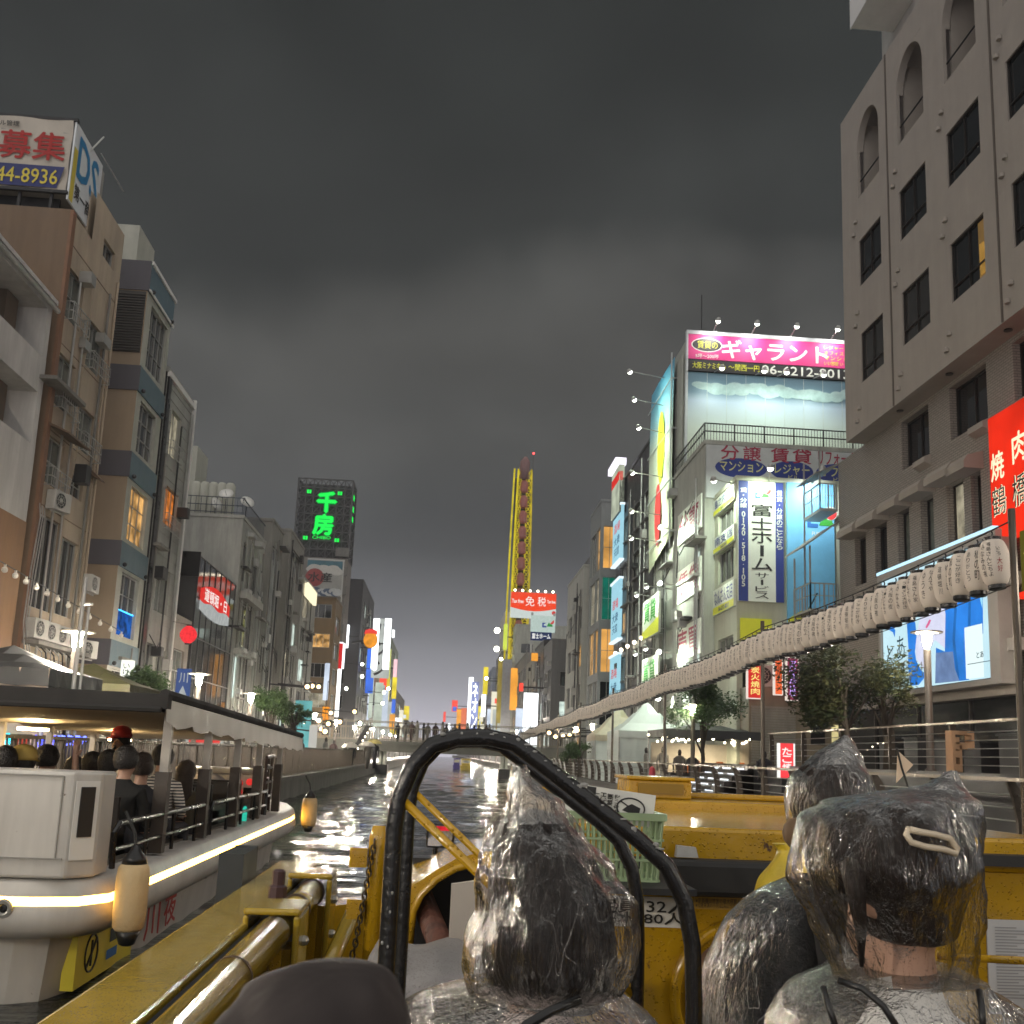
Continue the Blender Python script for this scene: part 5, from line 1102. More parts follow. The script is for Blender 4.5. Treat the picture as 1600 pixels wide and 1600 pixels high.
y = 13.17; i = 0
while y < 97:
    me3 = first if i == 0 else variants[i*5 % 8]
    lab = 'large white paper lantern with black and red brush writing nearest the right edge' if i == 0 else 'white paper lantern with black brush writing in the long string over the quay'
    t = thing('paper_lantern', lab, 'lantern', (XLn, y, string_z(y)-.44), random.uniform(-.3, .3), 'lanterns strung over the right quay')
    for nm, me in zip(('paper_body', 'brush_writing', 'cap', 'base_ring'), me3): link(nm, me, t, local=True)
    t.rotation_euler = (random.uniform(-.05, .05), random.uniform(-.06, .06), t.rotation_euler[2]); t.location.z += random.uniform(-.02, .02)
    y += .445; i += 1
t = thing('lantern_string', 'thin black wires and bronze posts that carry the paper lanterns', 'wire', (XLn, 12.7, .6))
for j, py in enumerate(posts):
    q = MB(); q.tube([(XLn, py, .6), (XLn, py, 5.35-.012*(py-12.7))], .05, 8); q.build('post', M_rail, t)
q = MB(); q.tube([(XLn, 12.7+.5*k, string_z(12.7+.5*k)+.03) for k in range(168)], .012, 5); q.tube([(XLn+.02, 12.7+.5*k, string_z(12.7+.5*k)-.84) for k in range(168)], .008, 4); q.build('wire', M_wire, t)
# ================================================================== FAR REACHES OF THE CANAL
def far_block(name, label, side, X, Y0, Y1, z1, wm, lit, seed, fl=3.4, wide=3.2, depth=10, front=True):
    rnd = random.Random(seed); H = []; nu = max(1, min(5, int((Y1-Y0-.6)/wide))); nf = max(1, int((z1-3)/fl))
    pick = lambda: (M_pane if rnd.random() > lit else rnd.choice([M_warm, M_warm2, M_cool]))
    for k in range(nf):
        for i in range(nu):
            a = Y0+.5+(Y1-Y0-1)*i/nu; H.append((a, a+(Y1-Y0-1)/nu*.68, 3+fl*k, 3+fl*k+fl*.58, pick(), 2, 1))
    HF = []
    if front:
        for k in range(nf):
            for i in range(2): a = (X+1+i*3.2) if side > 0 else (X-3.4-i*3.2); HF.append((a, a+2.2, 3+fl*k, 3+fl*k+fl*.5, pick(), 2, 1))
    return building(name, label, side, X, Y0, Y1, z1, depth, wm, H, HF, z0=.6 if side < 0 else 1.8)
beige = mat('beige_render', (.34, .32, .26), .8, .1, stain=.2); pale = mat('pale_render', (.46, .46, .42), .8, .1, stain=.25); mid = mat('mid_grey_render', (.20, .20, .20), .8, .1, stain=.25)
far_block('plain_beige_building', 'beige windowless topped building with a rooftop pipe beyond the glazed corner building', 1, 11.8, 86, 97.5, 18.6, pale, .2, 1, front=False)
far_block('tall_dark_building', 'tall plain dark building rising behind the beige building', 1, 14.5, 98, 112, 22.5, mid, .08, 2)
far_block('grey_striped_building', 'grey building with pale window bays beside the tall dark one', 1, 12.0, 112.5, 122, 15.0, mid, .45, 3)
far_block('glass_fronted_building', 'narrow glass fronted building with pale lit bays over the lantern line', 1, 12.0, 122.5, 134, 16.0, blk, .75, 4)
far_block('cream_narrow_building', 'cream narrow building with lit awnings midway down the right bank', 1, 12.0, 134.5, 148, 15.0, beige, .4, 5)
far_block('brown_arched_building', 'old brown building below the tax free sign', 1, 12.0, 148.5, 175, 17.0, gr2, .3, 6)
far_block('tax_free_store_block', 'grey store block crowned by the red tax free billboard', 1, 12.2, 176.5, 184, 25.0, greyw, .15, 7)
far_block('grey_slab_building', 'grey slab building beyond the yellow wheel tower', 1, 12.2, 187, 205, 22.0, greyw, .25, 8)
far_block('white_cube_building', 'building with a large pale cube on its roof far down the right bank', 1, 12.0, 215, 238, 24.0, mid, .4, 9)
far_block('blue_lit_building', 'distant building with a blue lit edge on the right bank', 1, 12.0, 255, 290, 24.0, mat('blue_grey_render', (.22, .25, .32), .7), .5, 10)
far_block('orange_lit_building', 'distant stacked building with orange signs on the right bank', 1, 12.0, 310, 370, 20.0, mid, .7, 11)
far_block('last_right_building', 'faint low building nearest the vanishing point on the right bank', 1, 12.0, 390, 520, 16.0, mid, .6, 12)
far_block('glassy_left_building', 'glassy narrow building with bright vertical light strips on the left bank', -1, XF+.3, 173, 191, 21.0, mat('glassy_grey', (.25, .27, .27), .3), .75, 13)
far_block('white_sign_building', 'white lit building behind the tall white pillar sign on the left bank', -1, XF+.3, 192, 222, 19.0, pale, .7, 14)
far_block('pale_left_building', 'pale green lit building with a yellow and blue sign edge on the left bank', -1, XF+.3, 224, 262, 27.0, mat('pale_green_render', (.36, .40, .33), .7), .4, 15)
far_block('dim_left_building', 'dim distant building past the yellow and blue sign', -1, XF, 265, 330, 18.0, mid, .6, 16)
far_block('last_left_building', 'faint low building nearest the vanishing point on the left bank', -1, XF, 340, 520, 13.0, mid, .5, 17)
q = MB(); q.tube([(13.5, 86.5, 17), (13.5, 86.5, 20.2)], .35, 10); 
o = q.build('rooftop_pipe', pale); tag(o, 'pale upright pipe standing at the roof edge of the beige building', 'pipe')
q = MB(); q.box((12.3, 216, 24.3), (22, 232, 33)); o = q.build('roof_cube', mat('cube_pale', (.55, .53, .46), .7, .05)); tag(o, 'large plain pale cube on the far right rooftop', 'rooftop box')
# tax free billboard
Yq = 176.0
def pq(x, y, Y=Yq): return at(x, y, Y=Y)
t = thing('tax_free_billboard', 'red and white lit billboard with white tax free characters high over the right bank', 'billboard', (16, Yq, 24)); fs = front_of(Yq); a, b = pq(798, 940).x, pq(869, 940).x; z0, z1, zm = pq(833, 966).z, pq(833, 926).z, pq(833, 950).z
q = MB(); slab(q, fs, a, b, z0, z1, -.5, 0); q.build('panel', emit('panel_white_lit', (.70, .78, .74), .85, .1), t); n = 16
q = MB(); q.add([fs.p(a, z1-.02, .02), fs.p(b, z1-.02, .02)]+[fs.p(b+(a-b)*i/n, zm-.6*math.sin(math.pi*i/n), .02) for i in range(n+1)], [tuple(range(n+3))]); q.build('red_field', emit('sign_red_orange', (.95, .07, .02), .95, .12), t)
q = MB(); put_text(q, fs, '免', pq(821, 940).x, pq(835, 940).x, pq(828, 947).z, pq(828, 932).z, .05, 0, .015, keep=False); put_text(q, fs, '税', pq(840, 940).x, pq(853, 940).x, pq(846, 947.5).z, pq(846, 933).z, .05, 0, .015, keep=False); put_text(q, fs, 'Tax free', pq(800, 940).x, pq(818, 940).x, pq(809, 942).z, pq(809, 936).z, .05, 0, .03); put_text(q, fs, 'Tax free', pq(855, 940).x, pq(868, 940).x, pq(861, 943).z, pq(861, 938).z, .05, 0, .03); q.build('lettering', emit('sign_white_lit', (1, 1, .95), 1.2), t)
q = MB()
for k in range(6): q.ball((a+(b-a)*(k+.5)/6, Yq-.6, z1+.2), .22, 6)
q.build('lamp', M_bulb, t); q = MB(); disc(q, fs, pq(865, 958).x, pq(865, 958).z, .35, .35, .03, 0); q.build('emblem', emit('sign_red_lit', (.95, .05, .04), .9), t)
Yp = 150.0; fs = front_of(Yp); t = thing('emblem_signboard', 'white lit signboard with a green and red peak emblem under the tax free billboard', 'billboard', (16, Yp, 20)); P0, P1 = at(829, 987, Y=Yp), at(868, 963, Y=Yp)
q = MB(); slab(q, fs, P0.x, P1.x, P0.z, P1.z, -.4, 0); q.build('panel', emit('panel_mint', (.55, .68, .62), .85, .15), t); q = MB(); c = at(855, 979, Y=Yp); fuji_logo(q, fs, c.x, c.z, 1.55, .03); q.build('emblem', [emit('logo_green_lit', (.03, .3, .06), .8), emit('logo_red_lit', (.7, .05, .05), .8), emit('logo_navy_lit', (.03, .06, .3), .8), emit('panel_mint', (.55,.68,.62), .85)], t)
P0, P1 = at(829, 1000, Y=Yp), at(862, 988.5, Y=Yp); q = MB(); slab(q, fs, P0.x, P1.x, P0.z, P1.z, -.4, 0); q.build('navy_strip', emit('strip_navy', (.02, .04, .13), .6), t); q = MB(); put_text(q, fs, '富士ホーム', P0.x+.2, P1.x-.2, P0.z+.25, P1.z-.2, .03, 0, .03); q.build('lettering', emit('sign_white_lit', (1,1,.95), 1.2), t)
q = MB(); q.box((P0.x, Yp+.1, 15), (P0.x+.3, Yp+.5, P1.z+3)); q.box((P1.x+.2, Yp+.1, 15), (P1.x+.5, Yp+.5, P1.z+3)); q.build('support', M_alu, t)
# ferris wheel: a tall oval yellow lattice with red car housings between two rims
Yw = 186.0; zb_, zt2 = 14.0, at(815, 733, Y=Yw).z; xl, xr_ = at(795, 860, Y=Yw).x, at(829, 860, Y=Yw).x
t = thing('oval_ferris_wheel', 'tall narrow yellow lattice ferris wheel lit at night beyond the tax free billboard', 'ferris wheel', ((xl+xr_)/2, Yw, zb_))
M_yl = emit('wheel_floodlit_paint', (.95, .78, .02), .75, .35, .5); M_yd = emit('wheel_floodlit_paint_dim', (.75, .58, .02), .75, .5, .7); M_rm = mat('wheel_red', (.34, .11, .085), .5, .3, .6)  # floodlight on the wheel's yellow paint is put in as emission
def xat(z, s): e = (z-zb_)/(zt2-zb_); return (xl + .55*math.sin(math.pi*min(1, e)*.6)*0 + .5*e**2) if s == 0 else (xr_ - .35*e**3)
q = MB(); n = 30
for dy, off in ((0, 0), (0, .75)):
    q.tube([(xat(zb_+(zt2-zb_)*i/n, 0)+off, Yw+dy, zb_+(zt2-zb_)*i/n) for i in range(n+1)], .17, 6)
q.build('rim_glow_paint', M_yl, t)
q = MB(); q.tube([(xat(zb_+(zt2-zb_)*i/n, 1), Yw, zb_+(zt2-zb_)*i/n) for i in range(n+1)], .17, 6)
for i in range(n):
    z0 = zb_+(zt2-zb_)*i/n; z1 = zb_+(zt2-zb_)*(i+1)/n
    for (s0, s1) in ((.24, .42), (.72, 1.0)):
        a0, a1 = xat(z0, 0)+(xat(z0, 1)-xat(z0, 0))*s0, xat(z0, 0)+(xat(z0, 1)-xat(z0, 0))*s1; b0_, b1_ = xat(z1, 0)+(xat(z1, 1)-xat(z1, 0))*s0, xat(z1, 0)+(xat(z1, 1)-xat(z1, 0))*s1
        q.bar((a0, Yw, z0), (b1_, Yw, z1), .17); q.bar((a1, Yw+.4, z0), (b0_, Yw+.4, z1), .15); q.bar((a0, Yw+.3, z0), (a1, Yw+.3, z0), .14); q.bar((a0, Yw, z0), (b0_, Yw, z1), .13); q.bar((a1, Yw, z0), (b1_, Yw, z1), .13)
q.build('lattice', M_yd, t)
q = MB(); q.box((xl+.8, Yw+1.5, zb_), (xr_-.2, Yw+2.0, zt2-1.5)); q.build('back_panel', mat('wheel_back', (.05, .04, .02), .8), t)
for k in range(13):
    z = zb_+1.5+3.05*k; e = (z-zb_)/(zt2-zb_); cx = xl+(xr_-xl)*.57+.15*e
    q = MB(); q.lathe([(.2, 0), (.72, .12), (.8, .5), (.8, 1.9), (.66, 2.4), (.2, 2.62)], (cx, Yw+.3, z), 12); q.build('car', M_rm, t, True)
q = MB(); q.tube([(xl+(xr_-xl)*.57, Yw+.3, zt2-2), (xl+(xr_-xl)*.6, Yw+.3, zt2+1.5), (xl+(xr_-xl)*.62, Yw+.3, zt2+2.6)], [.9, 1.0, .3], 12); q.build('top_dome', mat('wheel_dome', (.19, .10, .09), .5, .2), t, True)
q = MB(); q.bar((xr_-.15, Yw, zt2), (xr_-.1, Yw, zt2+3.2), .08); q.build('mast', M_dark, t); q = MB(); q.ball((xr_-.1, Yw, zt2+3.3), .2, 8); q.build('beacon', emit('beacon_red', (1, .05, .05), 6), t)

# neon of the far banks: each a sign of its own
def far_sign(label, side, x0, y0, x1, y1, Y, m, tx=None, tm=None, nm='sign'):
    p, q_ = at(x0, y0, Y=Y), at(x1, y1, Y=Y); fs = front_of(Y); t = thing('neon_sign', label, 'sign', ((p.x+q_.x)/2, Y, q_.z)); q = MB(); slab(q, fs, p.x, q_.x, q_.z, p.z, -.5, 0); q.build('panel', m, t)
    if tx: q = MB(); put_column(q, fs, tx, (p.x+q_.x)/2, (q_.x-p.x)*.7, p.z-.2, q_.z+.2, .05, 0, .03); q.build('lettering', tm, t)
    q = MB(); q.bar(((p.x+q_.x)/2, Y+.25, (p.z+q_.z)/2), (side*12.9, Y+.3, (p.z+q_.z)/2), .2); q.build('bracket', M_dark, t)
    return t
TW = emit('tube_white_far', (.92, .97, 1.0), 2.6); TY = emit('far_yellow', (1, .8, .05), 1.1, .4, .3); TB = emit('far_blue', (.06, .2, .9), 1.0, .3, .3); TR = emit('far_red', (1, .08, .05), 1.1); TP = emit('far_pale', (.75, .85, 1.0), 1.0, .3, .3); TO = emit('far_orange', (1, .42, .05), 1.1, .3, .3); TPp = emit('far_panel', (.62, .66, .62), .8, .25, .4); TIn = emit('far_ink', (.05, .05, .12), .5)
far_sign('white pillar sign with dark letters between two glaring white edges', -1, 585, 966, 607, 1060, 150, TPp, 'パンン', M_ink)
for x0, x1, lb in ((584, 588.5, 'glaring white light tube on the left edge of the pillar sign'), (602, 607, 'glaring white light tube on the right edge of the pillar sign')): far_sign(lb, -1, x0, 966, x1, 1046, 149.4, TW)
far_sign('short white light tube floating right of the pillar sign', -1, 613, 984, 616, 996, 170, TW)
far_sign('narrow lime strip sign between pillar sign and pale building', -1, 605, 1014, 609, 1058, 190, emit('far_lime', (.7, .75, .2), .8))
far_sign('tall yellow strip sign on the edge of the pale green building', -1, 613.5, 1058, 618.5, 1092, 220, TY)
far_sign('blue strip sign below the yellow strip on the pale green building', -1, 612.5, 1092, 617, 1114, 220, TB)
far_sign('red and white strip sign above the yellow strip', -1, 615.5, 1030, 619.5, 1058, 221, emit('far_rose', (.95, .55, .6), 1.2))
far_sign('amber strip sign just above the footbridge on the left bank', -1, 609, 1116, 616, 1140, 200, TO)
for k, (x0, y0, x1, y1, m, lb) in enumerate(((541, 976, 543.5, 1012, TW, 'thin white light strip on the charcoal tower corner'), (562, 1030, 566, 1128, emit('far_mint', (.7, .95, .8), 1.0, .5, .4), 'mint lit vertical glass strip on the left bank'), (570, 1040, 575, 1130, TP, 'pale blue vertical light strip on the left bank'), (578, 1010, 584, 1050, emit('far_cream', (.95, .9, .7), .9), 'cream vertical sign left of the pillar sign'), (587, 1066, 595, 1136, emit('far_mint2', (.75, .85, .7), .8, .4, .4), 'pale lit shopfront strip under the pillar sign'), (598, 1078, 604, 1134, TP, 'blue white strip under the pillar sign'), (508, 1036, 511, 1094, TP, 'thin pale light strip at the corner of the brown building'), (525, 1045, 528, 1120, TW, 'thin white light strip beside the brown building'))):
    far_sign(lb, -1, x0, y0, x1, y1, [146, 172, 171, 186, 165, 185, 112, 126][k], m)
t = thing('orange_round_lantern', 'big round orange lantern sign with a red lid high on the left bank', 'lantern sign', (-10, 140, 17)); c = at(579, 1000, Y=140)
q = MB(); q.ball(c, (1.0, .9, 1.15), 14); q.build('globe', emit('lantern_orange', (1, .38, .03), 1.0, .45, 1.5), t, True); q = MB(); q.lathe([(.95, .85), (.8, 1.35), (.3, 1.55)], c, 14); q.build('lid', emit('lid_red', (.9, .06, .05), .9), t, True); q = MB(); q.bar(c, (c.x-2.6, 140.4, c.z-.4), .25); q.build('bracket', M_dark, t)
t = thing('orange_box_lantern', 'tall orange box lantern hanging near the bushes on the left bank', 'lantern', (-9, 80, 4)); a, b = at(504, 1104, Y=78), at(513, 1127, Y=78); q = MB(); q.box((a.x, 78, b.z), (b.x, 78.5, a.z)); q.build('body', emit('box_orange', (1, .36, .02), 1.1, .4, 3), t); q = MB()
for x in (a.x, (a.x+b.x)/2, b.x): q.bar((x, 77.97, b.z), (x, 77.97, a.z), .03)
q.box((a.x-.05, 77.95, a.z), (b.x+.05, 78.55, a.z+.06)); q.bar(((a.x+b.x)/2, 78.2, a.z), ((a.x+b.x)/2, 78.2, a.z+2), .04); q.build('frame', M_dark, t)
far_sign('tall blue white lit edge on the far right bank', 1, 733, 1058, 736.5, 1140, 262, TW); far_sign('pale blue wide sign with letters on the far right bank', 1, 737.5, 1065, 745.5, 1140, 258, emit('far_periwinkle', (.45, .52, .95), .8, .4, .3), 'ネオン', TW)
far_sign('yellow vertical sign on the far right bank', 1, 756, 1042, 761.5, 1085, 210, TY); far_sign('white vertical sign under the yellow one on the far right bank', 1, 753, 1085, 758, 1120, 211, TW)
far_sign('small red vertical sign nearest the vanishing point', 1, 693, 1112, 696, 1128, 420, TR); far_sign('red and blue hanging sign far down the right bank', 1, 706.5, 1094, 714.5, 1112, 330, TR); far_sign('round blue sign under the red one far down the right bank', 1, 707.5, 1104, 713, 1111, 329, TB)
far_sign('stacked orange sign far down the right bank', 1, 714, 1108, 720, 1140, 300, TO); far_sign('stacked red sign far down the right bank', 1, 721, 1106, 728, 1140, 295, emit('far_coral', (1, .25, .12), .9, .3)); far_sign('thin white sign just over the footbridge far right', 1, 700.5, 1130, 703, 1144, 300, TW)
far_sign('red and blue small hanging sign among the right facades', 1, 812, 1067, 817.5, 1080, 118, TR); far_sign('tall grey pillar beside the yellow wheel base', 1, 786, 1030, 796, 1150, 172, mat('pillar_grey', (.30, .32, .36), .6))
far_sign('gold strip ornament climbing below the wheel', 1, 779, 1030, 785, 1140, 190, emit('far_gold', (.55, .42, .08), .7, .5, .6)); far_sign('lime lit strip below the wheel rim', 1, 787.5, 975, 792, 1015, 184, emit('far_lime2', (.75, .9, .1), 1.0, .3, .4))
random.seed(77)
FM = [TW, TP, emit('far_mint', (.7, .95, .8), 1.0, .5, .4), TPp, TY, TR, emit('far_cream', (.95, .9, .7), .9), TB, TO, TW, TPp, emit('far_mint2', (.75, .85, .7), .8, .4, .4)]
for k in range(46):  # lit signs at random spots, added to brighten the far reach
    sd = -1 if k % 2 else 1; Y = random.uniform(118, 330) if sd > 0 else random.uniform(150, 330); X0 = sd*(11.6 if sd > 0 else 12.2)-sd*random.uniform(0, .9)
    zc = random.uniform(3.5, 14.5); hh = random.choice((.5, .8, 2.2, 3.5)); ww = random.uniform(.25, .9); fs = front_of(Y); t = thing('added_facade_sign', 'small added lit sign among the crowded distant facades of the canal', 'sign', (X0, Y, zc), 0, 'added lit signs on the distant facades')
    q = MB(); slab(q, fs, X0-ww, X0+ww, zc-hh, zc+hh, -.3, 0); q.build('panel', random.choice(FM), t); q = MB(); q.bar((X0, Y+.15, zc), (X0+sd*1.6, Y+.2, zc), .15); q.build('bracket', M_dark, t)
def clutter(side, X, Y0, Y1, z0, z1, n, seed, owner):
    """pipes, vents, ledges and small lit panes that crowd one facade"""
    rnd = random.Random(seed); par = bpy.data.objects[owner]
    for k in range(n):
        y, z = rnd.uniform(Y0+.3, Y1-.5), rnd.uniform(z0, z1); c = rnd.random(); q = MB(); s = -side
        if c < .3: q.box((X, y, z), (X+s*rnd.uniform(.2, .5), y+rnd.uniform(.4, .8), z+rnd.uniform(.3, .7))); q.build('vent_box', rnd.choice((M_ac, M_dark, M_alu)), par)
        elif c < .6: q.tube([(X+s*.1, y, z0-1), (X+s*.1, y, z1+rnd.uniform(-2, 1))], rnd.uniform(.03, .06), 6); q.build('pipe', rnd.choice((M_alu, M_dark, M_conc)), par)
        elif c < .8: q.box((X, y-rnd.uniform(.5, 1.6), z), (X+s*rnd.uniform(.2, .6), y+rnd.uniform(.4, 1.6), z+.12)); q.build('ledge', rnd.choice((M_conc, M_alu, M_dark)), par)
        else: q.tube([(X+s*.12, y, z), (X+s*.25, y+.8, z-.5), (X+s*.15, y+1.6, z-.1), (X+s*.1, y+2.0, z-1.5)], .025, 5); q.build('cable', M_wire, par)
for a in ((-1, XF, 61, 68.8, 2, 14.5, 26, 1, 'weathered_white_building'), (-1, XF, 69.2, 72.5, 2, 9.5, 10, 2, 'dark_low_building'), (-1, XF-.3, 72.8, 77.6, 3, 17, 14, 3, 'grey_office_block'), (-1, XF, 79.2, 87, 3, 18, 20, 4, 'ribbed_grey_building'), (-1, XF, 87.5, 97, 3, 15.5, 16, 5, 'slim_white_building'), (-1, XF, 39.2, 42.6, 2.2, 5, 8, 6, 'blue_banded_building'), (-1, XF, 43, 47.4, 2, 16, 10, 7, 'grey_sided_building'), (-1, XF, 31, 35.8, 2, 17.5, 9, 8, 'narrow_tan_building'),
          (1, 12.0, 46, 51.8, 4, 16, 16, 9, 'realty_middle_building'), (1, 12.6, 52.2, 60, 4, 23, 18, 10, 'billboard_block'), (1, 12.55, 60.2, 73, 4, 21, 22, 11, 'black_tiled_building'), (1, 12.0, 112.5, 122, 4, 14, 14, 12, 'grey_striped_building'), (1, 12.0, 122.5, 134, 4, 15, 12, 13, 'glass_fronted_building'), (1, 12.0, 134.5, 148, 4, 14, 12, 14, 'cream_narrow_building'), (1, 11.8, 86, 97.5, 4, 17, 12, 15, 'plain_beige_building'), (-1, XF, 148, 172, 4, 25, 20, 16, 'charcoal_tower')): clutter(*a)
def glare(x, y, Y, label, grp, r=.22, m=None, sx=1):
    p = at(x, y, Y=Y); t = thing('floodlight', label, 'floodlight', p, 0, grp); q = MB(); q.ball((0, 0, 0), r, 8); q.build('lens', m or emit('flood_glow', (.95, 1.0, .75), 20), t, True, local=True); q = MB(); q.bar((0, .1, -.05), (sx*2.2, .6, .1), .08); q.box((-.2, .05, -.2), (.2, .25, .25)); q.build('arm', M_dark, t, local=True)
glare(777, 985, 186, 'glaring floodlight upper of two left of the wheel base', None, .55); glare(776, 1014, 186, 'glaring floodlight lower of two left of the wheel base', None, .5)
for k, (x, y) in enumerate(((566, 1038), (600, 1082), (585, 1045), (541, 1076), (566, 1057), (598, 1099), (607, 1076), (820, 1104), (835, 1026), (783, 1030), (760, 1060))): glare(x, y, 130+6*k, 'small glaring floodlight among the distant facades', 'distant facade floodlights', .2+.012*k, sx=-1 if x < 690 else 1)
for k, (x, y) in enumerate(((498, 1126), (513, 1131), (502, 1139), (517, 1114), (480, 1073), (488, 1072), (498, 1073), (554, 1112), (508, 1143), (531, 1128))): glare(x, y, 58+4*(k % 4), 'small warm globe lamp over the left promenade terraces', 'warm globe lamps on the left bank', .13, emit('globe_warm', (1, .68, .3), 7), sx=-1)
for k, (x, y) in enumerate(((858, 1145), (868, 1151), (880, 1150), (890, 1149), (871, 1138), (903, 1141), (897, 1144))): glare(x, y, 66+2*k, 'small warm globe lamp over the right promenade terrace', 'warm globe lamps on the right bank', .13, emit('globe_warm', (1, .68, .3), 7))

# ------------------------------------------------------------------ footbridge, road bridge
Yb1 = 80.0; t = thing('footbridge', 'dark steel footbridge with picket fence crossing the canal between the quays', 'bridge', (0, Yb1, 0)); zd0, zd1, zr = at(690, 1177, Y=Yb1).z-.05, at(690, 1163, Y=Yb1).z, at(690, 1131, Y=Yb1).z
M_br = mat('bridge_steel', (.10, .10, .085), .6, .2, stain=.2); q = MB(); q.box((-12.5, Yb1, zd0), (12.5, Yb1+3.6, zd1)); q.box((-12.5, Yb1-.15, zd1-.18), (12.5, Yb1-.003, zd1+.1)); q.build('deck', M_br, t)
q = MB(); x = -12.4
while x < 12.4:
    for Y in (Yb1, Yb1+3.5): q.bar((x, Y, zd1+.1), (x, Y, zr-.45), .035)
    x += .2
for Y in (Yb1, Yb1+3.5):
    for z in (zd1+.2, zr-.45, zr): q.bar((-12.5, Y, z), (12.5, Y, z), .06)
    for k in range(13): q.bar((-12+2*k, Y, zd1), (-12+2*k, Y, zr), .08)
q.build('fence', mat('bridge_fence', (.16, .145, .11), .5, .2), t, kind='stuff')
for x in (-4.75, 5.0):
    q = MB(); q.box((x-.22, Yb1+.6, .7), (x+.0, Yb1+2.6, zd0)); q.box((x+.1, Yb1+.6, .7), (x+.32, Yb1+2.6, zd0)); q.build('pier', mat('pier_white', (.55, .57, .50), .6, .1, stain=.2), t); q = MB(); q.box((x-.4, Yb1+.3, -2), (x+.5, Yb1+2.9, .697)); q.build('pier_foot', M_dark, t)
q = MB(); q.prism([(-7.2, 76, .7), (-6.8, 76, .7), (-5.4, 76, 3.6), (-5.8, 76, 3.6)], (0, .5, 0)); q.build('raking_strut', M_dark, t)
q = MB()
for k in range(9): q.ball((-6.75+.16*k, 75.95, .95+.3*k), .06, 6)
q.build('strut_light', M_bulb, t)
Yb2 = 190.0; t = thing('road_bridge', 'distant lit road bridge low over the canal beyond the footbridge', 'bridge', (0, Yb2, 0)); q = MB(); q.box((-14, Yb2, 2.6), (14, Yb2+14, 3.6)); q.box((-14, Yb2-.2, 3.6), (14, Yb2-.003, 4.5)); q.build('deck', mat('bridge_pale', (.34, .30, .30), .6), t); q = MB(); q.box((-11, Yb2-.1, 2.35), (11, Yb2+.1, 2.55)); q.build('under_light', emit('bridge_pink', (.9, .6, .62), .9), t)
def person_far(h, coat):
    q = MB(); q.rings([(0, 0, 0, .10, .08), (0, 0, .35*h, .13, .11), (0, 0, .5*h, .17, .12), (0, 0, .62*h, .17, .12), (0, 0, .78*h, .22, .12), (0, 0, .83*h, .17, .10), (0, 0, .855*h, .06, .06)], 10, 0); q.rings([(0, 0, .85*h, .05, .06), (0, 0, .875*h, .075, .085), (0, 0, .93*h, .08, .095), (0, 0, .985*h, .06, .07), (0, 0, h, .02, .02)], 10, 1)
    for s in (-1, 1): q.tube([(s*.20, 0, .79*h), (s*.25, .03, .62*h), (s*.22, .1, .47*h), (s*.21, .12, .42*h)], [.055, .045, .035, .02], 7, 0)
    return q.mesh('person', [mat('coat_%d' % coat, [(.02, .02, .025), (.12, .11, .10), (.06, .03, .03), (.20, .19, .17)][coat], .7), mat('dark_hair', (.018, .014, .012), .5, .3)], True)
pf = [person_far(1.62+.06*k, k) for k in range(4)]
random.seed(9)
for k in range(16):
    o = link('person', pf[k % 4]); o.location = (-3.6+.5*k+random.uniform(-.15, .15), Yb1+.7+1.6*random.random(), zd1+.02); o.rotation_euler = (0, 0, random.uniform(0, 6)); tag(o, 'small dark coated person walking on the footbridge', 'person', 'people crossing the footbridge')
for k, (x, Y, sd) in enumerate(((446, 46, -1), (470, 52, -1), (508, 60, -1), (520, 68, -1), (538, 72, -1), (430, 40, -1), (940, 60, 1), (925, 66, 1), (955, 62, 1), (905, 70, 1), (1010, 47, 1), (890, 74, 1))):
    o = link('person', pf[(k*3+1) % 4]); o.location = (at(x, 1180, Y=Y).x, Y, .61); o.rotation_euler = (0, 0, k*1.1); tag(o, 'small distant pedestrian standing on the left promenade' if sd < 0 else 'small distant pedestrian standing on the right promenade', 'person', 'pedestrians on the left promenade' if sd < 0 else 'pedestrians on the right promenade')
rl = [o for o in bpy.data.objects if o.get('label', '').startswith('dark baluster')][0]
for k in range(26): q = MB(); q.ball((XL-.26, 24+1.9*k, 1.05+.35*(k % 2)), .035, 6); q.build('rail_lamp', M_bulb, rl)
def umbrella(loc, col, label, group=None):
    t = thing('umbrella', label, 'umbrella', loc, 0, group); q = MB(); q.lathe([(.01, .32), (.25, .27), (.45, .14), (.55, 0), (.52, .005), (.24, .24), (.01, .29)], n=10, cap=False); q.build('canopy', col, t, local=True); q = MB(); q.bar((0, 0, -.75), (0, 0, .38), .02); q.build('shaft', M_dark, t, local=True)
MUm = mat('umbrella_clear', (.45, .42, .38), .3, .1); MUy = mat('umbrella_yellow', (.40, .34, .12), .4)
for (x, y, Y, m, lb, lb2) in ((547, 1168, 62, MUm, 'pale clear umbrella held over a dark figure on the left promenade', 'dark figure under a pale clear umbrella on the left promenade'), (573, 1166, 64, MUm, 'clear umbrella left of a yellowish one on the left promenade', 'figure in light coat under a clear umbrella on the left promenade'), (584, 1162, 66, MUy, 'yellowish umbrella near the foot of the footbridge', 'figure under the yellowish umbrella near the footbridge')):
    p = at(x, y, Y=Y); umbrella((p.x, Y, p.z), m, lb); o = link('person', pf[1 if 'light' in lb2 else 0]); o.location = (p.x+.1, Y, .6); o.scale = (1, 1, (p.z-.45)/1.75+.1); tag(o, lb2, 'person')
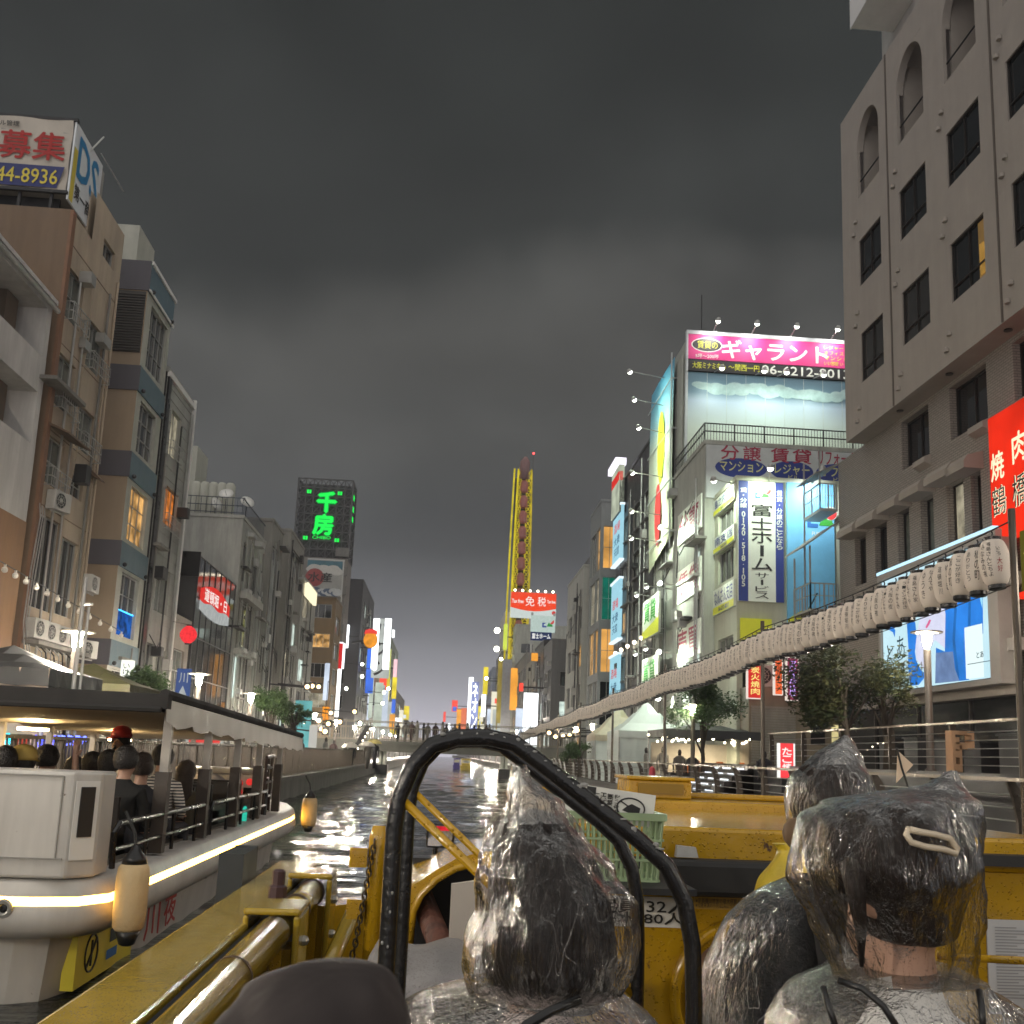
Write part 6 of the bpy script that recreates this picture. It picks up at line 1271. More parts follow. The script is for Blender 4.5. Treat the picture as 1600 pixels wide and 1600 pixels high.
# small boats beyond the footbridge
for (x0, y0, x1, y1, Y, m, lb) in ((708, 1192, 719, 1199, 118, mat('boat_purple', (.06, .045, .25), .4), 'small purple boat moored beyond the footbridge'), (720, 1190, 737, 1199, 112, mat('boat_yellow', (.62, .46, .06), .4), 'small yellow boat moored beyond the footbridge')):
    p, q_ = at(x0, y0, Y=Y), at(x1, y1, Y=Y); t = thing('moored_boat', lb, 'boat', ((p.x+q_.x)/2, Y, 0)); w = q_.x-p.x; cx = (p.x+q_.x)/2
    q = MB(); q.prism([(cx-w/2, Y, .5), (cx-w*.42, Y, -.05), (cx+w*.42, Y, -.05), (cx+w/2, Y, .5)], (0, 5, 0)); q.build('hull', m, t); q = MB(); q.box((cx-w*.4, Y+.6, .5), (cx+w*.4, Y+3.5, 1.25)); q.build('cabin', m, t); q = MB(); q.box((cx-w*.36, Y+.55, .75), (cx+w*.36, Y+.597, 1.1)); q.build('window', M_warm2, t)

# ------------------------------------------------------------------ trees, bushes
M_bark = mat('bark', (.06, .048, .036), .9, .3, 8, .5, 20)
def leaf_mat(name, c1, c2):
    m = bpy.data.materials.new(name); m.use_nodes = True; t = m.node_tree; t.nodes.clear(); o = N(t, 'ShaderNodeOutputMaterial'); d = N(t, 'ShaderNodeBsdfPrincipled'); d.inputs['Roughness'].default_value = .4
    gi = N(t, 'ShaderNodeTexCoord'); nz_ = N(t, 'ShaderNodeTexNoise', ins={'Scale': 3.5, 'Detail': 3.0}); t.links.new(gi.outputs['Object'], nz_.inputs['Vector']); r = ramp(t, [(.35, c1), (.65, c2)]); t.links.new(nz_.outputs['Fac'], r.inputs[0]); t.links.new(r.outputs[0], d.inputs['Base Color'])
    tl = N(t, 'ShaderNodeBsdfTranslucent'); t.links.new(r.outputs[0], tl.inputs['Color']); mx = N(t, 'ShaderNodeMixShader', ins={0: .3}); t.links.new(d.outputs[0], mx.inputs[1]); t.links.new(tl.outputs[0], mx.inputs[2]); t.links.new(mx.outputs[0], o.inputs['Surface']); return m
LG1 = leaf_mat('leaf_dark', (.035, .075, .025), (.075, .12, .04)); LG2 = leaf_mat('leaf_olive', (.03, .05, .018), (.085, .085, .035))
def tree(label, loc, cz, rad, rz, nl, lm, seed, cat='tree', name='tree', leaf=.07):
    rnd = random.Random(seed); t = thing(name, label, cat, loc); z0 = loc[2]; q = MB(); top = cz-z0
    q.tube([(0, 0, 0), (.04, .02, top*.35), (-.03, .04, top*.7), (.02, 0, top*1.05)], [.10, .08, .06, .03], 8); clumps = []
    for k in range(13):
        a = rnd.uniform(0, 6.28); rr = rad*rnd.uniform(.15, .8); cc = (rr*math.cos(a), rr*math.sin(a), top+rz*rnd.uniform(-.75, .85)*(1-.35*rr/rad)); clumps.append((cc, rad*rnd.uniform(.24, .44)))
        s = rnd.uniform(.4, .8); q.tube([(.02, .02, top*s), (cc[0]*.5, cc[1]*.5, top*s+(cc[2]-top*s)*.65), cc], [.04, .025, .01], 5)
    q.build('trunk', M_bark, t, True, local=True); q = MB()
    for cc, cr_ in clumps:
        for k in range(nl//13):
            d = Vector((rnd.gauss(0, 1), rnd.gauss(0, 1), rnd.gauss(0, .75))); d = d.normalized()*cr_*rnd.uniform(.25, 1.1); p = Vector(cc)+d
            u = Vector((rnd.gauss(0, 1), rnd.gauss(0, 1), rnd.gauss(0, .6))).normalized(); v = u.orthogonal().normalized(); s = leaf*rnd.uniform(.6, 1.4)
            q.add([p-u*s, p+v*s*.45, p+u*s, p-v*s*.45], [(0,1,2,3)])
    q.build('crown', lm, t, local=True); return t
p = at(1322, 1100, Y=25.5); tree('olive leaved young tree in front of the lower left corner of the big screen', (p.x, 25.5, 1.78), p.z+.35, 1.7, 1.25, 7800, LG2, 4)
p = at(1098, 1095, Y=38); tree('dense dark green round tree beside the white tents', (p.x, 38, .6), p.z, 1.45, 1.05, 7000, LG1, 5)
p = at(1385, 1085, Y=25.2); tree('thin low spray of olive leaves across the screen bottom', (p.x, 25.3, 1.78), p.z, 1.0, .55, 1500, LG2, 6, leaf=.06)
p = at(425, 1105, Y=46); tree('leafy green bush tree behind the cruise boat roof on the left bank', (p.x, 46, .6), p.z, 1.25, .85, 4200, LG1, 7)
p = at(462, 1115, Y=50); tree('smaller dark tree right of the leafy bush on the left bank', (p.x, 50, .6), p.z, .85, .7, 2600, LG1, 8)
for k, (x, y, Y, lb) in enumerate(((905, 1172, 55, 'low clipped green shrub by the terrace lamps on the right bank'), (890, 1178, 60, 'low green shrub farther along the right terrace'), (229, 1065, 30, 'small pale leaved plant by the grey building foot'))): p = at(x, y, Y=Y); tree(lb, (p.x, Y, .6), max(p.z, 1.3), .75, .45, 1600, LG1, 20+k, 'shrub', 'shrub')

# ------------------------------------------------------------------ tents and market bits
def tent(label, cx, Y, w, d, z0, ze, zp, m, walls=0, wm_=None):
    t = thing('market_tent', label, 'tent', (cx, Y, z0)); q = MB(); n = 6; P = []
    for j in range(n+1):
        for i in range(n+1):
            u, v = i/n*2-1, j/n*2-1; r = max(abs(u), abs(v)); P.append((cx+u*w/2, Y+v*d/2, ze+(zp-ze)*(1-r)**1.25-.05*math.sin(math.pi*(u+1)/2*2)**2*(r > .9)))
    q.add(P, [(j*(n+1)+i, j*(n+1)+i+1, (j+1)*(n+1)+i+1, (j+1)*(n+1)+i) for j in range(n) for i in range(n)])
    for (x0, y0, x1, y1) in ((-1,-1,1,-1), (1,-1,1,1), (1,1,-1,1), (-1,1,-1,-1)):
        k = 9; a = [(cx+(x0+(x1-x0)*i/k)*w/2, Y+(y0+(y1-y0)*i/k)*d/2) for i in range(k+1)]
        q.add([(x, y, ze) for x, y in a]+[(x+.02*math.sin(i*2.2), y-.02, ze-.32-.03*(i % 2)) for i, (x, y) in enumerate(a)], [(i, i+1, k+2+i, k+1+i) for i in range(k)])
    q.build('canopy', m, t); q = MB()
    for sx in (-1, 1):
        for sy in (-1, 1): q.bar((cx+sx*(w/2-.04), Y+sy*(d/2-.04), z0), (cx+sx*(w/2-.04), Y+sy*(d/2-.04), ze), .05)
    q.build('pole', M_alu, t)
    if walls:
        for (x0, y0, x1, y1) in [(-1,-1,1,-1), (-1,1,-1,-1), (1,-1,1,1)][:walls]:
            q = MB(); nn = 14; mm = 6; P = []
            for j in range(mm+1):
                for i in range(nn+1): s = i/nn; P.append((cx+(x0+(x1-x0)*s)*w/2*.97+.06*math.sin(i*1.9+j), Y+(y0+(y1-y0)*s)*d/2*.97+.06*math.sin(i*2.3+j*.7), z0+(ze-z0)*j/mm))
            q.add(P, [(j*(nn+1)+i, j*(nn+1)+i+1, (j+1)*(nn+1)+i+1, (j+1)*(nn+1)+i) for j in range(mm) for i in range(nn)]); q.build('side_sheet', wm_ or m, t, True)
    return t
M_tw = mat('tent_white', (.62, .68, .66), .5, .08, 1.5); M_tk = mat('tent_black', (.03, .032, .033), .45, .3); M_to = mat('tent_olive', (.085, .08, .028), .6, .15); M_tg = mat('tent_grey', (.08, .085, .08), .5)
p = at(962, 1135, Y=56); tent('white peaked tent with loose side sheets, farther of two on the right bank', p.x+.2, 56, 3.2, 3.2, .6, 3.1, at(985, 1103, Y=56).z, mat('tent_cream', (.62, .56, .42), .5), 2, M_tw)
p = at(1010, 1125, Y=50); tent('white peaked tent with loose side sheets, nearer of two on the right bank', p.x, 50, 3.4, 3.4, .6, 3.2, at(1012, 1095, Y=50).z, M_tw, 2, M_tw)
flood('tent_lamp', (p.x, 50, 3.0), (p.x, 50, .6), 60, .4, (1, .95, .8), 180)
p = at(1098, 1137, Y=42); tent('black flat stall canopy hung with bulbs beneath the dark green tree', p.x, 42, 4.0, 3.6, .6, at(1098, 1143, Y=42).z, at(1098, 1128, Y=42).z, M_tk); pc = p
t = thing('stall_light_string', 'bright string of small bulbs hung under the black stall canopy', 'string lights', (pc.x, 41, 2.4)); random.seed(13)
for k in range(46):
    q = MB(); a = random.uniform(-2.2, 2.2); q.ball((pc.x+a, 40.2+random.random()*2.5, at(1098, 1146, Y=42).z-.1-.35*random.random()), .05, 6); q.build('bulb', M_bulb, t)
q = MB(); q.tube([(pc.x-2.2+.4*k, 40.3, at(1098, 1146, Y=42).z-.05-.12*math.sin(k*1.4)**2) for k in range(12)], .01, 4); q.build('wire', M_wire, t)
t = thing('stall_counter', 'stall counter of dark boxes with orange and red goods under the canopy', 'counter', (pc.x, 42, .6)); q = MB(); q.box((pc.x-1.6, 41, .6), (pc.x+1.8, 42.4, 1.35)); q.build('body', M_dark, t); q = MB()
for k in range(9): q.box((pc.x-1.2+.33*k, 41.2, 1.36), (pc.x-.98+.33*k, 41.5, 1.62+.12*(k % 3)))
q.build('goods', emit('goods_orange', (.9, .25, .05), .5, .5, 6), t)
q = MB(); q.box((pc.x-1.9, 43.5, .6), (pc.x+2, 43.6, 2.6)); q.build('back_sheet', mat('back_sheet', (.5, .45, .36), .7, .15), t); flood('stall_lamp', (pc.x, 41.6, 2.5), (pc.x, 42, .8), 70, .5, (1, .85, .6), 170)
for k, (x, Y) in enumerate(((1082, 40), (1062, 41), (1036, 43), (1070, 44))): p = at(x, 1185, Y=Y); o = link('person', pf[[0, 1, 3, 0][k]]); o.location = (p.x, Y, .62); tag(o, ['dark coated person nearest the tree trunk under the stall canopy', 'greyish coated person left of the tree under the canopy', 'pale coated person by the tent sheet at the stall', 'dark coated person deep inside the bulb lit stall'][k], 'person')
o = link('person', pf[0]); p = at(1213, 1180, Y=32.5); o.location = (9.6+.0*p.x+.9, 32.2, .62); tag(o, 'dark coated person standing left of the red standing sign', 'person')
t = thing('bollard', 'red traffic bollard by the lower right railing', 'bollard', (at(1019, 1205, Y=34).x, 34, .6)); q = MB(); q.lathe([(.16, 0), (.13, .1), (.11, .9), (.03, 1.0)], n=10); q.build('body', mat('bollard_red', (.45, .03, .05), .4), t, True, local=True)
t = thing('green_bin', 'dark green tub by the counter window of the shop front', 'tub', (16.6, 39.6, 1.8)); q = MB(); q.lathe([(.3, 0), (.4, .75), (.36, .95), (.1, 1.05)], n=14); q.build('body', mat('tub_green', (.02, .12, .09), .5), t, True, local=True)
t = thing('wooden_crate_stand', 'pale wooden stand shaped like a letter behind the upper railing', 'stand', (11.7, 20.5, 1.78)); M_wd = mat('plain_wood', (.50, .30, .17), .7, .15, 3); p0, p1 = at(1486, 1200, Y=20.5), at(1518, 1143, Y=20.5); w = p1.x-p0.x; z0, z1 = 1.79, p1.z
q = MB(); y = 20.4
q.box((p0.x, y, z0), (p0.x+w*.13, y+.3, z1)); q.box((p0.x+w*.32, y, z0), (p0.x+w*.42, y+.3, z1-.30)); q.box((p0.x+w*.9, y, z1-.36), (p1.x, y+.3, z1)); q.build('upright', M_wd, t); q = MB()
for zz in (z0+.02, z0+.3, z0+.58): q.box((p0.x+w*.131, y, zz), (p0.x+w*.319, y+.3, zz+.14))
q.box((p0.x+w*.131, y, z1-.08), (p0.x+w*.899, y+.3, z1)); q.box((p0.x+w*.131, y, z1-.38), (p0.x+w*.899, y+.3, z1-.24)); q.build('crossbar', M_wd, t)
for k in range(7):
    q = MB(); y = 18.5+1.6*k; q.box((12.9, y, 1.785), (13.9, y+.8, 2.5+.08*(k % 3))); q.box((12.85, y-.05, 2.5+.08*(k % 3)), (13.95, y+.85, 2.54+.08*(k % 3))); o = q.build('covered_table', M_dark); tag(o, 'dark covered terrace table in the row behind the upper railing', 'table', 'covered tables on the upper right terrace')
t = thing('terrace_light_string', 'row of tiny warm bulbs glimmering under the granite block', 'string lights', (14, 25, 3)); q = MB(); random.seed(4)
for k in range(24): q.ball((14.6, 24+.42*k, 2.55+.12*math.sin(k)), .022, 6)
q.build('bulb', M_bulb, t)
q = MB(); q.tube([(14.6, 23.8+.5*k, 2.6+.05*math.sin(k)) for k in range(21)], .01, 4); q.build('wire', M_wire, t)
# left bank tents and lights
p = at(45, 1045, Y=21); tent('black wet tent canopy behind the cruise boat at the left edge', p.x-.35, 21, 2.7, 3, .6, 3.05, at(20, 1008, Y=21).z, M_tk, 1, mat('tent_beige', (.42, .33, .26), .7))
p = at(150, 1065, Y=27); tent('olive tent canopy beside the lamp on the left bank', p.x-.1, 27, 2.9, 3, .6, at(150, 1072, Y=27).z, at(120, 1035, Y=27).z, M_to)
t = thing('flag_pole', 'thin grey bare pole standing just left of the glaring lamp', 'pole', (-7.6, 20.5, .6)); a = at(134, 902, Y=20.5); q = MB(); q.tube([(a.x, 20.5, .6), (a.x, 20.5, a.z)], .045, 8); q.tube([(a.x+.13, 20.5, .6), (a.x+.13, 20.5, a.z-.6)], .03, 8); q.bar((a.x-.05, 20.5, a.z-.55), (a.x+.2, 20.5, a.z-.55), .05); q.build('pole', M_alu, t)
t = thing('bulb_string', 'sagging string of unlit round bulbs across the left facades', 'string lights', (-10, 22, 7)); q = MB(); pts = []
for k in range(13):
    x = -8+k*16.5; y = 872+9.6*k+12*math.sin(k*.52)*0; pts.append(at(x, y, Y=21+.9*k))
q.tube(pts, .012, 5); q.build('wire', M_wire, t)
for p in pts: q = MB(); q.ball((p.x, p.y, p.z-.12), .07, 8); q.bar((p.x, p.y, p.z-.06), (p.x, p.y, p.z), .04); q.build('bulb', mat('bulb_white', (.75, .72, .64), .3, .1), t)
t = thing('white_box_sign', 'narrow white lit box sign at the foot of the grey sided building', 'sign', (-11, 34, 1)); a, b = at(190, 1031, Y=34), at(203, 1078, Y=34); fs = front_of(34.0); q = MB(); slab(q, fs, a.x, b.x, b.z, a.z, -.25, 0); q.build('panel', emit('box_white', (.95, 1, .85), 1.2), t); q = MB(); put_column(q, fs, 'いけ花屋', (a.x+b.x)/2, (b.x-a.x)*.55, a.z-.1, b.z+.1, .01); q.build('lettering', M_ink, t)
t = thing('cyan_wall_panel', 'cyan lit shop wall panel behind the small dark tree on the left bank', 'sign', (-9.5, 56, 1)); a, b = at(462, 1094, Y=60), at(482, 1170, Y=60); fs = front_of(60.0); q = MB(); slab(q, fs, a.x, b.x, .62, a.z, -.3, 0); q.build('panel', emit('panel_cyan', (.25, .75, .75), .7, .4, .8), t)
t = thing('blue_white_drum', 'white drum sign with a dark blue wave painted low on the left bank', 'sign', (-8.4, 58, .6)); a, b = at(484, 1133, Y=58), at(494, 1170, Y=58); r = (b.x-a.x)/2; c = ((a.x+b.x)/2, 58, .6); q = MB(); q.lathe([(r, 0), (r, .9)], c, 16, 1); q.lathe([(r, .903), (r, a.z-.6)], c, 16, 0); q.build('drum', [emit('drum_white', (.7, .68, .62), .7), emit('drum_blue', (.04, .08, .5), .7)], t)
# string lights in the market behind the cruise boat
for k, (x0, x1, y0, y1, col, lb, nb) in enumerate(((0, 18, 1145, 1163, (.02, .55, .75), 'cyan fairy light curtain behind the cruise boat at the left edge', 60), (56, 86, 1150, 1168, (.06, .08, 1.0), 'blue fairy light curtain left of the dark haired passengers', 70), (92, 134, 1150, 1164, (.10, .14, .9), 'blue fairy light curtain right of the raised arm', 50))):
    t = thing('fairy_light_curtain', lb, 'string lights', (at((x0+x1)/2, y1, Y=19).x, 19, .6)); q = MB(); random.seed(30+k); m = emit('fairy_%d' % k, col, 5)
    for j in range(nb): p = at(random.uniform(x0, x1), random.uniform(y0, y1), Y=19+random.random()); q.ball(p, .022, 5)
    q.build('bulb', m, t, kind='stuff'); a, b = at(x0, y0, Y=20.2), at(x1, y1, Y=20.2); q = MB(); q.box((a.x, 20.2, .62), (b.x, 20.3, a.z+.02)); q.build('back_board', M_black, t)
for k, (x0, x1) in enumerate(((20, 28), (32, 41))): t = thing('market_door', ['red lit door panel left of two in the market behind the boat', 'red lit door panel right of two in the market behind the boat'][k], 'panel', (at(x0, 1170, Y=19.5).x, 19.5, .6)); a, b = at(x0, 1151, Y=19.5), at(x1, 1175, Y=19.5); q = MB(); q.box((a.x, 19.5, .62), (b.x, 19.56, a.z)); q.build('panel', emit('panel_redlit', (.75, .10, .06), .7, .4, 4), t); q = MB(); q.box((a.x-.05, 19.48, a.z), (b.x+.05, 19.58, a.z+.05)); q.build('frame', M_dark, t)
# ================================================================== CRUISE BOAT ON THE LEFT
M_hull = mat('boat_white', (.56, .54, .51), .35, .1, 1.2, stain=.3, rust=-.55); M_led = emit('led_warm', (1.0, .56, .08), 18.0); M_bench = mat('bench_dark', (.018, .014, .012), .5, .3); M_deck = mat('deck_grey', (.15, .135, .115), .5, .2)
tb = thing('cruise_boat', 'white canopied cruise boat with a glowing light strip along its side and rows of passengers', 'boat', (-3.6, 12, 0))
OUT = [(-5.0, 6.95), (-2.62, 6.95), (-2.36, 7.02), (-2.22, 7.22), (-2.2, 7.6), (-2.2, 15.4), (-2.25, 16.2), (-2.5, 17.3), (-2.95, 18.3), (-3.6, 18.9), (-4.25, 18.3), (-4.7, 17.3), (-4.95, 16.2), (-5.0, 15.4)]
CXB, CYB = -3.6, 12.3
def shrink(k): return [(CXB+(x-CXB)*(1-k/1.4), CYB+(y-CYB)*(1-k/5.4)) for x, y in OUT]
def loft(mb, layers, mi=0, cap=True):
    k = len(mb.v); n = len(OUT)
    for off, z in layers: mb.v += [(x, y, z) for x, y in shrink(off)]
    for i in range(len(layers)-1):
        for j in range(n): mb.f.append((k+i*n+j, k+i*n+(j+1) % n, k+(i+1)*n+(j+1) % n, k+(i+1)*n+j)); mb.m.append(mi)
    if cap: mb.f.append(tuple(k+(len(layers)-1)*n+j for j in range(n))); mb.m.append(mi)
q = MB(); loft(q, [(.42, -.5), (.33, 0), (.27, .42)], cap=True); q.build('hull', M_hull, tb)
q = MB(); loft(q, [(.27, .421), (.07, .44), (.0, .5), (-.02, .58), (0, .655)], cap=False); loft(q, [(.0, .715), (.03, .80), (.06, .82)], cap=True); q.build('rubbing_strake', M_hull, tb, True)
q = MB(); loft(q, [(.004, .656), (.012, .66), (.012, .71), (.004, .714)], cap=False); q.build('light_strip', M_led, tb)
q = MB(); q.box((-4.7, 7.6, .824), (-2.45, 15.0, .84)); q.build('deck', M_deck, tb)
q = MB(); q.prism([(-5.05, 6.97, .83), (-2.45, 6.97, .83), (-2.31, 7.14, .83), (-2.31, 7.42, .83), (-5.05, 7.42, .83)], (0, 0, .70)); o = q.build('stern_cabinet', M_hull, tb); bevel(o, .02)
q = MB(); q.prism([(-2.435, 6.978, .95), (-2.325, 7.112, .95), (-2.325, 7.112, 1.47), (-2.435, 6.978, 1.47)], (.006, -.004, 0)); q.build('cabinet_panel', M_white, tb); q = MB(); q.prism([(-2.410, 7.004, 1.1), (-2.345, 7.083, 1.1), (-2.345, 7.083, 1.43), (-2.410, 7.004, 1.43)], (.012, -.008, 0)); q.build('vent_slot', M_bench, tb)
q = MB(); q.box((-5.05, 6.955, .955), (-2.47, 6.968, .965)); q.box((-2.52, 6.955, .966), (-2.512, 6.968, 1.5)); q.box((-5.05, 6.956, 1.495), (-2.521, 6.968, 1.503)); q.build('cabinet_seam', mat('seam_grey', (.3, .29, .27), .6), tb)
q = MB(); f_ = Fr((0, 6.93, 0), (1,0,0), (0,-1,0)); 
c = at(7, 1419, Y=6.95); q.tube([(c.x+.045*math.cos(a*.5236), 6.93, c.z+.045*math.sin(a*.5236)) for a in range(13)], .018, 6); q.build('drain_ring', M_alu, tb); q = MB(); q.ball((c.x, 6.94, c.z), (.03, .015, .03), 8); q.build('drain_hole', M_black, tb)
fsb = Fr((-2.50, 0, 0), (0,1,0), (1,0,0))
q = MB(); q.box((-2.56, 7.45, .02), (-2.47, 8.75, .40)); q.build('yellow_panel', mat('graphic_yellow', (.62, .52, .03), .4, .1), tb)
fsb = Fr((-2.468, 0, 0), (0,1,0), (1,0,0)); q = MB(); k = len(q.v); ring = [(7.75+.13*math.cos(a*.393), .22+.13*math.sin(a*.393)) for a in range(17)]; q.tube([fsb.p(u, v, .003) for u, v in ring], .008, 4); q.bar(fsb.p(7.66, .13, .003), fsb.p(7.84, .31, .003), .014); q.bar(fsb.p(7.75, .13, .003), fsb.p(7.75, .31, .003), .014); rect(q, fsb, 8.15, 8.42, .22, .32, .003); q.build('emblem', M_dark, tb)
q = MB(); rect(q, fsb, 8.1, 8.35, .1, .17, .003); q.build('blue_mark', M_lblue, tb)
fs3 = Fr((-2.455, 0, 0), (0,1,0), (1,0,0)); q = MB(); put_text(q, fs3, '川', 8.95, 9.4, .08, .38, .02, 0, .03, keep=False); put_text(q, fs3, '夜', 9.55, 9.95, .1, .38, .02, 0, .03, keep=False); q.build('lettering', M_bred, tb)
# canopy
q = MB(); n = 18; mroof = 10; P = []; YR0, YR1 = 8.4, 16.6
def roof_z(y): return 2.12 - .024*(y-YR0)
for j in range(n+1):
    for i in range(mroof+1):
        u = i/mroof; y = YR0+(YR1-YR0)*j/n; P.append((-5.1+2.82*u, y, roof_z(y)+.025*math.sin(math.pi*u)))
q.add(P, [(j*(mroof+1)+i, j*(mroof+1)+i+1, (j+1)*(mroof+1)+i+1, (j+1)*(mroof+1)+i) for j in range(n) for i in range(mroof)]); q.build('canopy_top', mat('canopy_black', (.014, .013, .012), .35, .3), tb, True)
q = MB(); P = []
for j in range(n*2+1):
    for i in range(mroof+1):
        u = i/mroof; y = YR0+.05+(YR1-YR0-.1)*j/(2*n); P.append((-5.05+2.7*u, y, roof_z(y)-.11+.03*math.sin(math.pi*u)-.035*abs(math.sin(j*.75))))
q.add(P, [(j*(mroof+1)+i, j*(mroof+1)+i+1, (j+1)*(mroof+1)+i+1, (j+1)*(mroof+1)+i) for j in range(2*n) for i in range(mroof)]); q.build('canopy_lining', mat('canopy_cloth', (.58, .52, .44), .7, .12, 1.5, .3, 6), tb, True)
q = MB(); q.prism([(-5.12, YR0-.04, roof_z(YR0)-.10), (-2.26, YR0-.04, roof_z(YR0)-.10), (-2.26, YR0-.04, roof_z(YR0)+.02), (-3.7, YR0-.04, roof_z(YR0)+.035), (-5.12, YR0-.04, roof_z(YR0)+.02)], (0, .12, 0)); q.tube([(-2.3, YR0, roof_z(YR0)+.02), (-2.3, YR1, roof_z(YR1)+.02)], .045, 8); q.tube([(-5.1, YR0-.07, roof_z(YR0)-.11), (-2.3, YR0-.07, roof_z(YR0)-.11)], .025, 6); q.build('canopy_edge', mat('edge_black', (.012, .011, .011), .75, .3), tb)
q = MB(); P = []
for j in range(41): y = YR0+(YR1-YR0)*j/40; P += [(-2.28, y, roof_z(y)-.02), (-2.27+.02*math.sin(j*2.1), y, roof_z(y)-.20-.05*abs(math.sin(j*.8)))]
q.add(P, [(2*j, 2*j+2, 2*j+3, 2*j+1) for j in range(40)]); q.build('canopy_valance', mat('valance_grey', (.30, .28, .25), .4, .2, 4), tb, True)
POSTS = [8.7, 10.2, 11.7, 13.1, 14.7]
q0 = None
for y in POSTS:
    q = MB(); q.box((-2.36, y-.03, 1.50), (-2.29, y+.03, roof_z(y)-.02)); q.build('canopy_post', mat('post_grey', (.40, .37, .33), .4), tb); q = MB(); q.box((-2.385, y-.055, .84), (-2.275, y+.055, 1.503)); q.build('post_sleeve', mat('sleeve_brown', (.055, .042, .034), .5), tb)
    q = MB(); q.box((-5.0, y-.03, .84), (-4.93, y+.03, roof_z(y)-.02)); q.build('canopy_post', mat('post_grey', (.4,.37,.33)), tb)
q = MB()
for y in POSTS: q.tube([(-2.3, y, roof_z(y)-.02), (-3.7, y, roof_z(y)-.0), (-5.0, y, roof_z(y)-.02)], .022, 6)
q.build('roof_bow', M_black, tb)
q = MB()
for y0, y1 in ((7.45, 10.35), (10.45, 13.7)):
    q.tube([(-2.3, y0+.03, .85), (-2.3, y0, 1.10), (-2.3, y0+.1, 1.16), (-2.3, y1-.1, 1.16), (-2.3, y1, 1.10), (-2.3, y1-.03, .85)], .022, 7); q.tube([(-2.3, y0, .98), (-2.3, y1, .98)], .016, 6)
    k = 1
    while y0+.8*k < y1-.2: q.tube([(-2.3, y0+.8*k, .84), (-2.3, y0+.8*k, 1.15)], .018, 6); k += 1
q.build('hand_rail', M_black, tb)
q = MB()
for z in (1.05, 1.25, 1.45, 1.6): q.tube([(-2.42, 14.2, z), (-2.5, 15.6, z), (-2.8, 16.6, z)], .018, 6)
for y, x in ((14.2, -2.42), (14.9, -2.46), (15.6, -2.5), (16.6, -2.8)): q.tube([(x, y, .82), (x, y, 1.62)], .022, 6)
q.build('bow_rail', mat('rail_brown', (.05, .03, .026), .4), tb)
for k in range(7):
    y = 8.35+.82*k; q = MB(); q.box((-4.8, y, .83), (-2.55, y+.42, 1.0)); q.box((-4.8, y-.06, .83), (-2.55, y-.002, 1.30)); o = q.build('bench', M_bench, tb)
q = MB(); q.box((-3.7, 14.6, .84), (-2.62, 15.4, 1.35)); q.box((-3.75, 14.55, 1.351), (-2.6, 15.45, 1.42)); o = q.build('console', M_hull, tb); bevel(o, .03)
q = MB()
for x, z in ((-2.84, 1.22), (-2.84, 1.10), (-2.70, 1.24)): q.tube([(x, 14.58, z), (x, 14.60, z)], .05, 12)
q.build('gauge', emit('gauge_red', (.9, .05, .04), .7), tb); q = MB(); q.box((-2.78, 14.585, .98), (-2.64, 14.599, 1.16)); q.build('gauge_panel', M_black, tb)
q = MB(); q.tube([(-3.25+.28*math.cos(a*.314), 14.4, .9+.36*math.sin(a*.314)) for a in range(11)], .11, 8); q.build('white_arch', mat('boat_lilac', (.55, .54, .58), .4), tb, True)
q = MB(); q.lathe([(.03, 0), (.03, .14), (.012, .18)], (-2.36, 12.6, .84), 8); q.build('green_lamp', emit('lamp_green', (.03, .5, .35), .9), tb)
q = MB(); q.box((-2.6, 7.8, .84), (-2.55, 14.2, 1.06)); q.build('inner_bulwark', M_bench, tb)
q = MB(); q.box((-5.0, 7.6, .84), (-4.95, 14.5, 1.1)); q.build('far_bulwark', M_bench, tb)
q = MB(); q.box((-4.8, 9.0, 1.84), (-4.65, 9.5, 1.87)); q.box((-4.6, 11.2, 1.82), (-4.45, 11.7, 1.85)); q.box((-4.4, 13.6, 1.74), (-4.25, 14.1, 1.77)); q.build('ceiling_lamp', emit('boat_lamp', (1, .70, .32), 45), tb)
# fenders
M_fend = mat('fender_cream', (.60, .45, .25), .6, .1, 6, .4, 30); 
def fender(loc, h, r, label):
    t = thing('boat_fender', label, 'fender', loc, 0, 'fenders hanging on the cruise boat'); q = MB(); n = 28; prof = []
    q.rings([(0, 0, -h*.40+.0, r*.80, r*.80), (0, 0, -h*.36, r*.95, r*.95), (0, 0, -h*.2, r*1.02, r*1.02), (0, 0, h*.2, r*1.02, r*1.02), (0, 0, h*.34, r*.95, r*.95), (0, 0, h*.38, r*.8, r*.8)], n)
    q.v = [(x*(1+.025*(i % 2)), y*(1+.025*(i % 2)), z) for i, (x, y, z) in enumerate(q.v)]; q.build('body', M_fend, t, True, local=True)
    q = MB(); q.lathe([(r*.80, h*.375), (r*.72, h*.46), (r*.35, h*.54), (.02, h*.6)], n=18); q.lathe([(.03, -h*.58), (r*.5, -h*.56), (r*.60, -h*.5), (r*.82, -h*.395)], n=18); q.build('end_cap', M_black, t, True, local=True)
    q = MB(); q.tube([(0, 0, h*.55), (-.02, .01, h*.75), (-.10, .02, h*1.0)], .012, 6); q.build('rope', M_wire, t, local=True)
p = at(205, 1400, X=-2.06); fender((-2.06, p.y, p.z), .56, .105, 'big cream fender with black ends hanging at the near corner of the cruise boat')
p = at(483, 1268, X=-2.06); fender((-2.06, p.y, p.z), .56, .115, 'cream fender with black ends hanging at the far bow of the cruise boat')

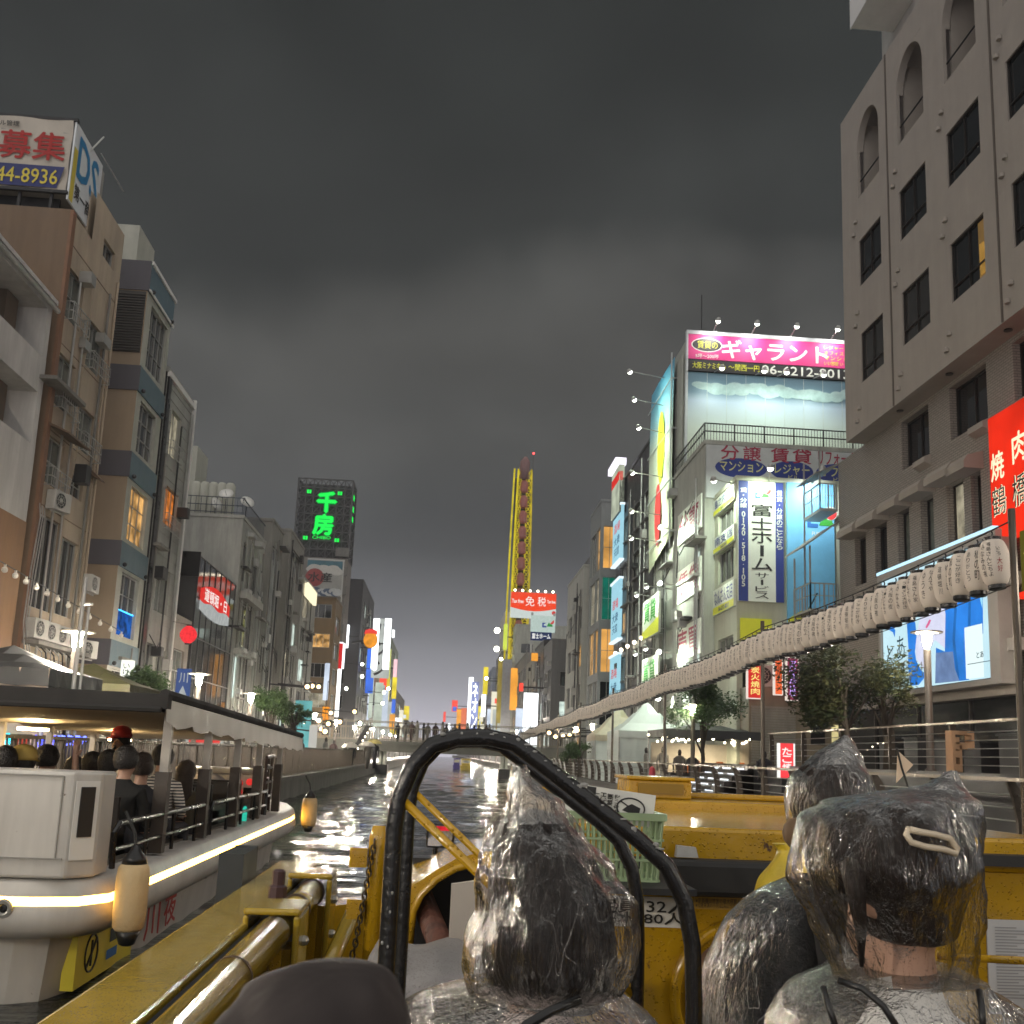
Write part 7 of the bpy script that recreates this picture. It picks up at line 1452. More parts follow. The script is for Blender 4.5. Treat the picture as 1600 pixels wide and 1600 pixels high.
# ================================================================== OWN YELLOW BOAT
M_y = mat('boat_yellow_paint', (.50, .285, .008), .2, .14, 3, .08, 18, spec=.6, coat=.3, drops=70, stain=.2, rust=-.45); M_yo = mat('boat_ochre_wet', (.45, .31, .03), .16, .22, 2.2, .12, 12, spec=.7, coat=.5, drops=110, rust=-.45)
M_bk = mat('tube_black', (.010, .010, .011), .25, .4, 6, .15, 60, spec=.5, coat=.1); M_rub = mat('rubber_black', (.014, .014, .015), .6, .3)
ty = thing('yellow_sightseeing_boat', 'wet yellow open sightseeing boat in the foreground with beams, hoops and a bow hatch', 'boat', (.4, 3.5, .3))
q = MB(); q.box((-1.12, -2, .70), (-.845, 7.4, .95)); o = q.build('gunwale_beam', M_yo, ty); bevel(o, .022, 3)
q = MB(); q.box((-.83, -2, .55), (-.80, 7.3, .93)); q.build('inner_strip', M_rub, ty)
q = MB(); q.box((-1.27, 6.1, .78), (-1.125, 6.5, 1.12)); q.box((-1.26, 6.5, .75), (-1.125, 6.55, 1.13)); q.build('rubber_pad', mat('pad_black', (.035, .04, .042), .45, .3), ty)
q = MB(); q.box((-1.10, -2, -.6), (-.86, 7.2, .697)); q.prism([(-1.1, 7.2, -.6), (1.9, 9.5, -.6), (1.9, 9.5, .69), (-1.1, 7.2, .69)], (.15, -.25, 0)); q.build('hull_side', M_y, ty)
q = MB(); q.box((-.78, -2, .25), (2.6, 3.7, .35)); q.build('floor', M_deck, ty)
q = MB(); q.box((2.55, -2, -.6), (2.7, 9.4, 1.1)); q.build('far_side', M_y, ty)
xp, zp = -.735, .90
q = MB(); q.tube([(xp, -1.5, zp), (xp, 4.85, zp)], .077, 22); q.build('rail_pipe', M_yo, ty, True); q = MB(); q.tube([(xp, 4.86, zp), (xp, 6.6, zp)], .070, 20); q.build('rail_pipe', M_yo, ty, True)
for y in (3.9, 5.55, 6.2):
    q = MB(); q.tube([(xp, y, zp), (xp, y+.025, zp)], .081, 22); q.build('pipe_band', mat('band_rust', (.07, .04, .02), .6), ty)
for y in (4.8, 6.15):
    q = MB(); q.box((xp-.135, y, zp+.085), (xp+.125, y+.34, zp+.115)); q.box((xp+.095, y, zp-.42), (xp+.125, y+.34, zp+.084)); q.box((xp-.135, y, zp-.03), (xp-.11, y+.34, zp+.084)); o = q.build('pipe_bracket', M_yo, ty); bevel(o, .012)
    q = MB(); q.box((xp-.05, y+.1, .35), (xp+.08, y+.3, zp-.08)); q.box((xp+.0, y+.02, .3), (xp+.05, y+.06, zp-.06)); q.build('bracket_post', M_y, ty); q = MB(); q.ball((xp+.13, y+.17, zp-.25), .025, 6); q.ball((xp+.13, y+.17, zp-.05), .025, 6); q.build('bolt', M_alu, ty)
q = MB(); q.lathe([(.05, 0), (.05, .06), (.035, .07), (.035, .14), (.02, .15)], (-.84, 5.6, .95), 8); q.build('shackle_pin', mat('pin_purple', (.06, .03, .035), .5), ty)
q = MB(); q.tube([(-.62, 5.2, .4), (-.45, 5.9, .85)], .045, 10); q.build('brace_pipe', M_yo, ty, True)
# upright with chain
pt = at(592, 1300, Y=5.0)
q = MB(); q.tube([(pt.x, 5.0, .3), (pt.x, 5.0, pt.z-.02), (pt.x, 5.0, pt.z+.03)], [.045, .045, .03], 14); q.tube([(pt.x+.055, 5.05, .3), (pt.x+.055, 5.05, pt.z-.02)], .028, 10); q.build('upright', M_y, ty, True)
q = MB()
for z in (pt.z-.12, pt.z-.36): q.box((pt.x-.13, 4.96, z-.045), (pt.x-.047, 5.04, z+.045))
q.box((pt.x+.1, 4.98, .5), (pt.x+.17, 5.06, pt.z-.33)); q.build('upright_lug', M_y, ty)
for k in range(5): q = MB(); q.box((pt.x+.105, 4.93, .72+.045*k), (pt.x+.165, 4.979, .74+.045*k)); q.build('ladder_rib', M_y, ty)
q = MB(); M_ch = mat('chain_steel', (.10, .075, .045), .3, .4, metal=.8)
for k in range(24):
    z = pt.z-.05-.027*k; x = pt.x-.015-.0035*k-.02*(k > 18)*(k-18)*.2; a = 0 if k % 2 else 1.57
    q.tube([(x+.011*math.cos(b*.785)*math.cos(a), 4.94+.011*math.cos(b*.785)*math.sin(a), z+.021*math.sin(b*.785)) for b in range(9)], .0048, 5, cap=False)
for k in range(16):
    b_ = k*.9; cxx, czz = pt.x-.09+.06*math.cos(b_)*(.4+.04*k), pt.z-.70-.006*k+.02*math.sin(b_*2); q.tube([(cxx+.018*math.cos(b*.785), 4.9+.01*math.sin(b_), czz+.018*math.sin(b*.785)) for b in range(9)], .0055, 5, cap=False)
q.build('chain', M_ch, ty, kind='stuff')
# hoops
def hoop(Y, s, dx=0):
    zb = .35
    pts = [(-.085, Y, zb), (-.085, Y, 1.60), (-.078, Y, 1.665), (-.055, Y, 1.725), (-.02, Y, 1.765), (.03, Y, 1.782), (.09, Y, 1.785), (.145, Y, 1.775), (.19, Y, 1.745), (.40, Y, 1.595), (.455, Y, 1.548), (.492, Y, 1.48), (.508, Y, 1.40), (.512, Y, 1.30), (.512, Y, zb)]
    P = []; pts = [(x+dx, y, z) for x, y, z in pts]
    for i in range(len(pts)-1):
        for k in range(3):
            P.append(tuple(pts[i][j]+(pts[i+1][j]-pts[i][j])*k/3 for j in range(3)))
    P.append(pts[-1]); q = MB(); q.tube(P, s, 14); return q.build('hoop', M_bk, ty, True)
hoop(2.0, .0168); hoop(2.6, .0172, .009)
q = MB(); random.seed(8)
for k in range(34):
    s = random.random(); x = .0+.45*s; z = 1.785-.0-.0 if x < .15 else 1.782-(x-.15)*.72; q.ball((x+random.uniform(-.01, .01), 2.0-.012, z+random.uniform(-.003, .012)), (random.uniform(.003, .009), .004, random.uniform(.002, .005)), 6)
for k in range(10): q.ball((-.09+random.uniform(-.01, .01), 1.985, random.uniform(.9, 1.7)), (.003, .003, .004), 6)
q.build('paint_chip', mat('chip_grey', (.30, .30, .29), .5), ty, kind='stuff')
for Y in (2.0, 2.6):
    q = MB(); q.tube([(-.085, Y, 1.668), (.2, Y, 1.42), (.512, Y, 1.17)], .0088, 10); q.build('hoop_brace', M_y, ty, True)
# bow wall, hatch, roof, ledge, box
YW = 3.8
def wz(x, y, Y=YW): return at(x, y, Y=Y)
q = MB(); xl_, xr2 = .42, 2.54; zr_ = wz(1300, 1300).z
q.box((.42, YW, .3), (xr2, YW+.08, zr_-.13)); q.build('bow_wall', M_y, ty)
q = MB(); q.box((.42, YW-.02, zr_-.128), (xr2, YW+.1, zr_)); o = q.build('roof_edge', M_y, ty); bevel(o, .015)
q = MB(); q.box((.42, YW+.101, zr_-.06), (xr2, 5.35, zr_-.012)); q.build('roof_deck', M_y, ty)
q = MB(); q.box((.42, 5.36, zr_-.1), (xr2, 5.8, zr_+.035)); q.box((.42, 5.78, zr_+.036), (xr2, 5.86, zr_+.07)); o = q.build('rear_ledge', M_y, ty); bevel(o, .012)
q = MB(); z1, z0 = wz(1140, 1341).z, wz(1140, 1396).z; q.box((.66, YW-.14, z0), (1.42, YW-.021, z1)); o = q.build('rubber_band', M_rub, ty); bevel(o, .02)
q = MB(); z1, z0 = at(1450, 1318, Y=YW).z, at(1450, 1342, Y=YW).z; q.box((1.62, YW-.10, z0-.01), (xr2, YW-.021, z0+.03)); q.build('rubber_band', M_rub, ty)
z0, z1 = at(1030, 1254, Y=5.6).z, at(1030, 1216, Y=5.6).z; xa_, xb_ = at(983, 1230, Y=5.6).x, at(1081, 1230, Y=5.6).x
q = MB(); q.box((xa_, 5.6, zr_+.036), (xb_, 5.98, z1-.012)); q.box((xa_-.015, 5.58, z1-.012), (xb_+.015, 6.0, z1+.008)); o = q.build('vent_box', M_y, ty); bevel(o, .008); q = MB(); q.box((xa_+.05, 5.585, zr_+.06), (xb_-.05, 5.599, z1-.03)); q.build('vent_panel', mat('ochre_panel', (.27, .16, .012), .4, .2), ty)
for k in range(8):
    q = MB(); q.ball((at(1085+33*k, 1268, Y=5.82).x, 5.8, zr_+.05), .010, 6); q.build('marker_lamp', emit('marker_glow', (1, .72, .35), 5), ty)
# opening with yellow coaming on the left of the bow
q = MB(); q.box((-.10, 4.45, -.2), (.6, 4.55, 1.30)); q.build('hatch_back', M_black, ty)
P = []
for x, y in ((640, 1475), (645, 1425), (658, 1398), (682, 1374), (712, 1357), (748, 1347), (800, 1343), (900, 1342), (985, 1343)): p = at(x, y, Y=YW); P.append((p.x, YW, p.z))
q = MB(); n = len(P); up = []
q.add(P+[(p[0]+(-.05 if i < 3 else 0), YW+.0, p[2]+(.035 if i > 2 else .02)) for i, p in enumerate(P)]+[(p[0]+(-.08 if i < 3 else 0), YW+.75, p[2]+(.02 if i > 2 else .03)) for i, p in enumerate(P)], [(i, i+1, n+i+1, n+i) for i in range(n-1)]+[(n+i, n+i+1, 2*n+i+1, 2*n+i) for i in range(n-1)]); q.build('coaming', M_y, ty)
q = MB(); q.tube(P, .014, 8); q.build('coaming_lip', M_y, ty, True)
a, b = at(655, 1400, Y=4.0), at(700, 1470, Y=3.6); q = MB(); q.tube([(a.x, 4.1, a.z), (b.x, 3.5, b.z-.05)], .045, 12); q.build('red_pipe', mat('pipe_red', (.10, .035, .022), .7, .6, 14, .6, 30), ty, True)
# hatch ring on the wall
c = at(1165, 1560, Y=YW); q = MB(); rr = .27; q.tube([(c.x+rr*math.cos(a*.1309), YW-.02, c.z+rr*math.sin(a*.1309)) for a in range(49)], .022, 8, cap=False); q.build('hatch_ring', M_y, ty, True); q = MB(); q.add([(c.x+.23*math.cos(a*.2618), YW-.012, c.z+.23*math.sin(a*.2618)) for a in range(24)], [tuple(range(24))]); q.build('hatch_cover', mat('hatch_brown', (.16, .09, .05), .5, .2), ty)
q = MB(); pa, pb_ = at(985, 1400, Y=YW), at(1076, 1450, Y=YW); ff = front_of(YW); slab(q, ff, pa.x-.25, pb_.x, pb_.z, pa.z, .0, .006); q.build('capacity_plate', mat('plate_white', (.68, .66, .62), .45, .05), ty)
q = MB(); put_text(q, ff, '定員 32人', pa.x-.13, pb_.x-.006, pa.z-.058, pa.z-.006, .009, 0, .02, keep=False); put_text(q, ff, '(平水 80人)', pa.x-.15, pb_.x, pb_.z+.004, pb_.z+.054, .009, 0, .02, keep=False); q.build('plate_lettering', M_ink, ty)
q = MB(); p0, p1 = at(1084, 1404, Y=YW), at(1160, 1420, Y=YW); slab(q, ff, p0.x, p1.x+.05, p1.z-.005, p0.z+.012, 0, .004); q.build('notice_strip', mat('strip_ochre', (.44, .26, .03), .5), ty); q = MB(); put_text(q, ff, '※定員欄は旅客の最大搭載人員を示す', p0.x+.006, p1.x+.045, p0.z-.016, p0.z+.004, .006, 0, .0, keep=False); put_text(q, ff, '※12歳未満の小児は2人につき大人1人とする', p0.x+.006, p1.x+.045, p1.z-.0, p1.z+.018, .006, 0, .0, keep=False); q.build('notice_lettering', M_ink, ty)
p0, p1 = at(1540, 1436, Y=YW), at(1612, 1585, Y=YW); q = MB(); slab(q, ff, p0.x, p1.x, p1.z, p0.z, 0, .006); q.build('paper_notice', mat('paper_white', (.55, .55, .56), .5, .06), ty); q = MB()
for k in range(24): rect(q, ff, p0.x+.03, p1.x-.02-.03*(k % 3 == 0), p0.z-.03-.011*k, p0.z-.026-.011*k, .009)
q.build('notice_line', mat('print_grey', (.30, .30, .31), .6), ty)
a, b = at(1512, 1510, Y=2.9), at(1582, 1486, Y=2.9); q = MB(); q.tube([(a.x, 3.1, a.z-.01), (b.x, 2.75, b.z)], .011, 10); q.ball((a.x, 3.1, a.z-.01), .022, 8); q.build('tie_rod', M_y, ty, True)
q = MB(); q.box((a.x-.04, 3.05, .35), (a.x-.015, 3.1, a.z+.02)); q.build('rod_post', M_y, ty)
# mirror
a, b = at(667, 1286, Y=4.7), at(709, 1326, Y=4.7); t = thing('side_mirror', 'rectangular black framed mirror on a stalk with a painted red reflection', 'mirror', ((a.x+b.x)/2, 4.7, .9))
q = MB(); fm_ = front_of(4.7); slab(q, fm_, a.x, b.x, b.z, a.z, -.03, .0); o = q.build('frame', M_black, t); bevel(o, .012, 3); q = MB(); rect(q, fm_, a.x+.009, b.x-.009, b.z+.009, a.z-.009, .002); q.build('mirror_glass', mat('mirror_glass', (.45, .45, .46), .05, .1, metal=1.0), t); q = MB(); q.tube([((a.x+b.x)/2-.02, 4.72, b.z), ((a.x+b.x)/2-.03, 4.72, 1.0)], .012, 8); q.build('stalk', M_black, t)
q = MB(); rect(q, fm_, a.x+.035, b.x-.02, a.z-.032, a.z-.012, .004); q.build('painted_red_reflection', emit('mirror_red_glow', (.9, .03, .05), .9, .5, 60), t)  # red light in the mirror, painted on as a glowing patch
# basket with notice board
M_bas = mat('basket_green', (.27, .36, .21), .4, .1); YB = 3.25; p0, p1 = at(893, 1270, Y=YB), at(1034, 1378, Y=YB); xa_, xb_, zt_2, zb2 = p0.x, p1.x, at(1034, 1272, Y=YB).z, at(1034, 1378, Y=YB).z
t = thing('plastic_basket', 'pale green slotted plastic basket standing on the bow ledge', 'basket', ((xa_+xb_)/2, YB, zb2)); q = MB()
q.box((xa_-.012, YB-.012, zt_2-.022), (xb_+.012, YB+.008, zt_2)); q.box((xa_-.012, YB+.27, zt_2-.022), (xb_+.012, YB+.29, zt_2)); q.box((xa_-.012, YB+.009, zt_2-.022), (xa_+.006, YB+.269, zt_2)); q.box((xb_-.006, YB+.009, zt_2-.022), (xb_+.012, YB+.269, zt_2)); q.build('rim', M_bas, t)
def slot_wall(fr, u0, u1, taper):
    q = MB(); n = 16; rows = 3
    for i in range(n+1):
        s = i/n; ut = u0+(u1-u0)*s; ub = u0+(u1-u0)*(.04+.92*s); q.bar(fr.p(ut, zt_2-.02, 0), fr.p(ub, zb2, -taper), .0075, .006)
    for j in range(rows+1): z = zb2+(zt_2-zb2-.02)*j/rows; k = 1-j/rows; q.bar(fr.p(u0+.04*(u1-u0)*k, z, -taper*k), fr.p(u1-.04*(u1-u0)*k, z, -taper*k), .022, .007)
    return q.build('slatted_side', M_bas, t)
slot_wall(front_of(YB), xa_, xb_, .014); slot_wall(front_of(YB+.28), xa_, xb_, -.014); slot_wall(Fr((xb_, 0, 0), (0,1,0), (1,0,0)), YB, YB+.28, .014); slot_wall(Fr((xa_, 0, 0), (0,1,0), (-1,0,0)), YB, YB+.28, .014)
q = MB(); q.box((xa_+.015, YB+.015, zb2), (xb_-.015, YB+.265, zb2+.01)); q.build('base', M_bas, t)
q = MB(); q.box((.36, 3.1, zb2-.022), (.80, YW-.02, zb2-.003)); q.build('bow_shelf', M_rub, ty)
# tilted notice board lying in the basket
A = at(884, 1222, Y=3.3); B_ = at(1025, 1243, Y=3.3); C_ = at(1008, 1292, Y=3.3); uu = (B_-A).normalized(); vv_ = (B_-C_); vv_ = (vv_-uu*vv_.dot(uu)); hgt = vv_.length; vv_.normalize(); nn_ = uu.cross(vv_); L = (B_-A).length
class FrT:
    def p(s, u, v, d=0.0): return A-vv_*hgt + uu*u + vv_*v + nn_*d
ft = FrT(); t = thing('notice_board', 'white warning board lying sideways in the green basket with a do not touch symbol', 'notice board', (A.x, 3.3, zb2)); q = MB(); slab(q, ft, 0, L, 0, hgt, -.008, 0); q.build('board', mat('board_white', (.66, .66, .62), .5, .06), t)
q = MB(); cu, cv = L*.74, hgt*.5; ring = [(cu+.046*math.cos(a*.2618), cv+.032*math.sin(a*.2618)) for a in range(25)]; q.tube([ft.p(u, v, .002) for u, v in ring], .0025, 5); q.bar(ft.p(cu-.035, cv+.018, .002), ft.p(cu+.035, cv-.018, .002), .004); q.add([ft.p(cu-.028, cv-.010, .002), ft.p(cu-.005, cv-.016, .002), ft.p(cu+.030, cv-.012, .002), ft.p(cu+.032, cv+.004, .002), ft.p(cu+.002, cv+.014, .002), ft.p(cu-.012, cv+.006, .002)], [tuple(range(6))])
class FrR:
    def __init__(s, u): s.u = u
    def p(s, a, b, d=0.0): return ft.p(s.u - b, a, d)
for k, s in enumerate(('DO NOT', 'TOUCH', '請勿触摸', '触らないで')): put_text(q, FrR(L*(.36+.075*k)), s, hgt*.12, hgt*.85, -.006, .012, .002, 0, .02)
q.prism([ft.p(L*.22, hgt*.5, .001), ft.p(L*.34, hgt*.5, .001), ft.p(L*.34, hgt*.98, .001), ft.p(L*.24, hgt*.98, .001)], nn_*.001); q.build('print', M_ink, t)
# plastic wrapped box, flag
q = MB(); a, b = at(588, 1468, Y=3.3), at(722, 1468, Y=3.3); P = []; n = 12
for j in range(5):
    for i in range(n+1):
        s = i/n; z = [a.z-.0, a.z-.02, a.z-.25, a.z-.5, .36][j]; y = [3.3, 2.72, 2.66, 2.68, 2.7][j]; P.append((a.x-.02+(b.x-a.x+.15)*s, y+.012*math.sin(i*1.7+j), z+(.015*math.sin(i*1.1+j*2) if j < 4 else 0)-(.05 if i in (0,) else 0)))
q.add(P, [(j*(n+1)+i, j*(n+1)+i+1, (j+1)*(n+1)+i+1, (j+1)*(n+1)+i) for j in range(4) for i in range(n)]); q.add([(a.x, 3.3, .36), (b.x+.1, 3.3, .36), (b.x+.1, 3.3, a.z-.01), (a.x, 3.3, a.z-.01)], [(0,1,2,3)]); o = q.build('draped_bench', mat('sheet_grey', (.24, .23, .23), .25, .12, 3, .5, 8, drops=120), None, True); tag(o, 'bench draped in wet grey plastic sheet left of the front passenger', 'bench')
a, b = at(706, 1372, Y=3.4), at(737, 1470, Y=3.4); q = MB(); q.prism([(a.x, 3.4, b.z), (b.x+.05, 3.4, b.z), (b.x+.05, 3.4, a.z), (a.x, 3.4, a.z-.02)], (0, .03, 0)); o = q.build('cardboard_panel', mat('card_grey', (.42, .38, .34), .8, .1)); tag(o, 'pale upright card panel in the dark bow opening', 'panel')
tf = thing('pennant', 'small pale triangular flag on a thin black stick before the right railing', 'flag', (1.9, 4.2, 1.3)); p0, p1, p2, p3 = at(1403, 1173, Y=4.2), at(1427, 1195, Y=4.2), at(1416, 1207, Y=4.2), at(1401, 1223, Y=4.2); q = MB(); q.prism([p0, p1, p2, p3], (0, .006, 0)); q.build('cloth', mat('flag_cream', (.62, .50, .38), .7, .06), tf); q = MB(); q.tube([(p0.x-.005, 4.2, p0.z+.01), at(1409, 1200, Y=4.2), at(1424, 1246, Y=4.2), (at(1428, 1262, Y=4.2).x, 4.2, 1.3)], .005, 6); q.build('stick', M_black, tf)
q = MB(); a, b = at(1049, 1318, Y=3.78), at(1083, 1337, Y=3.78); q.prism([(a.x, 3.7, b.z), (b.x, 3.7, b.z), (b.x-.01, 3.7, a.z-.005), (a.x+.005, 3.7, a.z)], (0, .03, 0)); o = q.build('plastic_bag', mat('bag_white', (.5, .5, .5), .3, .15, 20)); tag(o, 'small crumpled clear bag on the yellow bow beside the basket', 'bag')
# ================================================================== PEOPLE
from mathutils import noise as mn
M_skin = mat('skin', (.36, .205, .14), .5, .08, 12); M_skin2 = mat('skin_tan', (.38, .205, .13), .5, .08, 12)
def skin_mesh(nodes, edges, sub=2):
    names = list(nodes); me = bpy.data.meshes.new('body'); me.from_pydata([nodes[k][:3] for k in names], [(names.index(a), names.index(b)) for a, b in edges], []); me.update()
    o = bpy.data.objects.new('body', me); COL.objects.link(o); md = o.modifiers.new('s', 'SKIN'); md.use_smooth_shade = True
    d = me.skin_vertices[0].data
    for i, k in enumerate(names):
        r = nodes[k][3]; d[i].radius = r if isinstance(r, tuple) else (r, r); d[i].use_root = (i == 0)
    s = o.modifiers.new('d', 'SUBSURF'); s.levels = s.render_levels = sub
    dg = bpy.context.evaluated_depsgraph_get(); ev = o.evaluated_get(dg); m2 = bpy.data.meshes.new_from_object(ev); bpy.data.objects.remove(o); bpy.data.meshes.remove(me); return m2
def seated(arm='lap'):
    n = {'pelvis': (0, 0, .10, (.15, .12)), 'waist': (0, -.01, .25, (.135, .105)), 'chest': (0, -.015, .40, (.15, .115)), 'upper': (0, -.005, .50, (.12, .09)), 'neck': (0, .005, .585, .054), 'nape': (0, .01, .64, .052), 'jaw': (0, .03, .685, (.062, .075)), 'skull': (0, .012, .765, (.078, .095)), 'crown': (0, .01, .835, (.058, .07)), 'top': (0, .01, .865, .03), 'nose': (0, .118, .735, .014)}
    e = [('pelvis', 'waist'), ('waist', 'chest'), ('chest', 'upper'), ('upper', 'neck'), ('neck', 'nape'), ('nape', 'jaw'), ('jaw', 'skull'), ('skull', 'crown'), ('crown', 'top'), ('jaw', 'nose')]
    for s, L in ((-1, 'l'), (1, 'r')):
        n[L+'ear'] = (s*.088, .0, .735, (.012, .022)); e.append(('skull', L+'ear'))
        n[L+'sh'] = (s*.165, -.01, .49, .062); n[L+'el'] = (s*.225, .02, .25, .045)
        wr = (s*.13, .25, .21) if arm == 'lap' or s < 0 else (s*.24, .06, .78)
        if arm != 'lap' and s > 0: n[L+'el'] = (s*.27, .06, .52, .043)
        n[L+'wr'] = (*wr, .027); d = Vector((-.35*s, .9, -.1)).normalized() if arm == 'lap' or s < 0 else Vector((0, .0, 1))
        w = Vector(wr); side = d.cross(Vector((0, 0, 1))) if abs(d.z) < .9 else Vector((1, 0, 0)); side.normalize(); pm = w+d*.075; n[L+'pm'] = (*pm, (.034, .020)); e += [('upper', L+'sh'), (L+'sh', L+'el'), (L+'el', L+'wr'), (L+'wr', L+'pm')]
        for k in range(4):
            off = side*(.027-.018*k); ln = [.068, .078, .072, .056][k]; a = pm+d*.03+off; b = a+d*ln*.55+Vector((0, 0, -.008)); c = b+d*ln*.45+Vector((0, 0, -.02)); 
            for j, (p, r) in enumerate(((a, .0095), (b, .0085), (c, .007))): n['%sf%d%d' % (L, k, j)] = (*p, r)
            e += [(L+'pm', '%sf%d0' % (L, k)), ('%sf%d0' % (L, k), '%sf%d1' % (L, k)), ('%sf%d1' % (L, k), '%sf%d2' % (L, k))]
        a = w+d*.03+side*.035; b = a+d*.035+side*.02; n[L+'t0'] = (*a, .012); n[L+'t1'] = (*b, .009); e += [(L+'wr', L+'t0'), (L+'t0', L+'t1')]
        n[L+'hip'] = (s*.085, .03, .085, .088); n[L+'kn'] = (s*.11, .42, .10, .062); n[L+'an'] = (s*.11, .43, -.30, .038); n[L+'ft'] = (s*.115, .55, -.345, (.036, .028)); e += [('pelvis', L+'hip'), (L+'hip', L+'kn'), (L+'kn', L+'an'), (L+'an', L+'ft')]
    m = skin_mesh(n, e, 2)
    m.materials.clear()
    for k in range(3): m.materials.append(M_skin)
    for p in m.polygons:
        c = p.center; top = c.z > .595; hand = (abs(c.x) < .24 and c.y > .16 and .15 < c.z < .3) if arm == 'lap' else (c.z > .62 and abs(c.x) > .17) or (c.x < 0 and c.y > .16 and .15 < c.z < .3)
        p.material_index = 0 if (top and abs(c.x) < .16) or hand else (2 if c.z < .2 and not hand else 1); p.use_smooth = True
    return m
BODY = seated(); BODY_UP = seated('up')
M_hair = mat('hair_black', (.012, .009, .008), .38, .3, 30, .8, 90); M_hairb = mat('hair_brown', (.03, .018, .012), .4, .3, 30, .8, 90); M_jean = mat('trousers_dark', (.025, .026, .034), .7)
def hair_shell(kind, mtl, parent, cap=None):
    q = MB(); n, h = 22, 14; c = Vector((0, .006, .765)); R_ = (.098, .115, .118)
    for i in range(h+1):
        th = math.pi*i/h*(.73 if kind == 'short' else .80)
        for j in range(n):
            a = 2*math.pi*j/n; fr = max(0, math.sin(a)); t_ = th*(1-.42*fr**1.5)
            p = Vector((R_[0]*math.sin(t_)*math.cos(a), R_[1]*math.sin(t_)*math.sin(a), R_[2]*math.cos(t_)))
            p *= 1+.05*mn.noise(p*34+Vector((len(kind), 0, 0))); q.v.append(tuple(c+p))
    for i in range(h):
        for j in range(n): q.f.append((i*n+j, i*n+(j+1) % n, (i+1)*n+(j+1) % n, (i+1)*n+j)); q.m.append(0)
    if kind == 'long':
        q.rings([(0, -.03, .74, .09, .075), (0, -.045, .66, .095, .06), (0, -.055, .56, .10, .05), (0, -.07, .46, .09, .035), (0, -.075, .40, .05, .02)], 18, 0, wob=.12, seed=3)
    if kind == 'bun': q.ball((0, -.07, .86), .05, 10)
    return q.build('hair', mtl, parent, True, local=True)
def sitter(loc, rz, label, shirt, hair='short', hm=None, sc=1.0, body=None, cap=None, sk=None, trousers=None):
    t = thing('person', label, 'person', loc, rz); t.scale = (sc, sc, sc); m = (body or BODY).copy(); m.materials[0] = sk or M_skin; m.materials[1] = shirt; m.materials[2] = trousers or M_jean
    link('body', m, t, local=True)
    if hair: hair_shell(hair, hm or M_hair, t)
    q = MB()
    for s in (-1, 1): q.ball((s*.032, .104, .752), (.012, .006, .007), 8)
    q.build('eyes', mat('eye_dark', (.02, .015, .012), .2), t, True, local=True); q = MB(); q.ball((0, .105, .695), (.022, .006, .006), 8); q.build('mouth', mat('lip', (.28, .10, .09), .5), t, True, local=True)
    if cap:
        q = MB(); q.lathe([(.112, .0), (.116, .03), (.10, .09), (.06, .125), (.01, .137)], (0, .005, .79), 20); q.prism([(-.07, .09, .79), (.07, .09, .79), (.05, .19, .775), (-.05, .19, .775)], (0, 0, .012)); q.build('cap', cap, t, True, local=True)
    return t
def cloth(n, c): return mat('cloth_'+n, c, .85, .12, 6, .2, 60, spec=.15)
def stripes():
    m = bpy.data.materials.new('cloth_striped'); m.use_nodes = True; t = m.node_tree; b = t.nodes['Principled BSDF']; b.inputs['Roughness'].default_value = .8; tcn = N(t, 'ShaderNodeTexCoord'); w = N(t, 'ShaderNodeTexWave', ins={'Scale': 11.0}); w.bands_direction = 'Z'; t.links.new(tcn.outputs['Object'], w.inputs['Vector']); r = ramp(t, [(.45, (.05, .05, .06)), (.55, (.6, .56, .5))]); t.links.new(w.outputs['Fac'], r.inputs[0]); t.links.new(r.outputs[0], b.inputs['Base Color']); return m
CREW = [ # px, head-centre py, Y, label, shirt, hair, kwargs
 (8, 1186, 8.7, 'passenger in an orange shirt at the left edge of the cruise boat', cloth('orange', (.35, .10, .03)), 'short', {}),
 (35, 1192, 8.9, 'passenger wearing a yellow cap on the cruise boat', cloth('brown', (.12, .07, .04)), 'short', {'cap': mat('cap_yellow', (.50, .34, .08), .7)}),
 (73, 1183, 9.3, 'dark haired passenger raising an arm beside the blue lights', cloth('rust', (.2, .09, .05)), 'short', {'body': BODY_UP}),
 (116, 1199, 10.4, 'passenger with only dark hair showing over the cabinet middle', cloth('navy', (.02, .025, .05)), 'short', {}),
 (144, 1193, 9.8, 'dark haired passenger second left of the man in the red cap', cloth('grey', (.1, .1, .1)), 'short', {}),
 (170, 1191, 9.3, 'dark haired passenger just below the man in the red cap', cloth('black', (.02, .02, .02)), 'short', {}),
 (196, 1186, 8.6, 'big haired passenger in dark clothes at the cabinet corner', cloth('black', (.02, .02, .02)), 'short', {}),
 (222, 1196, 9.0, 'short haired passenger in a dark shirt seated before the striped one', cloth('charcoal', (.03, .03, .035)), 'short', {'hm': M_hairb}),
 (254, 1182, 9.7, 'passenger in a striped shirt on the cruise boat', stripes(), 'short', {}),
 (291, 1205, 10.6, 'long haired passenger near the bow seats of the cruise boat', cloth('olive', (.10, .085, .06)), 'long', {'hm': M_hairb})]
for x, y, Y, lb, sh, hr, kw in CREW:
    p = at(x, y, Y=Y); sitter((p.x, Y, p.z-.765), random.uniform(-.25, .25), lb, sh, hr, **kw)
p = at(190, 1156, Y=11.6); tg_ = sitter((p.x, 11.6, p.z-.765), R(155), 'man in a red cap, white shirt and bow tie facing the passengers', cloth('white', (.70, .66, .58)), 'short', cap=mat('cap_red', (.50, .02, .02), .5))
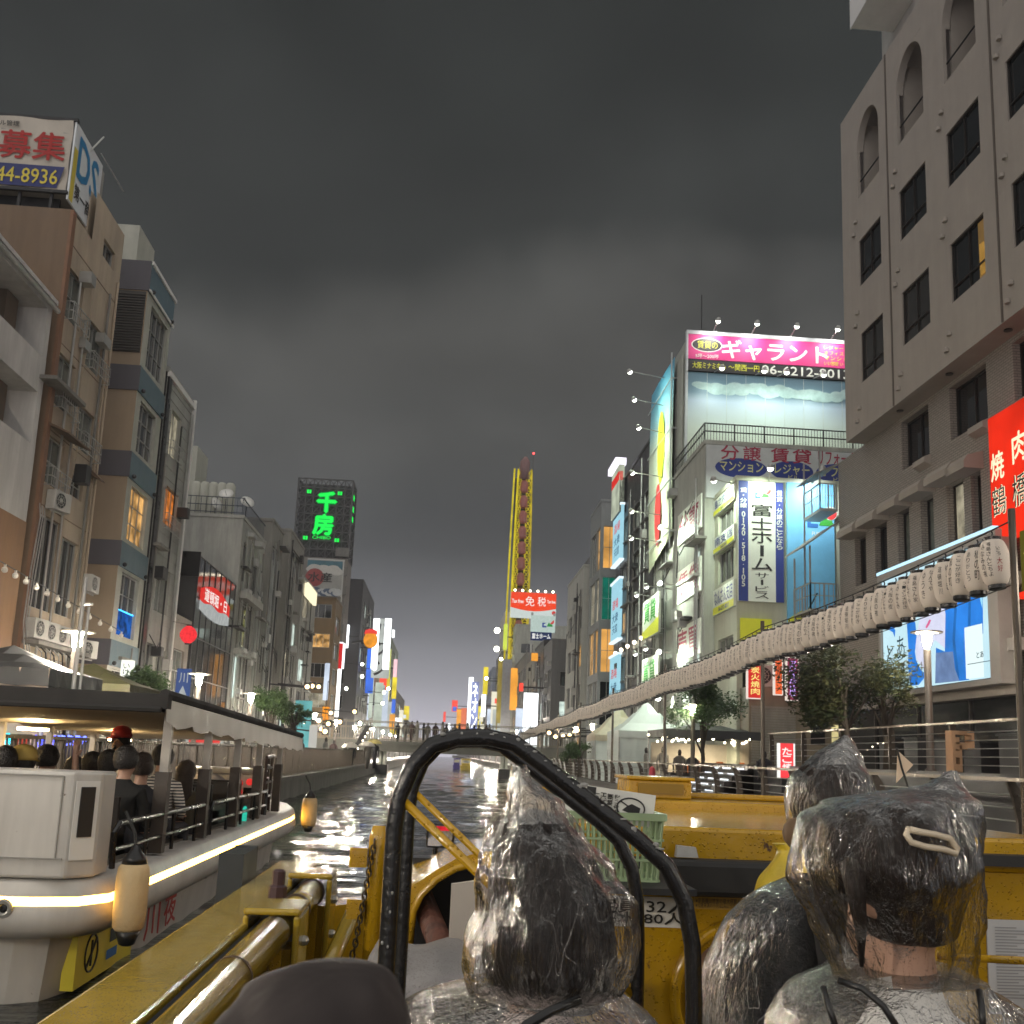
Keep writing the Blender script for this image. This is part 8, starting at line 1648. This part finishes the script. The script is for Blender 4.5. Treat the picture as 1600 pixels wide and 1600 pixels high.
q = MB(); q.prism([(-.05, .1, .57), (-.005, .1, .585), (-.005, .1, .595), (-.05, .1, .612)], (0, .02, 0)); q.prism([(.05, .1, .57), (.005, .1, .585), (.005, .1, .595), (.05, .1, .612)], (0, .02, 0)); q.build('bow_tie', M_black, tg_, local=True)
q = MB(); q.tube([(-.06, .16, .67), (-.03, .13, .69)], .018, 8); q.build('microphone', M_black, tg_, local=True)

# ---- foreground passengers in clear rain ponchos
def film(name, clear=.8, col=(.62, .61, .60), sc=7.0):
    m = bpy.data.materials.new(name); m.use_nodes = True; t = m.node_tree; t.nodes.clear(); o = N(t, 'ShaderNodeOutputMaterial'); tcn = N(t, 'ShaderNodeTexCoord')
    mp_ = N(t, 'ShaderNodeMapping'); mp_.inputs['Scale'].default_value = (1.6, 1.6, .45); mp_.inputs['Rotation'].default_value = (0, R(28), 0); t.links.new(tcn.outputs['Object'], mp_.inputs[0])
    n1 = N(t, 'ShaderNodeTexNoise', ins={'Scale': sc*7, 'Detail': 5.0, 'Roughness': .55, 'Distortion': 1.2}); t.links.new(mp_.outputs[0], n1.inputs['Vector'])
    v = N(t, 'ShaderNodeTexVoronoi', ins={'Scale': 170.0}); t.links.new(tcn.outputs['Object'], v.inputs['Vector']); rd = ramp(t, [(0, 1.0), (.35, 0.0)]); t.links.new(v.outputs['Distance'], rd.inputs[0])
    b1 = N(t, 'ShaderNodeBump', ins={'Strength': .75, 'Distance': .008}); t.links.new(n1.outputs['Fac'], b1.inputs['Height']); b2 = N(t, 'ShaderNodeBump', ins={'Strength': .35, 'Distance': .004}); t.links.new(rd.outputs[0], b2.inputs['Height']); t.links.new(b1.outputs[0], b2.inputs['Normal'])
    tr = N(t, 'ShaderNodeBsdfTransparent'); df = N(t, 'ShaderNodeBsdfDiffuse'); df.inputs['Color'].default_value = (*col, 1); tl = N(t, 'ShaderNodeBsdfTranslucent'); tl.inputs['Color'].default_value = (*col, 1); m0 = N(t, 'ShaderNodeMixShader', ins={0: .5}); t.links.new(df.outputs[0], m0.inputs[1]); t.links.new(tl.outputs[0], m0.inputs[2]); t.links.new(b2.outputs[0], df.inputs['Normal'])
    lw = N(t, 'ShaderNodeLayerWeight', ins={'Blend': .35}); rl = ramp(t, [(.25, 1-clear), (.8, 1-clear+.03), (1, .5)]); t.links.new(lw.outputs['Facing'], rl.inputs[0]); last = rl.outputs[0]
    for s_, rot, w_, a_ in ((9, 25, .007, .5), (22, -35, .009, .42), (46, 15, .010, .32)):   # white lines painted in for light glinting along the film's creases
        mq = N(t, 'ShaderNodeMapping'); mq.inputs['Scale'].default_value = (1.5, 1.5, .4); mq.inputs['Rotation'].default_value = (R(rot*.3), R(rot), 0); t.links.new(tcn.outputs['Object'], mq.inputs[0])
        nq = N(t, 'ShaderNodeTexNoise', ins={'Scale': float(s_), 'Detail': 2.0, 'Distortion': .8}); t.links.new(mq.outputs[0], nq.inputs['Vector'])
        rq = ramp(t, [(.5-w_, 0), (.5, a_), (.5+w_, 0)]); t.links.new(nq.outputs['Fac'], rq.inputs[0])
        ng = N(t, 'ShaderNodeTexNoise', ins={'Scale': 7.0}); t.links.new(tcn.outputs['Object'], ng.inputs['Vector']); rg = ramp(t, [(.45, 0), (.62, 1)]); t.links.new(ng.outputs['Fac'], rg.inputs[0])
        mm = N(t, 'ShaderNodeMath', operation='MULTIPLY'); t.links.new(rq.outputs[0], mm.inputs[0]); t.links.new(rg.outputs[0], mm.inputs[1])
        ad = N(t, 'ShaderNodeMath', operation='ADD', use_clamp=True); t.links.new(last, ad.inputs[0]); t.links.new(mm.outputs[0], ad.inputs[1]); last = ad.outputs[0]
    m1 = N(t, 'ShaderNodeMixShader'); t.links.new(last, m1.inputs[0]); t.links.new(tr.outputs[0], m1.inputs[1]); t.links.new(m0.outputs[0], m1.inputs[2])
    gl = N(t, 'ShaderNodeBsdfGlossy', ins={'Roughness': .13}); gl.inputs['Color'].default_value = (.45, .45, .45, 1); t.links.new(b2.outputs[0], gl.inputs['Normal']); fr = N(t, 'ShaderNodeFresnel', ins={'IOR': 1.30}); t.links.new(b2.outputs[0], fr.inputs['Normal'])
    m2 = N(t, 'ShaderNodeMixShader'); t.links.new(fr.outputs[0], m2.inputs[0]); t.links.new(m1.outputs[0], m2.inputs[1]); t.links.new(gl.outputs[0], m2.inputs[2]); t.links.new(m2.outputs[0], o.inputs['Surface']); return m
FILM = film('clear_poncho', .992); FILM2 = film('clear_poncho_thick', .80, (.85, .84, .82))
def strand(name, col, diag=0):
    m = bpy.data.materials.new(name); m.use_nodes = True; t = m.node_tree; b = t.nodes['Principled BSDF']; b.inputs['Roughness'].default_value = .42; b.inputs['Specular IOR Level'].default_value = .14; tcn = N(t, 'ShaderNodeTexCoord'); mp_ = N(t, 'ShaderNodeMapping'); mp_.inputs['Scale'].default_value = (1, 1, .06); mp_.inputs['Rotation'].default_value = (0, R(diag), 0); t.links.new(tcn.outputs['Object'], mp_.inputs[0])
    n1 = N(t, 'ShaderNodeTexNoise', ins={'Scale': 130.0, 'Detail': 4.0, 'Distortion': .6}); t.links.new(mp_.outputs[0], n1.inputs['Vector']); r = ramp(t, [(.3, [c*.5 for c in col]), (.7, [c*1.7 for c in col])]); t.links.new(n1.outputs['Fac'], r.inputs[0]); t.links.new(r.outputs[0], b.inputs['Base Color']); bp_ = N(t, 'ShaderNodeBump', ins={'Strength': .9, 'Distance': .006}); t.links.new(n1.outputs['Fac'], bp_.inputs['Height']); t.links.new(bp_.outputs[0], b.inputs['Normal']); return m
H_A = strand('long_hair_black', (.010, .0075, .007), 24); H_C = strand('hair_dark_brown', (.014, .0095, .008), 12)
def silh(name, rows, Y, m, parent, depth, nr=46, n=60, amp=.0, freq=18, seed=0, sq=1.0, yoff=0.0, open_ends=False):
    """closed skin through a stack of level outlines: rows of (y, left, right) in the picture give width and height on the plane of the body; depth gives its real thickness"""
    q = MB(); L = len(rows)
    def samp(t):
        i = min(int(t), L-2); f = t-i; a = [rows[max(0, i-1)], rows[i], rows[i+1], rows[min(L-1, i+2)]]
        r = []
        for k in range(3): p0, p1, p2, p3 = [z[k] for z in a]; r.append(.5*(2*p1+(p2-p0)*f+(2*p0-5*p1+4*p2-p3)*f*f+(3*p1-p0-3*p2+p3)*f**3))
        return r
    for i in range(nr+1):
        y, l, r = samp((L-1)*i/nr); r = max(r, l+1.5); a, b = at(l, y, Y=Y), at(r, y, Y=Y); c = (a+b)/2; hw = (b-a)/2; d = depth(i/nr, hw.length) if callable(depth) else min(depth, hw.length*1.05)
        for j in range(n):
            an = 2*math.pi*j/n; cs, sn = math.cos(an), math.sin(an); p = c+hw*(abs(cs)**sq*(1 if cs > 0 else -1))+Vector((0, yoff+d*(abs(sn)**sq*(1 if sn > 0 else -1)), 0))
            if amp:
                k = mn.noise(Vector((p.x*freq+seed, p.y*freq, p.z*freq*.45)))+.5*mn.noise(Vector((p.x*freq*2.3, p.y*freq*2.3+seed, p.z*freq)))
                p = p+Vector((cs, sn, 0))*amp*k
            q.v.append(tuple(p))
    for i in range(nr):
        for j in range(n): q.f.append((i*n+j, i*n+(j+1) % n, (i+1)*n+(j+1) % n, (i+1)*n+j)); q.m.append(0)
    if not open_ends: q.f.append(tuple(range(n))); q.m.append(0); q.f.append(tuple(nr*n+j for j in reversed(range(n)))); q.m.append(0)
    return q.build(name, m, parent, True)
def front_body(t, scx, scz=None, shirt=None, sk=None, rz=0):
    m = BODY.copy(); m.materials[0] = sk or M_skin; m.materials[1] = shirt; m.materials[2] = M_jean
    for p_ in m.polygons:
        if p_.material_index == 0 and .33 < p_.center.z < .632: p_.material_index = 1
    o = link('body', m, t, local=True); o.scale = (scx, scx, scz or scx); o.rotation_euler = (0, 0, rz)
    q = MB()
    for s in (-1, 1): q.ball((s*.032*scx, .104*scx, .752*scx), (.012, .006, .007), 8)
    q.build('eyes', mat('eye_dark', (.02, .015, .012), .2), t, True, local=True); q = MB(); q.ball((0, .106*scx, .695*scx), (.022, .006, .006), 8); q.build('mouth', mat('lip', (.28, .10, .09), .5), t, True, local=True); return o
# A: long black hair, centre
YA = 1.5; cA = at(850, 1300, Y=YA)
tA_ = thing('person', 'passenger with long black hair under a pointed clear poncho hood between the hoops', 'person', (cA.x, YA, .80)); front_body(tA_, .9, .95, cloth('pinkish', (.62, .52, .50)))
silh('hair', [(1263, 822, 834), (1266, 806, 848), (1274, 794, 868), (1290, 783, 892), (1320, 774, 914), (1370, 764, 940), (1420, 758, 956), (1470, 755, 962), (1505, 756, 962), (1540, 768, 952), (1566, 800, 944), (1580, 850, 930)], YA, H_A, tA_, lambda s, h: min(.125, h*1.0)*(1 if s < .75 else 1-.9*(s-.75)), amp=.006, freq=26)
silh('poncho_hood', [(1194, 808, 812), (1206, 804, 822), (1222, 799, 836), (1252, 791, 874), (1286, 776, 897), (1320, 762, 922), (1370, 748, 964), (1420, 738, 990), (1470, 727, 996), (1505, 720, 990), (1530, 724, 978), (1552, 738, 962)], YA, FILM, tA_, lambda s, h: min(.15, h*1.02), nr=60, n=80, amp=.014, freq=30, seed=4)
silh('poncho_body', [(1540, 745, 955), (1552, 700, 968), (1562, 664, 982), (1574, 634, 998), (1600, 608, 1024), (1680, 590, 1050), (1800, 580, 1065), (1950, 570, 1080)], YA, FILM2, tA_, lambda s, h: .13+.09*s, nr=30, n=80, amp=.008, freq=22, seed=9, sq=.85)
TIP = film('poncho_tip', .66, (.85, .84, .82)); silh('hood_tip', [(1196, 808.5, 811.5), (1206, 805, 821), (1222, 800.5, 834), (1240, 795, 858), (1256, 792, 874), (1270, 786, 884), (1284, 780, 893)], YA, TIP, tA_, lambda s, h: min(.14, h*1.0), nr=26, n=50, amp=.012, freq=34, seed=51, open_ends=True)
q = MB(); p = [at(905, 1562, Y=1.36), at(860, 1580, Y=1.34), at(822, 1602, Y=1.33), at(790, 1640, Y=1.33)]; q.tube(p, .007, 6); q.build('bag_strap', M_black, tA_, True)
# C: right, light shirt
YC = 1.5; cC = at(1412, 1300, Y=YC)
tC_ = thing('person', 'passenger in a pale top with dark hair and a beige claw clip under a poncho', 'person', (cC.x, YC, .835)); front_body(tC_, .9, .97, cloth('palegrey', (.78, .77, .76)), rz=R(25))
silh('hair', [(1247, 1372, 1392), (1250, 1338, 1432), (1260, 1302, 1472), (1280, 1276, 1496), (1310, 1264, 1508), (1345, 1270, 1511), (1380, 1300, 1508), (1410, 1338, 1500), (1440, 1350, 1492), (1464, 1366, 1482), (1474, 1390, 1462)], YC, H_C, tC_, lambda s, h: min(.118, h*1.0), amp=.006, freq=26, seed=2)
q = MB(); P = [at(1290, 1300, Y=1.52), at(1290, 1350, Y=1.5), at(1300, 1410, Y=1.5), at(1316, 1474, Y=1.5)]; q.tube(P, [.035, .03, .022, .006], 10); P = [at(1330, 1340, Y=1.44), at(1338, 1400, Y=1.42), at(1345, 1450, Y=1.43), at(1346, 1510, Y=1.44)]; q.tube(P, [.02, .014, .009, .003], 8); q.build('hair_lock', H_C, tC_, True)
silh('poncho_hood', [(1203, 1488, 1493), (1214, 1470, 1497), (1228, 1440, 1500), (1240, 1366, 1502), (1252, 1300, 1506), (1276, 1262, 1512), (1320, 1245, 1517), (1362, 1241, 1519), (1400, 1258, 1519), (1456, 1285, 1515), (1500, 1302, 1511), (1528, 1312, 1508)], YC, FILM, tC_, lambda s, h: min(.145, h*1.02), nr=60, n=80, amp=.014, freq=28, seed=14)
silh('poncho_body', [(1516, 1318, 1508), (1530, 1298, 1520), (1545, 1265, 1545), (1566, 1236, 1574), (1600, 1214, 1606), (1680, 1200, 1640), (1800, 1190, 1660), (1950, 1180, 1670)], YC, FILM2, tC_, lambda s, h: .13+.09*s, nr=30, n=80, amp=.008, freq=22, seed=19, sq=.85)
silh('hood_tip', [(1204.5, 1488.5, 1492.5), (1214, 1472, 1496), (1224, 1456, 1498), (1234, 1440, 1500), (1244, 1426, 1502), (1262, 1440, 1506)], YC, TIP, tC_, lambda s, h: min(.06, h*.9), nr=24, n=40, amp=.008, freq=34, seed=52, open_ends=True)
q = MB(); P = [at(1420, 1294, Y=1.365), at(1416, 1304, Y=1.36), at(1424, 1316, Y=1.36), at(1446, 1323, Y=1.362), at(1474, 1327, Y=1.37), at(1493, 1334, Y=1.38), at(1496, 1326, Y=1.38), at(1484, 1310, Y=1.375), at(1462, 1304, Y=1.365), at(1438, 1300, Y=1.362), at(1422, 1296, Y=1.36)]; q.tube(P, .0045, 8); q.build('hair_clip', mat('clip_beige', (.55, .47, .36), .35, .1), tC_, True)
for P in ([at(1286, 1543, Y=1.36), at(1294, 1570, Y=1.34), at(1306, 1605, Y=1.33)], [at(1310, 1532, Y=1.37), at(1348, 1545, Y=1.35), at(1380, 1572, Y=1.34), at(1402, 1606, Y=1.33)], [at(1530, 1548, Y=1.37), at(1534, 1575, Y=1.35), at(1536, 1606, Y=1.34)]): q = MB(); q.tube(P, .0048, 6); q.build('top_strap', M_black, tC_, True)
# B: behind, dark jacket
YB_ = 2.25; cB = at(1285, 1240, Y=YB_)
tB_ = thing('person', 'passenger in a dark jacket and face mask leaning behind the one with the hair clip', 'person', (cB.x+.03, YB_, .93)); front_body(tB_, .93, .97, cloth('jacket', (.013, .013, .014)), M_skin2, rz=R(38))
silh('hair', [(1186, 1290, 1306), (1190, 1270, 1326), (1200, 1252, 1342), (1218, 1242, 1352), (1245, 1238, 1356), (1275, 1242, 1354), (1300, 1256, 1346), (1318, 1275, 1335)], YB_, H_C, tB_, lambda s, h: min(.10, h*1.02), amp=.005, freq=26, seed=5)
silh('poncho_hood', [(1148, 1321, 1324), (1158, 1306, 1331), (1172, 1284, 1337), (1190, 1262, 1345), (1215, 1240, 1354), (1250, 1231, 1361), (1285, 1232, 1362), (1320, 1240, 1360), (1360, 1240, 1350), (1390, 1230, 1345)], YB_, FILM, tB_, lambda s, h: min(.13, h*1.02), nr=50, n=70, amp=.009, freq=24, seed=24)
silh('hood_tip', [(1149, 1321.5, 1323.5), (1158, 1307, 1330), (1168, 1291, 1334), (1180, 1275, 1340), (1194, 1260, 1346)], YB_, TIP, tB_, lambda s, h: min(.12, h*1.0), nr=24, n=40, amp=.008, freq=30, seed=53, open_ends=True)
silh('jacket', [(1372, 1250, 1310), (1385, 1225, 1330), (1402, 1192, 1345), (1440, 1154, 1352), (1500, 1124, 1360), (1572, 1102, 1366), (1680, 1098, 1370), (1800, 1100, 1375), (2000, 1105, 1375)], YB_, cloth('jacket', (.013, .013, .014)), tB_, lambda s, h: .10+.10*s, nr=30, amp=.006, freq=10, seed=3)
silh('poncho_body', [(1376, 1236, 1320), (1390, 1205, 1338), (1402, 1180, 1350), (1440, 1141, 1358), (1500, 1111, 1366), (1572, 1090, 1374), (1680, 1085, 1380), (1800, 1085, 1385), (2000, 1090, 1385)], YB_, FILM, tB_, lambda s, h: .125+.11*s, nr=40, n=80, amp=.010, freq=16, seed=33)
q = MB(); p = at(1228, 1302, Y=2.22); q.ball(p+Vector((.022, 0, 0)), (.028, .04, .034), 10); q.build('face_mask', mat('mask_brown', (.10, .06, .03), .7), tB_, True)
q = MB(); P = [at(1268, 1390, Y=2.1), at(1290, 1415, Y=2.08), at(1310, 1460, Y=2.06), at(1322, 1540, Y=2.03)]; q.tube(P, [.03, .045, .05, .05], 8); q.build('bag_strap', mat('strap_black', (.01, .01, .011), .8), tB_, True)
# yellow raincoat person beyond
YD = 3.1; cD = at(1225, 1360, Y=YD); tD_ = thing('person', 'person in a bright yellow raincoat mostly hidden in front of the bow wall', 'person', (cD.x, YD, .75)); front_body(tD_, .85, .80, mat('raincoat_yellow', (.55, .40, .03), .4, .15, 5, .4, 14), M_skin2)
silh('raincoat', [(1318, 1206, 1240), (1322, 1212, 1250), (1330, 1216, 1262), (1345, 1208, 1275), (1365, 1193, 1285), (1390, 1183, 1295), (1440, 1180, 1305), (1560, 1178, 1310), (1800, 1178, 1312)], YD, mat('raincoat_yellow', (.55, .40, .03)), tD_, lambda s, h: min(.16, h), nr=26, n=40, amp=.010, freq=14, seed=7)
# soft dark mound at the bottom edge
q = MB(); rows = []
tK_ = thing('cloth_mound', 'dark grey soft cloth mound in the foreground at the bottom edge', 'bag', (-.06, .62, 1.15))
silh('cloth', [(1503, 520, 548), (1506, 480, 575), (1516, 440, 600), (1534, 408, 618), (1560, 370, 632), (1600, 330, 645), (1700, 290, 660), (1900, 260, 670)], .62, mat('soft_grey_cloth', (.036, .030, .030), .7, .3, 9, .6, 9, spec=.2), tK_, lambda s, h: min(.09, h*.9), nr=36, n=60, amp=.022, freq=16, seed=44)
# ------------------------------------------------------------------ damp air down the canal
hz = MB(); hz.box((-165, -45, -4.1), (165, 706, 74)); HM = bpy.data.materials.new('haze'); HM.use_nodes = True; ht = HM.node_tree; ht.nodes.clear()
ho = N(ht, 'ShaderNodeOutputMaterial'); hv = N(ht, 'ShaderNodeVolumePrincipled'); hv.inputs['Density'].default_value = .00045; hv.inputs['Color'].default_value = (.9, .92, 1, 1); hv.inputs['Anisotropy'].default_value = .35
ht.links.new(hv.outputs[0], ho.inputs['Volume']); hz.build('haze', HM, kind='stuff')
